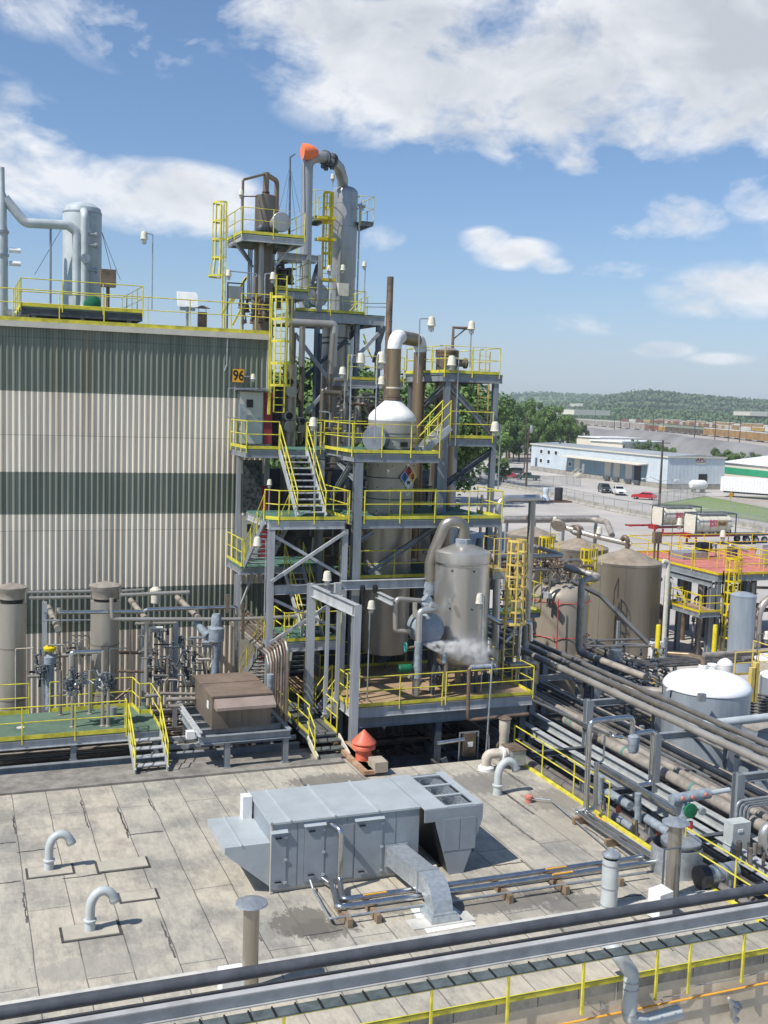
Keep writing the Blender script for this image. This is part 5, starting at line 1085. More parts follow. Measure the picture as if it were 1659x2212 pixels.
t = T('exhaust_stack', 'beige cylindrical exhaust stack at the far right corner of the low roof', 'stack')
O('shaft', MB().lathe(cx, cy, [(r*.95, RZ), (r*.95, RZ+.9), (r*1.05, RZ+.95), (r*1.1, zt-.15), (r*1.1, zt-.1)], 20), 'cream_dirty', t); O('cap', MB().lathe(cx, cy, [(r*1.35, zt-.06), (r*.2, zt+.05)], 20), 'pipe_brown', t); O('base', MB().box((cx-.3,cy-.3,RZ),(cx+.3,cy+.3,RZ+.12)), 'concrete', t)
# pink covered drain, vent pots
p = PZ('r', 1620, 710, RZ); t = T('roof_pot', 'small pink-red covered pot at the end of a thin pipe on the low roof', 'vent'); O('pot', MB().lathe(p.x, p.y, [(.1, RZ), (.1, RZ+.12), (.13, RZ+.14), (.13, RZ+.22), (.05, RZ+.25)], 14), 'red_deck', t)
O('thin_pipe', MB().tube([(p.x+.1,p.y,RZ+.12),(p.x+.6,p.y-.3,RZ+.12),PZ('j',540,1060,RZ+.12)], .022, 6, .1), 'galv', t)

# stacks standing on the low roof
p = (5.79, 22.6)
cx, cy, r = cyl('l', 1512, 1612, 800, 20.9); zt = zat('l', 1560, 560, cx, cy); zj = zat('l', 1560, 640, cx, cy)
t = T('exhaust_stack', 'stainless exhaust stack with a shallow conical cap behind the pipe bridge at left', 'stack')
O('shaft', MB().lathe(cx, cy, [(r*1.1, RZ+.1), (r*1.02, RZ+.55), (r, RZ+.6), (r, zj)], 24), 'clad', t); O('cap', MB().lathe(cx, cy, [(r*2.05, zj-.01), (r*2.0, zj+.015), (.02, zj+.11)], 28), 'galv', t); O('base_box', MB().box((cx-.6, cy-.1, RZ+.002), (cx-.1, cy+.35, RZ+.46)), 'white', t)
cx, cy, r = cyl('j', 482, 603, 1250, 21.9); zt = zat('j', 550, 1045, cx, cy); zj = zat('j', 550, 1120, cx, cy)
t = T('exhaust_stack', 'pale grey stack with a pointed cap at the right of the roof', 'stack')
O('shaft', MB().lathe(cx, cy, [(r, RZ+.005), (r, zj)], 24), 'vent_grey', t); O('throat', MB().lathe(cx, cy, [(r*.8, zj), (r*.8, zj+.09)], 20), 'black', t); O('cap', MB().lathe(cx, cy, [(r*1.15, zj+.08), (r*1.12, zj+.12), (.015, zt)], 24), 'galv', t)
bd = MB(); 
for z in (zj-.15, RZ+.55, RZ+.1): bd.lathe(cx, cy, [(r+.012, z), (r+.012, z+.03)], 24)
O('bands', bd, 'galv', t)
cx, cy, r = cyl('t', 425, 600, 900, 21.9); zt = zat('t', 510, 610, cx, cy); zj = zat('t', 510, 690, cx, cy)
t = T('exhaust_stack', 'tall stainless stack with a wide flat disc cap before the round roof fan', 'stack')
O('shaft', MB().lathe(cx, cy, [(r, RZ+.005), (r, zj)], 24), 'clad', t); O('cap', MB().lathe(cx, cy, [(r*2.0, zj), (r*2.0, zj+.02), (r, zj+.1), (.02, zj+.14)], 28), 'galv', t)
cf = PZ('t', 520, 1330, RZ+.0); fx, fy, fr = cyl('t', 200, 845, 1300, 23.3); zt = zat('t', 600, 1040, fx, fy); 
t = T('roof_fan', 'big round stainless roof fan with a domed lid beside the yellow kerb', 'roof fan')
H = RZ+.75
O('housing', MB().lathe(fx, fy, [(fr*1.02, RZ+.005), (fr, H-.12), (fr*.97, H)], 36, cap=False).lathe(fx, fy, [(fr*.94, H), (fr*.96, RZ+.1)], 36, cap=False), 'galv', t); O('dark_throat', MB().lathe(fx, fy, [(fr*.93, RZ+.3), (.01, RZ+.31)], 30), 'black', t)
O('lid', MB().lathe(fx+.12, fy, [(fr*.7, H-.12), (fr*.8, H-.02), (fr*.79, H+.08), (fr*.5, H+.15), (.02, H+.18)], 36), 'galv', t)
O('motor_pipe', MB().tube([(fx+.1, fy-1.15, RZ+.3), (fx+1.1, fy-1.0, RZ+.3)], .22, 18).lathe(fy-1.1, RZ+.3, [(.25, fx+.35), (.25, fx+.4)], 18, 'x').lathe(fy-1.07, RZ+.3, [(.25, fx+.6), (.25, fx+.65)], 18, 'x'), 'galv', t)
O('blower_mouth', MB().lathe(fy-1.15, RZ+.3, [(.3, fx-.15), (.3, fx+.1)], 20, 'x'), 'rubber', t)
t = T('electrical_box', 'white louvred electrical cabinet in front of the round roof fan', 'cabinet'); zt = 5.0
A, B_, C_ = PZ('t', 187, 1500, zt), PZ('t', 335, 1595, zt), PZ('t', 497, 1535, zt); D_ = A+C_-B_
O('cabinet', MB().prism([Vector((q.x, q.y, RZ+.05)) for q in (A, B_, C_, D_)], (0, 0, zt-RZ-.05)), 'white', t, smooth=False)
u = (C_-B_).normalized(); nn = Vector((u.y, -u.x, 0)); 
for k in range(3): q = B_.lerp(C_, .3)+nn*.01; O('louvre', MB().bar(q+Vector((0,0,-.15-k*.07)), q+u*.28+Vector((0,0,-.15-k*.07)), .02, .03), 'galv', t)
# dark frame in front of it
a, b = PY('t', 385, 1020, 21.6), PY('t', 560, 1000, 21.6); O('goal_post', MB().tube([(a.x,21.6,RZ),(a.x,21.6,a.z),(b.x+.05,21.6,a.z),(b.x+.05,21.6,RZ)], .03, 6), 'steel_dark', label='dark slim steel goal-post frame in front of the white electrical cabinet', cat='frame')

# ------------------------------------------------------------------ pipe bridge crossing in the foreground
def bridge():
    t = T('pipe_bridge', 'steel pipe bridge with a dark pipe and open cable tray crossing the foreground', 'pipe bridge')
    def yz(g0, a, g1, b, z): p, q = PZ(*g0, z), PZ(*g1, z); return (p.y+q.y)/2
    Z = 6.35; x0, x1 = -8, 24
    y = yz(('l', 0, 1350), 0, ('j', 1659, 1310), 0, Z)
    O('pipe', MB().tube([(x0,y,Z),(x1,y,Z)], .115, 20), 'pipe_rubber', t)
    zb = 6.2; yb = yz(('m', 0, 475), 0, ('m', 1659, 165), 0, zb)
    mb = MB(); mb.ibeam((x0,yb,zb),(x1,yb,zb), .14, .27); O('girder', mb, 'steel_warm', t)
    yc = yz(('m', 0, 440), 0, ('m', 1659, 118), 0, zb); 
    O('cable', MB().tube([(x0,yb+.28,zb+.04),(x1,yb+.28,zb+.04)], .022, 8).tube([(x0,yb+.33,zb+.02),(x1,yb+.33,zb+.02)], .016, 6), 'rubber', t)
    O('tray_rail', MB().box((x0,y-.16,zb-.09),(x1,y-.135,zb+.0)).box((x0,yb+.4,zb-.09),(x1,yb+.425,zb+.0)), 'galv', t)
    rg = MB(); x = x0
    while x < x1: rg.box((x,yb+.08,zb-.12),(x+.035,y-.1,zb-.09)); x += .36
    O('tray_rungs', rg, 'galv', t)
    # lattice ledge hanging below the girder
    zl = zb-.2; lw = MB(); lw.box((x0,yb-.36,zl-.03),(x1,yb-.08,zl)); O('ledge', lw, 'ledge_grey', t)
    rb = MB(); x = x0
    while x < x1: rb.box((x,yb-.37,zl+.001),(x+.03,yb-.075,zl+.03)); x += .42
    O('ledge_ribs', rb, 'black', t)
    st = MB()
    for x in (-6.5, 20.5): st.box((x-.09,yb-.09,RZ if x < 18 else 0),(x+.09,yb+.09,zb-.14))
    O('column', st, 'steel', t)
bridge()
# wall-mounted pipework below the front kerb
t = T('duct_pipe', 'pale grey bent ventilation pipe hanging down the front wall', 'pipe'); Y = 18.55
a, b, c, d, e = [PY('m', *q, Y) for q in ((1030,350),(1095,440),(1085,625),(1150,640),(1290,600))]
O('pipe', MB().tube([a+Vector((0,.5,0)), a, b, c, d, e], .16, 16, .14), 'vent_grey', t)
bd = MB()
for q in ((1093,470),(1092,500),(1087,600)): p = PY('m', *q, Y); bd.tube([p, p-Vector((0,0,.03))], .17, 16)
O('band', bd, 'galv', t)
t = T('orange_conduit', 'orange conduit running along the beige front wall', 'conduit'); a, b = PY('m', 840, 645, 18.9), PY('m', 1655, 480, 18.9)
O('conduit', MB().tube([a-Vector((2,0,-.0)), a, b, b+Vector((1.2,0,.02))], .022, 6), 'tag_orange', t)
t = T('wall_conduit', 'thin grey conduit zigzagging on the beige front wall', 'conduit')
O('conduit', MB().tube([PY('m', *q, 18.93) for q in ((905,560),(960,600),(980,575),(1030,560),(1035,460))], .014, 6), 'galv', t); O('conduit', MB().tube([PY('m', *q, 18.93) for q in ((1220,540),(1300,530),(1330,495),(1500,470),(1655,430))], .014, 6), 'galv', t)
O('wall_bracket', MB().box(PY('m',965,560,18.97), PY('m',985,590,18.8)).box(PY('m',1210,540,18.97), PY('m',1225,560,18.8)), 'galv', t)
t = T('sack', 'crumpled white and grey rag bundle hung on the front wall conduit', 'cloth'); p = PY('m', 1510, 590, 18.75)
O('cloth', MB().tube([p+Vector(v) for v in ((-.12,0,.3),(-.05,-.03,.2),(.0,.02,.08),(.07,-.03,-.04),(.04,.0,-.18),(.13,-.02,-.28))], [.03,.07,.05,.1,.06,.09,.03], 7), 'door', t); O('cloth', MB().tube([p+Vector(v) for v in ((-.02,0,.18),(.1,-.03,.12),(.2,-.02,.02),(.22,0,-.06))], [.04,.08,.06,.02], 7), 'galv', t)
# ------------------------------------------------------------------ stair tower beside the factory wall
YF = 38.0
zA = PY('c', 500, 960, 41.2).z; zB = PY('c', 900, 1548, YF).z; zD = PY('p', 1000, 300, YF).z; zC = (zB+zD)/2+.05
xL = PY('c', 575, 1570, YF).x; xR = PY('n', 1385, 500, YF).x
def stair_tower():
    t = T('stair_tower', 'grey steel stair tower with yellow railings between the factory wall and vessels', 'stair tower')
    # landing at the upper door
    xa = PY('c', 385, 1000, 41.2).x; xa0 = PY('c', 245, 945, 43.6).x; s1l, s1r = PY('c', 655, 985, 41.2).x, PY('c', 880, 965, 41.2).x
    xe = PY('c', 1000, 1000, 41.2).x
    deck(t, xa, 41.2, xe+.2, 43.8, zA, 'green_grate', .3)
    rail(t, [(xa, 43.8, zA), (xa, 41.2, zA), (s1l, 41.2, zA)], sp=.9)
    rail(t, [(s1r, 41.2, zA), (xe, 41.2, zA)], sp=.5, toe=0)
    b0, b1 = PY('c', 815, 1500, 38.6).x, PY('c', 1050, 1500, 38.6).x
    stair(t, s1l, s1r, 41.1, zA, 38.5, zB)
    # second landing
    xs = PY('n', 545, 230, YF).x
    deck(t, xL, YF, xR, 41.4, zB, 'green_grate', .3, 'steel_light')
    rail(t, [(xL-.05, YF+.5, zB), (xL+.35, YF, zB), (xR+.15, YF, zB)], sp=1.35)
    rail(t, [(xR+.1, 41.3, zB), (xR+.1, YF+.05, zB)], sp=1.3)
    # second flight, down towards the wall; third landing; third flight back
    s2l = PY('n', 385, 230, YF+.4).x; s2r = s2l+.95
    stair(t, s2l, s2r, YF+.4, zB, 41.2, zC, m='steel')
    xc0 = PY('g', 500, 110, 43).x; xc1 = PY('n', 1000, 760, 41.2).x
    deck(t, xc0+.15, 41.3, xR+.3, 43.8, zC, 'green_grate', .28)
    rail(t, [(xc0+.2, 43.8, zC), (xc0+.2, 41.35, zC), (s2l, 41.35, zC)], sp=.9)
    rail(t, [(PY('n',1050,760,41.3).x, 41.35, zC), (xR+.3, 41.35, zC)], sp=.9)
    s3l, s3r = PY('n', 640, 850, 41.1).x, PY('n', 870, 850, 41.1).x
    stair(t, s3l, s3r, 41.2, zC, 38.4, zD)
    # fourth landing and flight
    xd0, xd1 = PY('p', 715, 290, YF).x, PY('p', 1420, 300, YF).x
    deck(t, xd0, YF, xd1, 40.6, zD, 'green_grate', .34, 'steel_light')
    rail(t, [(xd0, 39.4, zD), (xd0, YF, zD), (xd1, YF, zD)], sp=1.2)
    s4l = PY('g', 640, 985, 42).x; 
    stair(t, s4l-.1, s4l+.85, YF+.6, zD, 42.4, 4.9, m='steel')
    zE = 4.85
    deck(t, s4l-.5, 41.0, xd1, 43.6, zE, 'wood_deck', .22, 'steel_dark')
    stair(t, xd0+1.2, xd0+2.0, 40.4, zD, 41.4, zE+.6, m='steel')
    # columns and beams
    x1, x2 = PY('n', 472, 500, YF+.12).x, PY('n', 1383, 500, YF+.12).x
    for x in (x1, x2): column(t, x, YF+.13, 0, zB-.37, .22, 'steel_light')
    column(t, x2, 41.1, 0, zA-.4, .2)
    zb = PY('n', 700, 1120, YF).z; beam(t, (x1+.14, YF+.13, zb), (x2-.14, YF+.13, zb), .2, .34, 'steel_light')
    zb2 = zD-.45; 
    br = lambda a, b, m='steel_light', w=.11: O('brace', MB().bar(a, b, w, w), m, t)
    br((x1, YF+.02, PY('n',470,1020,YF).z), (x2, YF+.02, PY('n',1390,400,YF).z)); br((x1, YF+.2, PY('n',500,430,YF).z), (x2, YF+.2, PY('n',1340,960,YF).z))
    br((x1, YF+.02, PY('p',580,260,YF).z-.2), (x2, YF+.02, zb-.3)); br((x1, YF+.2, zb-.3), (x2, YF+.2, PY('n',850,1430,YF).z-.7))
    # left post by the wall
    xw = PY('c', 320, 1200, 42.8).x; column(t, xw, 42.8, 0, zA-.35, .16, 'steel_light')
    zz = zC-.32; br((xw, 42.7, zz-1.9), (xw-.0+.35, 41.5, zz), 'steel_light', .08)
    column(t, PY('g',595,250,41.6).x, 41.6, 0, zC-.33, .16, 'steel_light')
    O('grating_panel', MB().box((xw+.1, 42.5, zA-2.6), (xL+.9, 42.52, zA-.5)), 'mesh_dark', t)
    return t
stair_tower()
lamp('cream bell lamp on a pole clipped to the second landing rail of the stair tower', 'c', 945, 1470, 965, 720, 37.9, (-.12, 0), 1.5)
lamp('small cream lamp on a short post left of the upper stair flight', 'c', 577, 1500, 577, 1225, 40.9, (.001, 0), 1.0)
lamp('cream lamp with wire guard on a tall pole left of the stair tower column', 'n', 405, 1500, 408, 490, 37.6, (-.32, 0), 1.5)
q = PY('n', 1170, 920, 36.6); t = T('guard_lamp', 'white lamp with wire guard above the monorail beam', 'lamp'); O('stem', MB().tube([(q.x,36.6,q.z+.02),(q.x+.02,36.62,q.z-.6)], .02, 6), 'galv', t); lamphead(t, q.x, 36.6, q.z, 1.6)

# ------------------------------------------------------------------ vessel tower: two decks round the cone-topped vessel
zA2 = PY('d', 500, 1272, YF).z
def vessel_tower():
    t = T('vessel_platforms', 'grey steel frame with two green decks around the cone-topped vessel', 'platform')
    x0 = PY('c', 1280, 1045, YF).x; x1 = PY('d', 880, 1290, YF).x; x2 = PY('d', 1395, 1840, YF).x
    cx, cy, r = cyl('d', 290, 685, 1000, 40.5); 
    deck(t, x0, YF, x1, cy-r-.08, zA2, 'green_grate', .3); deck(t, x0, cy+r+.08, x1, 43, zA2, 'green_grate', .3)
    deck(t, x0, cy-r-.07, cx-r-.08, cy+r+.07, zA2-.001, 'green_grate', .2, inner=False); deck(t, cx+r+.08, cy-r-.07, x1, cy+r+.07, zA2-.001, 'green_grate', .2, inner=False)
    rail(t, [(x0-.1, 41.3, zA2), (x0-.1, YF, zA2), (x1, YF, zA2), (x1, YF+1.2, zA2)], sp=1.35)
    rail(t, [(x1, 42.9, zA2), (x0, 42.9, zA2)], sp=1.4, toe=0)
    xb0 = PY('d', 235, 1850, YF).x
    deck(t, xb0, YF, x2, cy-r-.08, zB, 'green_grate', .3); deck(t, cx+r+.08, cy-r-.07, x2, 43.2, zB-.001, 'green_grate', .3); deck(t, xb0, cy-r-.07, cx-r-.08, 43.2, zB-.001, 'green_grate', .3)
    rail(t, [(xb0-.12, YF+.6, zB), (xb0+.1, YF, zB), (x2, YF, zB), (x2, YF+2.2, zB)], sp=1.4)
    rail(t, [(PY('d',450,1780,38.9).x, 38.75, zB), (PY('d',835,1780,38.9).x, 38.75, zB)], sp=1.1)
    xc = PY('d', 205, 1500, YF+.1).x
    column(t, xc, YF+.13, 0, zA2-.37, .3); column(t, xc, 42.6, 0, zA2-.37, .26); column(t, x1-.1, 42.8, 0, zA2-.37, .26)
    column(t, PY('d', 885, 1500, YF+2).x, 40.1, 0, zA2-.37, .3)
    br = lambda a, b, m='steel', w=.15: O('brace', MB().ibeam(a, b, w, w), m, t)
    br((xc+.1, YF+.25, PY('c',1100,1250,YF+.25).z), (xc-.9+.95, 40.5, zA2-.5)); br((xc-.2, 41, zB+.3), (xc, YF+1, zA2-.5))
    br((PY('o',230,860,39).x, 39, PY('o',230,900,39).z), (PY('o',1080,330,39).x, 39, PY('o',1080,330,39).z), 'steel', .2)
    br((xc, YF+.3, PY('o',90,560,YF).z), (xc+.75, YF+.3, zB-.5))
    # short stair up to the top tower
    sx0, sx1 = PY('d', 730, 1210, 40).x, PY('d', 850, 1200, 40).x
    # lower deck behind the brown vessel
    zl = PY('o', 500, 960, 39).z-.02; xl0 = PY('o', 125, 960, 39).x; 
    deck(t, xl0, 39, xl0+4.2, 42.5, zl, 'green_grate', .25, 'steel_dark'); rail(t, [(xl0, 41.5, zl), (xl0, 39, zl), (xl0+4.2, 39, zl)], sp=1.3)
    zb = PY('p', 1500, 650, 41).z
    return t
vessel_tower()
def sideways_text(par, s, c, size, ang, m): return text(par, s, c, size, m, rot=(R(90), 0, ang))
def cone_vessel():
    cx, cy, r = cyl('d', 290, 685, 1000, 40.5); t = T('process_vessel', 'tall brown vessel with a white cone top and elbowed pipe and hazard diamond', 'vessel')
    z = lambda y: zat('d', 490, y, cx, cy)
    O('shell', MB().lathe(cx, cy, [(r*.97, 6.5), (r, 7), (r, z(1230)), (r*.93, z(1225)), (r*.93, z(1130)), (r*1.0, z(1128)), (r*1.0, z(990))], 48), 'clad_light', t)
    O('cone_top', MB().lathe(cx, cy, [(r*1.0, z(1000)), (r*1.01, z(984)), (r*.97, z(958)), (r*.85, z(928)), (r*.70, z(900)), (r*.54, z(872)), (r*.42, z(850)), (r*.33, z(834))], 48), 'white_ins', t)
    bd = MB()
    for zz in (1105, 1230, 1465, 1640): bd.lathe(cx, cy, [(r+.012, z(zz)-.02), (r+.012, z(zz)+.02)], 48, cap=False)
    for a in range(10):
        an = a*.63
        for zz in (1180, 1365, 1545, 1735): bd.tube([(cx+(r-.02)*math.cos(an), cy+(r-.02)*math.sin(an), z(zz)), (cx+(r+.03)*math.cos(an), cy+(r+.03)*math.sin(an), z(zz))], .025, 6)
    O('bands', bd, 'steel_dark', t)
    r2 = cyl('d', 445, 560, 600, cy)[2]; px = PY('d', 502, 600, cy).x
    zt, ze = z(300), z(400)
    O('flange', MB().lathe(cx, cy, [(r2*1.28, z(830)), (r2*1.28, z(812)), (r2*1.15, z(812)), (r2*1.28, z(808)), (r2*1.28, z(792))], 28), 'pipe_brown', t)
    O('riser', MB().lathe(cx, cy, [(r2, z(800)), (r2, ze)], 24), 'pipe_bronze', t); O('ring', MB().lathe(cx, cy, [(r2+.01, z(735)), (r2+.01, z(722))], 24), 'cream', t)
    ex, ey = PY('d', 725, 320, 42.4).x, 42.4; d = Vector((ex-cx, ey-cy, 0)); L = d.length; u = d/L; bnd = r2*1.5
    el = []
    for i in range(9): a = i*math.pi/16; el.append(Vector((cx, cy, ze))+u*(bnd*(1-math.cos(a)))+Vector((0, 0, (zt-ze)*math.sin(a))))
    O('elbow', MB().tube([(cx, cy, ze-.03)]+el+[el[-1]+u*.1], r2*1.04, 24), 'white_ins', t)
    O('crossover', MB().tube([el[-1], Vector((ex, ey, zt))-u*bnd], r2, 24), 'pipe_bronze', t)
    e2 = []
    for i in range(9): a = i*math.pi/16; e2.append(Vector((ex, ey, zt))-u*(bnd*(1-math.sin(a)))+Vector((0, 0, -(zt-ze)*(1-math.cos(a)))))
    O('elbow', MB().tube([e2[0]-u*.1]+e2, r2*1.04, 24), 'white_ins', t)
    O('downpipe', MB().tube([(ex, ey, ze+.02), (ex, ey, 10)], r2*.97, 24), 'pipe_bronze', t)
    # manway drum on the side
    p = PY('d', 280, 1150, 39.6); O('manway', MB().tube([(cx-r-.15, cy-.9, p.z), (cx-.5, cy-.2, p.z)], .48, 28), 'drum_grey', t)
    # hazard diamond on the side facing the camera
    d = ray('d', 603, 1455); q = Vector((0,0,CZ))+d*(cy-r*.8)/d.y; an = math.atan2(q.x-cx, -(q.y-cy)); an = math.atan2((q.x-cx), (cy-q.y)); nx, ny = math.sin(an), -math.cos(an)
    c = Vector((cx+(r+.02)*nx, cy+(r+.02)*ny, z(1455))); s = .235; ri = Vector((math.cos(an), math.sin(an), 0)); up = Vector((0,0,1)); nn = Vector((nx, ny, 0))
    sg = O('hazard_diamond', MB().prism([c+up*(2.1*s), c+ri*(2.1*s), c-up*(2.1*s), c-ri*(2.1*s)], nn*.008), 'white', t, smooth=False)
    for dx, dz, m, ch in ((0, 1, 'red', '2'), (-1, 0, 'blue', '3'), (1, 0, 'sign_yellow', '0'), (0, -1, 'white', 'W')):
        o = c+ri*(dx*s)+up*(dz*s)+nn*.009; k = s*.96
        fo = O('hazard_field', MB().prism([o+up*k, o+ri*k, o-up*k, o-ri*k], nn*.006), m, sg, smooth=False)
        text(fo, ch, o+nn*.02, .30 if ch != 'W' else .2, 'black', rot=(R(90), 0, an), bold=.01)
    k = c-up*(2.9*s); O('small_plate', MB().prism([k-ri*.13-up*.04, k+ri*.13-up*.04, k+ri*.13+up*.04, k-ri*.13+up*.04], nn*.008), 'white', t)
    k = Vector((cx+(r*.93+.02)*math.sin(an-.25), cy-(r*.93+.02)*math.cos(an-.25), z(1190))); O('name_plate', MB().box((k.x-.15,k.y-.05,k.z-.09),(k.x+.15,k.y+.01,k.z+.09)), 'black', t)
cone_vessel()
def top_tower():
    t = T('column_tower', 'dark steel tower with a yellow-railed top deck around a flanged brown column', 'tower')
    Y = 40.; xa, xb = PY('d', 957, 700, Y).x, PY('d', 1358, 700, Y).x; Yb = 44.0; zt = PY('d', 1150, 612, Y).z
    deck(t, xa-.25, Y, xb+.25, Yb, zt, 'green_grate', .3, 'steel')
    x0 = xa-.2; x1 = PY('d', 1388, 400, Y).x
    rail(t, [(x0, Yb, zt), (x0, Y, zt), (x1, Y, zt), (x1, Yb, zt), (x0, Yb, zt)], sp=1.3)
    for x in (xa, xb):
        for y in (Y+.15, Yb-.15): column(t, x, y, 0 if x > xa or y > 41 else zB+.01, zt-.36, .22)
    zm = PY('d', 1150, 1148, Y).z; xm = PY('d', 978, 1150, Y).x
    deck(t, xa+.15, Y, xb-.1, Y+1.2, zm, 'grey_deck', .28); rail(t, [(xa+.2, Y+1.2, zm), (xa+.15, Y, zm), (xb-.1, Y, zm)], sp=1.6)
    br = lambda a, b, w=.2, m='steel': O('brace', MB().ibeam(a, b, w, w), m, t)
    br((xa, Y+.15, PY('d',990,690,Y).z), (xb-.1, Y+.15, PY('d',1300,1110,Y).z)); br((xb, Y+.15, PY('d',1300,1250,Y).z), (xa+.1, Y+.15, PY('d',1010,1530,Y).z), .22, 'steel_dark')
    br((xa, Y+.3, zt-.5), (xa, Yb-.3, PX('d', 680, 980, xa).z), .2)
    beam(t, (xa, Y+.15, zB-.2), (xb, Y+.15, zB-.2)); beam(t, (xb, Y+.2, zm-.2), (xb, Yb-.2, zm-.2)); beam(t, (xa, Yb-.15, zm-.2), (xb, Yb-.15, zm-.2))
    lx = PY('d', 1243, 800, 43.4).x; ladder(t, lx, 43.4, zm, zt+1.1, m='cage_yellow', w=.5)
    # stair from the vessel deck up to the middle deck
    sx = PY('d', 735, 1240, 39.2).x; sx1 = PY('d', 900, 1100, 39.2).x
    stair_x(t, 39.0, 39.8, xa-.3, zA2+1.1, sx, zA2)
    # the column in the tower
    cx, cy, r = cyl('d', 850, 1030, 560, 42); z = lambda y: zat('d', 940, y, cx, cy)
    c = T('column_vessel', 'brown column with a bolted flange top standing inside the steel tower', 'vessel')
    O('shell', MB().lathe(cx, cy, [(r*.9, 0), (r*.9, z(1540)), (r*1.0, z(1500)), (r, z(480))], 32), 'clad_brown', c)
    O('flange', MB().lathe(cx, cy, [(r*1.07, z(470)), (r*1.07, z(450)), (r*.98, z(446)), (r*1.07, z(442)), (r*1.07, z(420))], 32), 'pipe_brown', c); O('dome', MB().lathe(cx, cy, [(r*.98, z(420)), (r*.75, z(402)), (r*.3, z(392)), (.02, z(390))], 32), 'pipe_beige', c)
    bt = MB()
    for i in range(20): a = i*math.pi/10; bt.tube([(cx+r*1.02*math.cos(a), cy+r*1.02*math.sin(a), z(475)), (cx+r*1.02*math.cos(a), cy+r*1.02*math.sin(a), z(415))], .02, 5)
    O('bolts', bt, 'steel_dark', c)
    O('side_nozzle', MB().lathe(cy-.2, z(520), [(.15, cx+r*.8), (.15, cx+r+.25), (.22, cx+r+.26), (.22, cx+r+.35)], 16, 'x'), 'pipe_brown', c)
    px = PY('d', 993, 300, 42.6).x; zt2 = zat('d', 993, 228, px, 42.6); O('davit', MB().tube([(px, 42.6, z(400)), (px, 42.6, zt2), (PY('d',1125,240,42.6).x, 42.6, zt2)], .07, 8).tube([(px, 42.6, zt2-.5), (px+.55, 42.6, zt2-.05)], .03, 6), 'pipe_brown', c)
top_tower()
lamp('cream lamp leaning right on a pole rising in front of the top deck', 'd', 705, 690, 718, 155, 40.2, (.5, 0), 1.7)
lamp('cream dome lamp standing above the right side of the top deck', 'd', 1133, 560, 1147, 195, 41.5, (.001, 0), 1.6)
lamp('cream lamp on a pole in front of the tower column below the top deck', 'd', 1018, 1210, 1040, 490, 39.9, (-.3, 0), 1.8)
lamp('big cream lamp on a pole at the right corner post above the vessel decks', 'd', 1360, 1580, 1388, 1035, 39.6, (-.25, 0), 1.8)
lamp('cream lamp on the left pole of the pair before the cone-topped vessel', 'd', 128, 1215, 152, 460, 38.15, (.4, .1), 1.7)
lamp('cream lamp on the right pole of the pair before the cone-topped vessel', 'd', 340, 1200, 366, 455, 38.15, (.2, .1), 1.9)
lamp('cream lamp low beside the long diagonal brace left of the stack', 'd', 100, 900, 100, 575, 42, (-.12, 0), 1.4)
lamp('cream lamp against the foot of the brown riser pipe', 'd', 440, 830, 440, 655, 41.5, (-.2, 0), 1.5)
t = T('pole_tie', 'grey tie bar joining the two lamp poles before the cone-topped vessel', 'bar'); O('bar', MB().tube([PY('d',140,728,38.15), PY('d',360,732,38.15)], .03, 6), 'galv', t)
# thin brown stack
cx, cy, r = cyl('b', 1547, 1602, 1350, 45.5); t = T('chimney_stack', 'tall slim brown chimney pipe standing behind the cone-topped vessel', 'chimney')
O('shaft', MB().lathe(cx, cy, [(r*1.1, 0), (r*1.1, zat('b',1570,1800,cx,cy)), (r, zat('b',1570,1780,cx,cy)), (r, zat('b',1575,1190,cx,cy)), (r*.85, zat('b',1575,1190,cx,cy)), (r*.85, zat('b',1575,1230,cx,cy))], 24), 'pipe_brown', t)
bd = MB()
for zz in (1400, 1560, 1700): k = zat('b', 1570, zz, cx, cy); bd.lathe(cx, cy, [(r*1.05, k-.03), (r*1.05, k+.03)], 20)
O('bands', bd, 'pipe_brown', t)
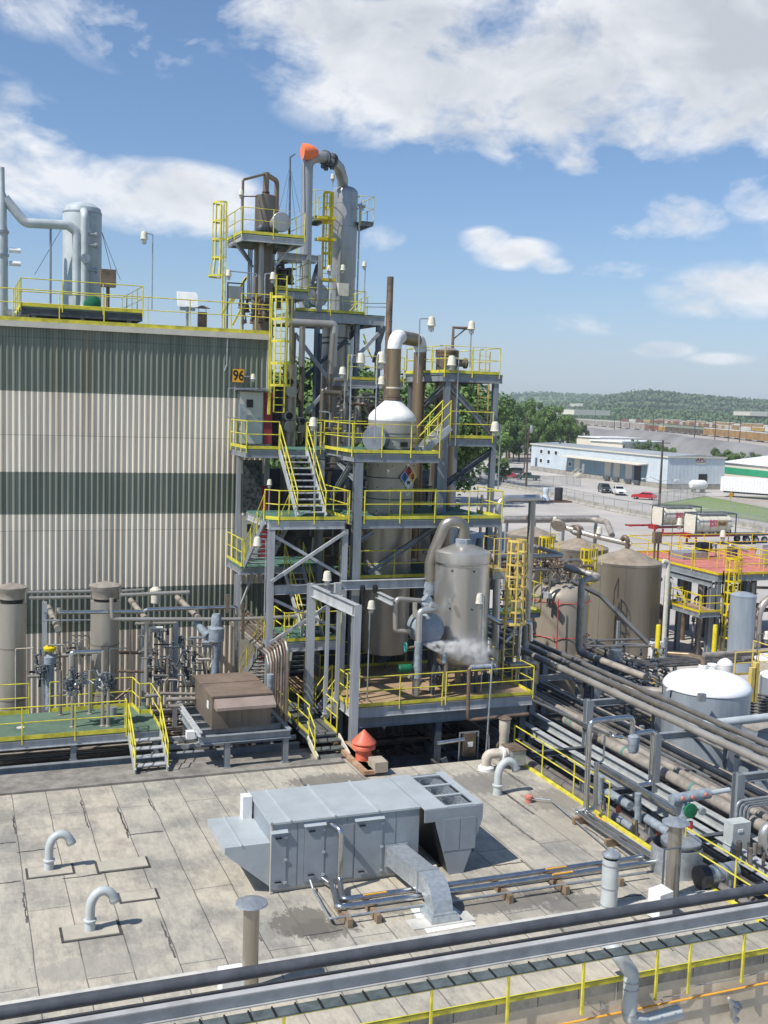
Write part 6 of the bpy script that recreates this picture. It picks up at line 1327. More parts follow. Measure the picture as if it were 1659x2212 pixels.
# process pipework massed between stairs and vessels
def pipe_cluster():
    t = T('pipework', 'tangle of brown and grey pipes and valves behind the upper stairs', 'pipework')
    P = lambda pts, r, m='pipe', Y=42.5, n=10, b=.12: O('pipe', MB().tube([PY(g, x, y, Y) for g, x, y in pts], r, n, b), m, t)
    # c-region verticals with manholes
    for (a, b, y0, y1, Y, m) in ((683, 800, 255, 1300, 45.6, 'clad'), (818, 862, 0, 900, 46.5, 'clad_brown'), (757, 787, 0, 250, 47, 'clad_brown'), (960, 1000, 0, 700, 48.5, 'steel_dark'), (600, 700, 400, 1000, 46.5, 'steel_dark')):
        cx, cy, r = cyl('c', a, b, 500, Y); O('riser', MB().lathe(cx, cy, [(r, zat('c',(a+b)/2,y1,cx,cy)), (r, zat('c',(a+b)/2,y0,cx,cy))], 20), m, t)
    for (x, y, rr, hole) in ((750,402,.2,1),(742,685,.22,1),(760,480,.26,0),(750,770,.27,0),(850,790,.2,0),(850,728,.17,1)):
        p = PY('c', x, y, 44.9); O('manway', MB().lathe(p.x, p.z, [(rr, 44.9), (rr, 45.3)], 22, 'y'), 'clad', t)
        if hole: O('opening', MB().lathe(p.x, p.z, [(rr*.7, 44.88), (rr*.7, 44.899)], 20, 'y'), 'black', t)
    P([('c',1105,0),('c',1080,340)], .13, 'clad', 44); P([('c',1110,385),('c',1210,385),('c',1190,900)], .1, 'clad', 43.5); P([('c',1000,900),('c',1018,470),('c',1035,490),('c',1170,495),('c',1165,540)], .1, 'clad_brown', 43.2)
    P([('c',1075,640),('c',1075,340)], .11, 'clad_brown', 44); P([('c',990,650),('c',1080,655),('c',1075,800)], .04, 'galv', 43)
    P([('b',735,1565),('b',1115,1585),('b',1100,1936)], .16, 'clad_light', 45); P([('b',850,1600),('b',840,1936)], .13, 'clad', 46)
    P([('b',760,1380),('b',765,1936)], .12, 'clad_brown', 46)
    P([('c',1300,530),('c',1450,530)], .06, 'clad', 42.9); P([('c',1230,580),('c',1440,600)], .06, 'pipe_brown', 43.2); P([('c',1320,540),('c',1310,900)], .08, 'pipe', 43.4); P([('c',1390,600),('c',1500,580)], .1, 'clad_brown', 43)
    rnd = random.Random(5); vm = MB()
    for i in range(26): p = PY('c', rnd.uniform(1150, 1480), rnd.uniform(520, 800), rnd.uniform(42.9, 44)); valve(vm, p.x, p.y, p.z, rnd.uniform(.9, 1.6))
    O('valves', vm, 'pipe_dark', t, kind='stuff')
    for i in range(26):
        x = rnd.uniform(1010, 1480); y = rnd.uniform(500, 820); Y = rnd.uniform(43.2, 46); k = rnd.random()
        if k < .5: P([('c',x,y),('c',x+rnd.uniform(60,220),y+rnd.uniform(-8,8)),('c',x+rnd.uniform(60,220),y+rnd.uniform(60,240))], rnd.uniform(.035,.07), rnd.choice(['pipe','pipe_brown','clad','pipe_dark']), Y)
        else: P([('c',x,y),('c',x,y+rnd.uniform(80,300))], rnd.uniform(.035,.09), rnd.choice(['pipe','clad_brown','clad']), Y)
    # behind the middle and lower levels: dark pipes
    for i in range(96):
        g, x, y = rnd.choice([('n', rnd.uniform(520,1450), rnd.uniform(360,1500)), ('c', rnd.uniform(600,1280), rnd.uniform(1030,1460)), ('o', rnd.uniform(100,950), rnd.uniform(330,1500)), ('d', rnd.uniform(240,860), rnd.uniform(1330,1560))])
        Y = rnd.uniform(43.3, 47)
        if rnd.random() < .6: P([(g,x,y),(g,x-rnd.uniform(-10,30),y+rnd.uniform(150,600))], rnd.uniform(.03,.1), rnd.choice(['pipe_dark','pipe_brown','pipe','clad_brown','clad','yellow']), Y)
        else: P([(g,x,y),(g,x+rnd.uniform(80,300),y)], rnd.uniform(.03,.08), rnd.choice(['pipe_dark','pipe_brown','pipe_dark','pipe']), Y)
pipe_cluster()
t = T('dark_backing', 'added dark backing wall behind the stairs and pipework', 'wall'); O('panel', MB().box((XC+.05, 48, 0), (PY('d',1000,1700,48).x, 48.2, zA-1.2)), 'steel_dark', t)  # dark backing sheets added to fill the dark region behind the landings
O('panel', MB().box((XC+.05, 46.5, 0), (PY('d',860,1500,46.5).x, 46.6, zB+.4)), 'pipe_dark', t)
# caged ladder at the corner of the factory
x = PY('c', 672, 300, 43.4).x; z1 = PY('b', 660, 1360, 43.4).z; z0 = PY('c', 670, 432, 43.4).z
t = T('caged_ladder', 'yellow caged ladder at the right corner of the factory wall', 'ladder'); O('backing_rail', MB().bar((x-.42,43.6,z0-1.2),(x-.42,43.6,z1+.2), .1, .1), 'yellow', t)
cg = MB()
for zz in [z0+(z1-z0)*i/4 for i in range(5)]:
    pts = [Vector((x+.42*math.cos(a), 43.45-.42*math.sin(a), zz)) for a in [math.pi*i/10 for i in range(11)]]
    for a, b in zip(pts, pts[1:]): cg.bar(a, b, .012, .1)
for i in range(0, 11, 2): a = math.pi*i/10; cg.bar((x+.42*math.cos(a),43.45-.42*math.sin(a),z0),(x+.42*math.cos(a),43.45-.42*math.sin(a),z1), .06, .012, up=(math.cos(a),-math.sin(a),0))
O('safety_cage', cg, 'yellow', t); rg = MB(); z = z0-1.1
for s_ in (-1,1): rg.bar((x+.22*s_,43.6,z0-1.1),(x+.22*s_,43.6,z1+.9), .05, .05)
while z < z1+.8: rg.tube([(x-.22,43.6,z),(x+.22,43.6,z)], .014, 5); z += .3
O('rungs', rg, 'yellow', t)

# ------------------------------------------------------------------ back tower: two columns and their platforms
def back_tower():
    t = T('distillation_tower', 'silver dome-topped column and its steel frame behind the factory', 'column')
    cx, cy, r = cyl('b', 1092, 1307, 700, 52); z = lambda y: zat('b', 1200, y, cx, cy)
    prof = [(r*.97, 0), (r*.97, z(1480)), (r*.97, z(1200)), (r, z(1190)), (r, z(500))]
    for i in range(1, 7): a = i*math.pi/12; prof.append((r*math.cos(a)**.8, z(500)+(z(440)-z(500))*math.sin(a)))
    O('shell', MB().lathe(cx, cy, prof+[(.02, z(438))], 40), 'clad_silver', t)
    bd = MB()
    for y in (590, 780, 970, 1180): bd.lathe(cx, cy, [(r+.01, z(y)-.02), (r+.01, z(y)+.02)], 40, cap=False)
    O('seam_bands', bd, 'galv', t)
    ap = [(890, 1450), (890, 270), (905, 222), (960, 196), (1030, 200), (1100, 228), (1155, 290), (1182, 380), (1182, 470)]
    pts = [PY('b', x, y, 50.6 if i < 5 else 50.6+1.4*(i-4)/4) for i, (x, y) in enumerate(ap)]; pts[-1] = Vector((pts[-1].x, 52, z(450))); pts[0].x = PY('b', 868, 1450, 50.6).x
    rr = cyl('b', 842, 938, 700, 50.6)[2]; O('overhead_pipe', MB().tube(pts, rr, 20, .25), 'clad_silver', t)
    cl = MB(); rnd = random.Random(3)
    for i in range(16): p = PY('b', rnd.uniform(1020,1125), rnd.uniform(180,290), 50.8+rnd.uniform(-.3,.3)); cl.lathe(p.x, p.y, [(.1,p.z-.1),(.13,p.z),(.08,p.z+.12)], 8)
    a, b = pts[4], pts[5]; cl.tube([a, a.lerp(b,.15)], rr*1.3, 20); cl.tube([a.lerp(b,.8), b], rr*1.3, 20)
    O('flange_clamps', cl, 'steel_dark', t)
    # main platform level
    Y = 49; zp = PY('b', 1000, 1480, Y).z; x0, x1 = PY('b', 790, 1500, Y).x, PY('b', 1535, 1530, Y).x; x2 = PY('b', 1370, 1490, Y).x
    deck(t, x0, Y, x1, Y+5, zp, 'green_grate', .42, 'steel_light'); rail(t, [(x0, Y, zp), (x2, Y, zp), (x2, Y+4.5, zp)], sp=1.5)
    hp = MB()
    for yy in (1410, 1440): hp.tube([PY('b',1370,yy,Y), PY('b',1545,yy+2,46.2)], .015, 4)
    O('tie_rods', hp, 'steel_dark', t)
    for xx in (970, 1300, 1480): column(t, PY('b', xx, 1700, Y+.2).x, Y+.2, 0, zp-.5, .22, 'steel')
    column(t, PY('b', 990, 1150, Y).x, Y, zp+.01, PY('b', 990, 1010, Y).z, .2, 'steel_light'); column(t, PY('b', 660, 1150, Y).x, Y, zp+.01, PY('b', 660, 1000, Y).z, .2, 'steel')
    beam(t, PY('b', 640, 1010, Y), PY('b', 1005, 1045, Y), .16, .3, 'steel_light'); beam(t, PY('b', 640, 1060, Y+1.5), PY('b', 960, 1065, Y+1.5), .14, .2, 'steel_light')
    br = lambda a, b, Y_, m='steel_light', w=.15: O('brace', MB().bar(PY(*a, Y_), PY(*b, Y_), w, w), m, t)
    br(('c',785,0),('c',1070,380),47.5); br(('c',878,658),('c',1480,0),47.2); br(('c',1220,60),('c',870,350),49.2,'steel_dark'); br(('b',1530,1600),('b',1440,1900),48.6,'steel_dark'); br(('b',975,1090),('b',930,1250),49.1,'steel_dark'); br(('c',980,250),('c',860,370),49.5,'steel_dark')
    # lower second body and skirt
    c2 = cyl('b', 1010, 1243, 1750, 49.9); O('lower_column', MB().lathe(c2[0], c2[1], [(c2[2], 0), (c2[2], zp-.5)], 36), 'clad', t)
    bd = MB(); 
    for y in (1700, 1745): k = zat('b', 1125, y, c2[0], c2[1]); bd.lathe(c2[0], c2[1], [(c2[2]+.03, k-.04), (c2[2]+.03, k+.04)], 36, cap=False)
    O('bands', bd, 'pipe_dark', t)
    # ladder cage on the silver column
    lx = PY('b', 1052, 900, 50.9).x; ladder(t, lx, 50.95, zp, PY('b', 1070, 490, 50.9).z, zp+2.2, PY('b', 1070, 500, 50.9).z, m='yellow_new', r=.24, w=.34, flat=.08)
    lf = MB()
    for yy in (705, 880, 1215): p = PY('b', 1045, yy, 50.5); lf.box((p.x-.45, 50.3, p.z-.06), (p.x+.45, 50.9, p.z+.06))
    O('rest_platform', lf, 'yellow_new', t)
    for (xa, xb, yd, yt) in ((930, 1050, 690, 530), (1310, 1415, 735, 600)):
        a, b = PY('b', xa, yd, 51.6), PY('b', xb, yd, 51.6); deck(t, a.x, 51.2, b.x, 53, a.z, 'green_grate', .16, 'steel'); rail(t, [(a.x, 53, a.z), (a.x, 51.2, a.z), (b.x, 51.2, a.z), (b.x, 53, a.z)], sp=1, h=1.2, toe=0)
    O('drain_pipe', MB().tube([PY('b',1352,640,51), PY('b',1352,585,51), PY('b',1325,620,51), PY('b',1300,1480,51)], .045, 8, .05), 'galv', t); O('nozzles', MB().lathe(51, PY('b',1345,600,51).z, [(.08, PY('b',1315,600,51).x), (.08, PY('b',1370,600,51).x)], 10, 'x').lathe(51.5, PY('b',1290,1280,51).z, [(.1, PY('b',1265,600,51).x), (.1, PY('b',1300,600,51).x)], 10, 'x'), 'galv', t, kind=None)
    p = PY('b', 957, 1345, 49.6); O('heat_exchanger_end', MB().lathe(p.x, p.z, [(.05, 49.15), (.52, 49.2), (.55, 49.25), (.55, 49.6), (.5, 49.61), (.5, 51)], 32, 'y'), 'clad_silver', t)
    # stair behind, and the lower back deck
    s = PY('b', 1235, 1560, 50).x; stair_x(t, 49.6, 50.5, s+.8, zp, s-.6, PY('b', 1200, 1800, 50).z, 'steel_dark')
    for k in (0, 1): O('far_handrail', MB().tube([PY('b',1355,1660+k*60,48+k), PY('c',1400+k*30,150+k*60,48+k)], .035, 6), 'yellow', t)
    Y2 = 46.3; zq = PY('c', 1400, 388, Y2).z; xq0, xq1 = PY('c', 1225, 388, Y2).x, PY('c', 1520, 388, Y2).x
    deck(t, xq0, Y2, xq1+1, Y2+3, zq, 'green_grate', .26, 'steel_light'); rail(t, [(xq0, Y2, zq), (xq1+1, Y2, zq)], sp=1.1); column(t, xq0+.2, Y2+.3, 0, zq-.32, .2); 
    for (x0_, y, x1_) in ((1110, 700, 1280), (1105, 795, 1240), (985, 785, 1200)): O('far_handrail', MB().tube([PY('c',x0_,y,45.5), PY('c',x1_,y+3,45.5)], .024, 6), 'yellow', t)
back_tower()
def brown_column():
    t = T('distillation_tower', 'brown column with a yellow-railed platform and looping top pipes', 'column')
    cx, cy, r = cyl('b', 455, 630, 650, 47.3); z = lambda y: zat('b', 543, y, cx, cy)
    O('shell', MB().lathe(cx, cy, [(r, zr+.1), (r, z(525)), (r*.9, z(518)), (.2, z(512))], 32), 'clad_brown', t)
    O('flange', MB().lathe(cx, cy, [(.17, z(512)), (.17, z(500)), (.1, z(498)), (.17, z(494)), (.17, z(484))], 16), 'pipe_brown', t)
    ztp = z(325); x0 = PY('b', 352, 400, 46.5).x; x1 = PY('b', 638, 400, 48).x
    O('top_pipe', MB().tube([(cx, cy, z(490)), (cx, cy, ztp)], .14, 12), 'pipe_bronze', t)
    O('loop_pipe', MB().tube([(cx, cy, ztp-.05), (x0, 46.4, PY('b',355,385,46.4).z), (x0, 46.4, PY('b',350,860,46.4).z)], .055, 10, .1), 'pipe_bronze', t)
    O('loop_pipe', MB().tube([(cx, cy, ztp-.08), (x1, 48, PY('b',638,395,48).z), (PY('b',632,700,48).x, 48, PY('b',630,860,48).z)], .11, 12, .2), 'pipe_bronze', t)
    O('side_line', MB().tube([PY('b',360,523,46.4), PY('b',470,523,47)], .03, 6), 'pipe_bronze', t)
    O('front_pipe', MB().tube([PY('b',510,885,46.5), PY('b',508,1000,46.5), PY('b',500,1500,46.5)], .13, 12), 'clad', t)
    O('front_pipe', MB().tube([PY('b',455,1180,46.6), PY('b',440,1500,46.6)], .1, 12), 'clad', t)
    for k in (405, 418, 432): O('side_tube', MB().tube([PY('b',k,960,46.9), PY('b',k-12,1400,46.9)], .03, 6), 'pipe_dark', t)
    Y = 45.8; zp = PY('b', 600, 848, Y).z; xa, xb = PY('b', 345, 850, Y).x, PY('b', 868, 850, Y).x
    deck(t, xa, Y, xb, 48.4, zp, 'green_grate', .26, 'steel_light'); rail(t, [(xa, 48.4, zp), (xa, Y, zp), (xb, Y, zp), (xb, 48.4, zp)], sp=1.15)
    br = lambda a, b, Y_, m='steel', w=.09: O('brace', MB().bar(PY('b', *a, Y_), PY('b', *b, Y_), w, w), m, t)
    br((285,905),(440,1110),46.8); br((310,900),(430,1080),46.6,'steel_dark'); br((780,915),(625,1100),46.6,'steel_light'); br((640,950),(620,1000),47,'steel_dark')
    p = PY('b', 672, 738, 46.1); O('manway_cover', MB().lathe(p.x, p.z, [(.1,45.98), (.4,46.0), (.42,46.02), (.42,46.14), (.33,46.15), (.33,47)], 32, 'y'), 'clad_silver', t)
    p = PY('b', 510, 795, 46.3); O('valve_body', MB().lathe(p.x, p.z, [(.1,46.0),(.2,46.1),(.2,46.4),(.1,46.5)], 16, 'y'), 'steel_dark', t)
    # caged ladder at the left end
    lx = PY('b', 205, 900, 47.6).x; z0 = zr+.1; z1 = PY('b', 225, 575, 47.6).z; c0 = PY('b', 130, 1185, 47.6).z
    ladder(t, lx, 47.6, z0, z1, c0, z1-.05, m='yellow', out=(-1, 0), r=.42, flare=.35, w=.5, flat=.06)
    # small platform between the columns
    Y = 47; zq = PY('b', 750, 1305, Y).z; xa, xb = PY('b', 622, 1305, Y).x, PY('b', 900, 1305, Y).x
    deck(t, xa, Y, xb, Y+2, zq, 'green_grate', .3, 'steel_light'); rail(t, [(xa, Y+2, zq), (xa, Y, zq), (xb, Y, zq), (xb, Y+2, zq)], sp=.9, h=1.25); rail(t, [(xa+.1, Y+2, zq+1.3), (xb, Y+2, zq+1.3)], sp=.9, h=1.1, toe=0)
    cg = MB(); rnd = random.Random(8)
    for i in range(22): p = PY('b', rnd.uniform(640,760), rnd.uniform(1130,1290), Y+rnd.uniform(.3,1.7)); valve(cg, p.x, p.y, p.z, rnd.uniform(1,2.2))
    O('valves', cg, 'pipe_dark', t, kind='stuff')
    cl = MB()
    for i in range(26): p = PY('b', rnd.uniform(330,600), rnd.uniform(1400,1560), 45.6+rnd.uniform(0,1.2)); valve(cl, p.x, p.y, p.z, rnd.uniform(.8,1.7))
    O('roof_valves', cl, 'pipe_brown', t, kind='stuff')
    for (x0_, y0_, x1_, y1_) in ((390,1190,270,1400),(300,1300,390,1370),(180,1500,380,1200),(270,1590,350,1440)): O('yellow_strut', MB().bar(PY('b',x0_,y0_,46), PY('b',x1_,y1_,46), .08, .08), 'yellow', t)
    rail(t, [PY('b',340,1590,45), PY('b',580,1600,45)], sp=.7, toe=0, h=1.3)
brown_column()
t = T('windsock', 'bright orange windsock on a thin pole beside the arched pipe', 'windsock'); a, b = PY('b', 975, 160, 50.2), PY('b', 850, 150, 50.2)
V = Vector((0,0,1)); mb = MB(); mb.tube([b, b.lerp(a,.33), b.lerp(a,.66), a], [.36, .37, .3, .16], 14); O('sleeve', mb, 'windsock', t)
O('pole', MB().tube([PY('b',872,850,49.9), PY('b',868,190,49.9)], .03, 6), 'steel_dark', t)
t = T('mast', 'thin dark mast with stay wires between the two columns', 'mast'); m0, m1 = PY('b',742,840,47.2), PY('b',748,200,47.2)
O('pole', MB().tube([m0, m1, m1+Vector((.22,0,.18))], [.05,.04,.03], 6), 'steel_dark', t)
w = MB()
for (x, y) in ((655,640),(830,650),(700,800),(800,830)): w.tube([m1-V*.4, PY('b',x,y,47.2)], .008, 4)
O('stay_wires', w, 'steel_dark', t)
for (g, fx, fy, tx, ty, Y, a, h, lb) in (('b',345,640,345,480,46.2,(-.02,0),1.1,'small cream lamp on the looping pipe left of the brown column'),('b',1098,440,1102,350,51.5,(.001,0),1.1,'small cream lamp above the top of the silver column ladder'),
    ('b',905,1500,905,1025,48.6,(.001,0),1.1,'cream lamp on a thin pole left of the silver column'),('b',1070,1470,1072,1110,49.3,(.001,0),1.3,'cream lamp low in front of the silver column ladder'),
    ('b',1135,1480,1136,1100,48.8,(.3,0),1.2,'double-headed cream lamp in front of the silver column'),('b',1365,1500,1372,1075,48.9,(-.05,0),1.1,'cream lamp on a pole at the right end of the back tower deck'),
    ('b',560,1400,540,1165,45.7,(.35,0),1.4,'cream angled lamp in front of the brown column'),('b',330,1180,470,1165,45.6,(-1.2,0),1.2,'grey lamp on a long bracket left of the brown column')):
    lamp(lb, g, fx, fy, tx, ty, Y, a, h)
p = PY('b', 1180, 1300, 48.7); t = T('floodlight', 'white square floodlight in front of the foot of the silver column', 'lamp'); O('housing', MB().box((p.x-.25,48.5,p.z-.28),(p.x+.25,48.8,p.z+.3)), 'cream', t, smooth=False); O('bracket', MB().tube([(p.x,48.7,p.z-.6),(p.x,48.7,p.z-.28)], .05, 6), 'galv', t)
p = PY('b', 295, 1320, 45.2); t = T('control_station', 'small grey panel on a slim frame near the roof ladder', 'control box'); O('panel', MB().box((p.x-.3,45.1,p.z-.25),(p.x+.3,45.3,p.z+.25)), 'steel', t); O('frame', MB().box((p.x-.36,45.15,zr+.1),(p.x-.31,45.25,p.z+.35)).box((p.x+.31,45.15,zr+.1),(p.x+.36,45.25,p.z+.35)).box((p.x-.36,45.15,p.z+.35),(p.x+.36,45.25,p.z+.4)), 'steel_dark', t)
RND = random.Random(21)
def tubes(t, items, name='pipe'):
    for pts, r, m, *b in items: O(name, MB().tube(pts, r, 10 if r < .12 else 16, b[0] if b else .12), m, t)
# ------------------------------------------------------------------ green valve platform on the left
def green_platform():
    z = 5.3; t = T('valve_platform', 'green-decked valve platform with yellow rails and short steps down to the low roof', 'platform')
    deck(t, -8, 36.1, 6.35, 39.1, z, 'green_deck', .27, 'steel_light')
    rail(t, [(-8, 36.1, z), (5.22, 36.1, z), (5.22, 36.4, z)], sp=1.75, toe=.14); rail(t, [(-8, 39.1, z), (2.3, 39.1, z)], sp=1.75, toe=.14)
    rail(t, [(3.0, 39.1, z), (5.85, 39.1, z), (5.95, 38.1, z), (6.35, 38.1, z), (6.35, 36.15, z)], sp=1.3, toe=.14)
    stair(t, 5.28, 6.33, 36.05, z, 34.5, RZ+.08, n=5)
    b = PY('f', 500, 1800, 35.95).z; beam(t, (-8, 35.95, b), (11.2, 35.95, b), .2, .3, 'steel')
    for x in (-4.5, PY('f', 610, 1700, 36.1).x, 6.2): column(t, x, 36.25, b+.16, z-.34, .18, 'steel')
    # valve stations standing on the deck
    for (x0, yt, yb) in ((600, 850, 1470), (850, 840, 1460), (500, 1000, 1370), (745, 1000, 1360), (895, 1150, 1465)):
        p = PZ('f', x0, yb, z); q = PY('f', x0-5, yt, p.y); O('riser', MB().lathe(p.x, p.y, [(.1, z), (.1, z+.03), (.06, z+.05), (.055, q.z)], 12), 'clad_light' if x0 != 500 else 'pipe', t)
    Y = PZ('f', 600, 1470, z).y; a, b2 = PY('f', 585, 850, Y), PY('f', 860, 840, Y); O('header', MB().tube([a-Vector((0,0,.9)), a, b2, b2-Vector((0,0,.9))], .075, 12, .15), 'chrome', t)
    for (xc, yc) in ((600, 1110), (860, 1090), (640, 1160), (900, 1120)):
        vm = MB()
        for i in range(9):
            p = PY('f', xc+RND.uniform(-70, 70), yc+RND.uniform(-90, 60), Y+RND.uniform(-.3, .4)); valve(vm, p.x, p.y, p.z, RND.uniform(.6, 1.1)); d = Vector((RND.uniform(-.3,.3), RND.uniform(-.2,.2), RND.uniform(-.25,.25))); vm.tube([p-d, p+d], .022, 6)
        O('valve_cluster', vm, 'steel_dark' if xc in (600, 900) else 'galv', t)
    for (x, y) in ((300, 1510), (590, 1455)):
        p = PZ('f', x, y, z)
    for (x, y) in ((170, 1475), (785, 1515), (1040, 1495)): p = PZ('f', x, y, z); O('deck_plate', MB().lathe(p.x, p.y, [(.13, z+.002), (.13, z+.02)], 18), 'cream', t)
    p = PZ('f', 940, 1370, z); O('bucket', MB().lathe(p.x, p.y, [(.12, z), (.14, z+.3)], 16), 'galv', t)
    p = PY('f', 412, 815, 39.5); O('actuator', MB().lathe(p.x, 39.5, [(.18, p.z-.1), (.22, p.z-.05), (.22, p.z+.03), (.12, p.z+.1)], 16), 'yellow_new', t)
    O('actuator_stand', MB().lathe(p.x, 39.5, [(.14, z), (.14, p.z-.6), (.22, p.z-.55), (.22, p.z-.3), (.08, p.z-.2), (.08, p.z-.1)], 14), 'wrap', t)
green_platform()
# two capped exhaust cylinders
def capped(g, xl, xr, yc, label, y0, y1, y2, y3, yb):
    cx, cy, r = cyl(g, xl, xr, 700, yc); z = lambda y: zat(g, (xl+xr)/2, y, cx, cy); t = T('exhaust_cylinder', label, 'exhaust')
    O('shell', MB().lathe(cx, cy, [(r, 3.6), (r, z(y3)), (r*.96, z(y3))], 36), 'clad_light', t)
    O('hood', MB().lathe(cx, cy, [(r*.9, z(y2)), (r*.92, z(y1)), (r*1.12, z(y0)+.03), (r*1.12, z(y0)+.07), (.03, z(y0)+.22)], 36), 'pipe_beige', t); O('throat', MB().lathe(cx, cy, [(r*.8, z(y3)-.3), (r*.8, z(y2)+.02)], 28), 'black', t)
    bd = MB()
    for f in (.35, .7): k = 3.6+(z(y3)-3.6)*f; bd.lathe(cx, cy, [(r+.008, k-.015), (r+.008, k+.015)], 36, cap=False)
    O('seam_bands', bd, 'pipe_brown', t)
    O('sample_line', MB().tube([(cx+r*.2, cy-r-.12, 4.5), (cx+r*.2, cy-r-.12, z(790)), (cx+r*.2+.6, cy-r-.12, z(790))], .025, 6, .06), 'cream_dirty', t)
capped('f', -23, 218, 40.6, 'wide brown exhaust cylinder with a rain cap at the left edge', 320, 345, 400, 435, 1300)
capped('f', 750, 992, 40.6, 'brown exhaust cylinder with a rain cap behind the valve risers', 305, 330, 395, 420, 1160)
def left_pipes():
    t = T('pipework', 'grey steel pipework and supports in front of the striped factory wall', 'pipework'); Y = 39.6
    P = lambda pts, r, m='clad_light', y=Y, b=.12: O('pipe', MB().tube([PY(g, a, c, y) for g, a, c in pts], r, 12, b), m, t)
    P([('f',225,352),('f',760,342)], .06, 'pipe'); P([('f',240,397),('f',755,388)], .065); P([('f',1000,372),('f',1570,350)], .07); P([('f',1010,340),('f',1195,328)], .05, 'pipe')
    P([('f',485,480),('f',485,517),('f',1190,512),('f',1225,493),('g',575,472),('g',578,1010)], .075, 'chrome'); P([('f',925,400),('f',930,575),('g',560,575),('g',830,565),('g',1160,545),('g',1150,1170)], .075, 'clad_light', 39.2)
    P([('f',1215,600),('f',1215,1180)], .08, 'clad_light', 39.3); P([('f',1120,612),('f',1460,605)], .05); P([('f',1240,645),('f',1350,645)], .06, 'white'); P([('f',1245,672),('f',1380,665)], .06)
    P([('f',360,585),('f',750,580)], .03, 'galv'); P([('f',450,880),('f',560,870),('f',760,860)], .08, 'pipe_beige', 40); P([('f',990,850),('f',1290,850)], .07, 'pipe_brown', 40.2)
    P([('f',1080,560),('f',1088,1280)], .035, 'pipe_brown'); P([('f',495,520),('f',500,1000)], .03, 'pipe_brown'); P([('f',1395,880),('f',1390,1180)], .07, 'clad', 38.8)
    P([('f',1330,1190),('g',235,1195)], .06, 'pipe_beige', 38); P([('f',1380,1240),('g',235,1235)], .08, 'pipe_beige', 37.7); P([('f',1200,1215),('f',1330,1200)], .07, 'pipe', 38); P([('f',1380,1300),('f',1500,1295)], .07, 'pipe_beige', 37.4)
    P([('f',980,1005),('f',1260,1010)], .05, 'pipe_brown'); P([('f',228,1050),('f',330,1045)], .06, 'pipe_beige'); P([('f',960,1240),('f',1080,1150)], .05, 'pipe_brown', 39.8)
    for (x0, y0) in ((480, 655), (1225, 590), (1645, 560)):
        q = PY('f', x0, y0, 39.4); O('feeder_pipe', MB().tube([q, (q.x, 43.6, q.z)], .11, 12), 'pipe_beige', t); O('collar', MB().lathe(q.x, q.z, [(.15, 42.6), (.15, 42.75)], 12, 'y'), 'pipe', t)
    for (x, y0, y1) in ((370, 430, 1320), (1195, 560, 1010), (1460, 600, 1125)):
        a = PY('f', x, y0, 39.9); column(t, a.x, 39.9, 4.0, a.z, .16, 'steel_light')
    # wrapped control valve with pipes
    q = PY('g', 410, 690, 38.9); O('wrapped_valve', MB().lathe(q.x, 38.9, [(.16, q.z-1.6), (.14, q.z-1.1), (.18, q.z-.9), (.2, q.z-.35), (.3, q.z-.28), (.31, q.z+.2), (.2, q.z+.28), (.19, q.z+.6), (.14, q.z+.72)], 14), 'wrap', t)
    O('wrapped_elbow', MB().tube([PY('g',240,600,39.4), PY('g',340,710,38.9)], .14, 12), 'wrap', t); O('wrapped_elbow', MB().tube([PY('g',290,775,38.9), PY('g',380,780,38.9)], .12, 12), 'wrap', t)
    q = PY('f', 1290, 350, 41); O('wall_filter', MB().lathe(q.x, 41, [(.12, q.z-.45), (.17, q.z-.4), (.17, q.z), (.22, q.z+.02), (.22, q.z+.1), (.1, q.z+.2)], 14), 'cream', t)
    vm = MB()
    for i in range(60):
        p = PY('f', RND.uniform(1230, 1640), RND.uniform(680, 1120), RND.uniform(38.6, 40.4)); valve(vm, p.x, p.y, p.z, RND.uniform(.5, 1.1))
    for i in range(14): p = PY('f', RND.uniform(300, 460), RND.uniform(850, 1100), RND.uniform(39.3, 40.2)); valve(vm, p.x, p.y, p.z, RND.uniform(.7, 1.2))
    O('valves', vm, 'steel_dark', t, kind='stuff')
    for i in range(46):
        g, x, y = 'f', RND.uniform(1120, 1640), RND.uniform(680, 1140)
        if i % 4 == 0: x, y = RND.uniform(240, 740), RND.uniform(700, 1050)
        m = RND.choice(['pipe','clad_light','pipe_beige','cream_dirty','pipe_brown','galv','steel_dark']); r = RND.uniform(.018, .045); yy = RND.uniform(38.4, 41)
        P([(g,x,y),(g,x+RND.uniform(40,170),y+RND.uniform(-4,4)),(g,x+RND.uniform(40,170),y+RND.uniform(40,180))], r, m, yy)
    # run of brown pipes down from the wall, bending to the ground beside the gangway
    cn = [(985,755),(962,770),(938,788),(915,805),(893,822),(872,840),(850,856),(828,868)]
    for i, (x, y) in enumerate(cn):
        q = PY('g', x, y, 37.3+.05*i); O('bundle_pipe', MB().tube([(q.x-.0, 43.4, q.z+.0), (q.x, q.y, q.z), (q.x+.02, q.y-.25, q.z-.35), (q.x+.02, q.y-.25, 4.3)], .045 if i else .065, 8, .25), ['clad','pipe_brown','pipe','pipe_brown','clad','pipe_brown','pipe_beige','pipe'][i], t)
    for (x, y0, y1) in ((868, 620, 1050), (632, 440, 740), (505, 370, 520)): a, b = PY('g', x, y0, 38.2), PY('g', x, y1, 38.2); O('hanger_post', MB().bar(a, b, .1, .1), 'pipe_brown', t)
left_pipes()
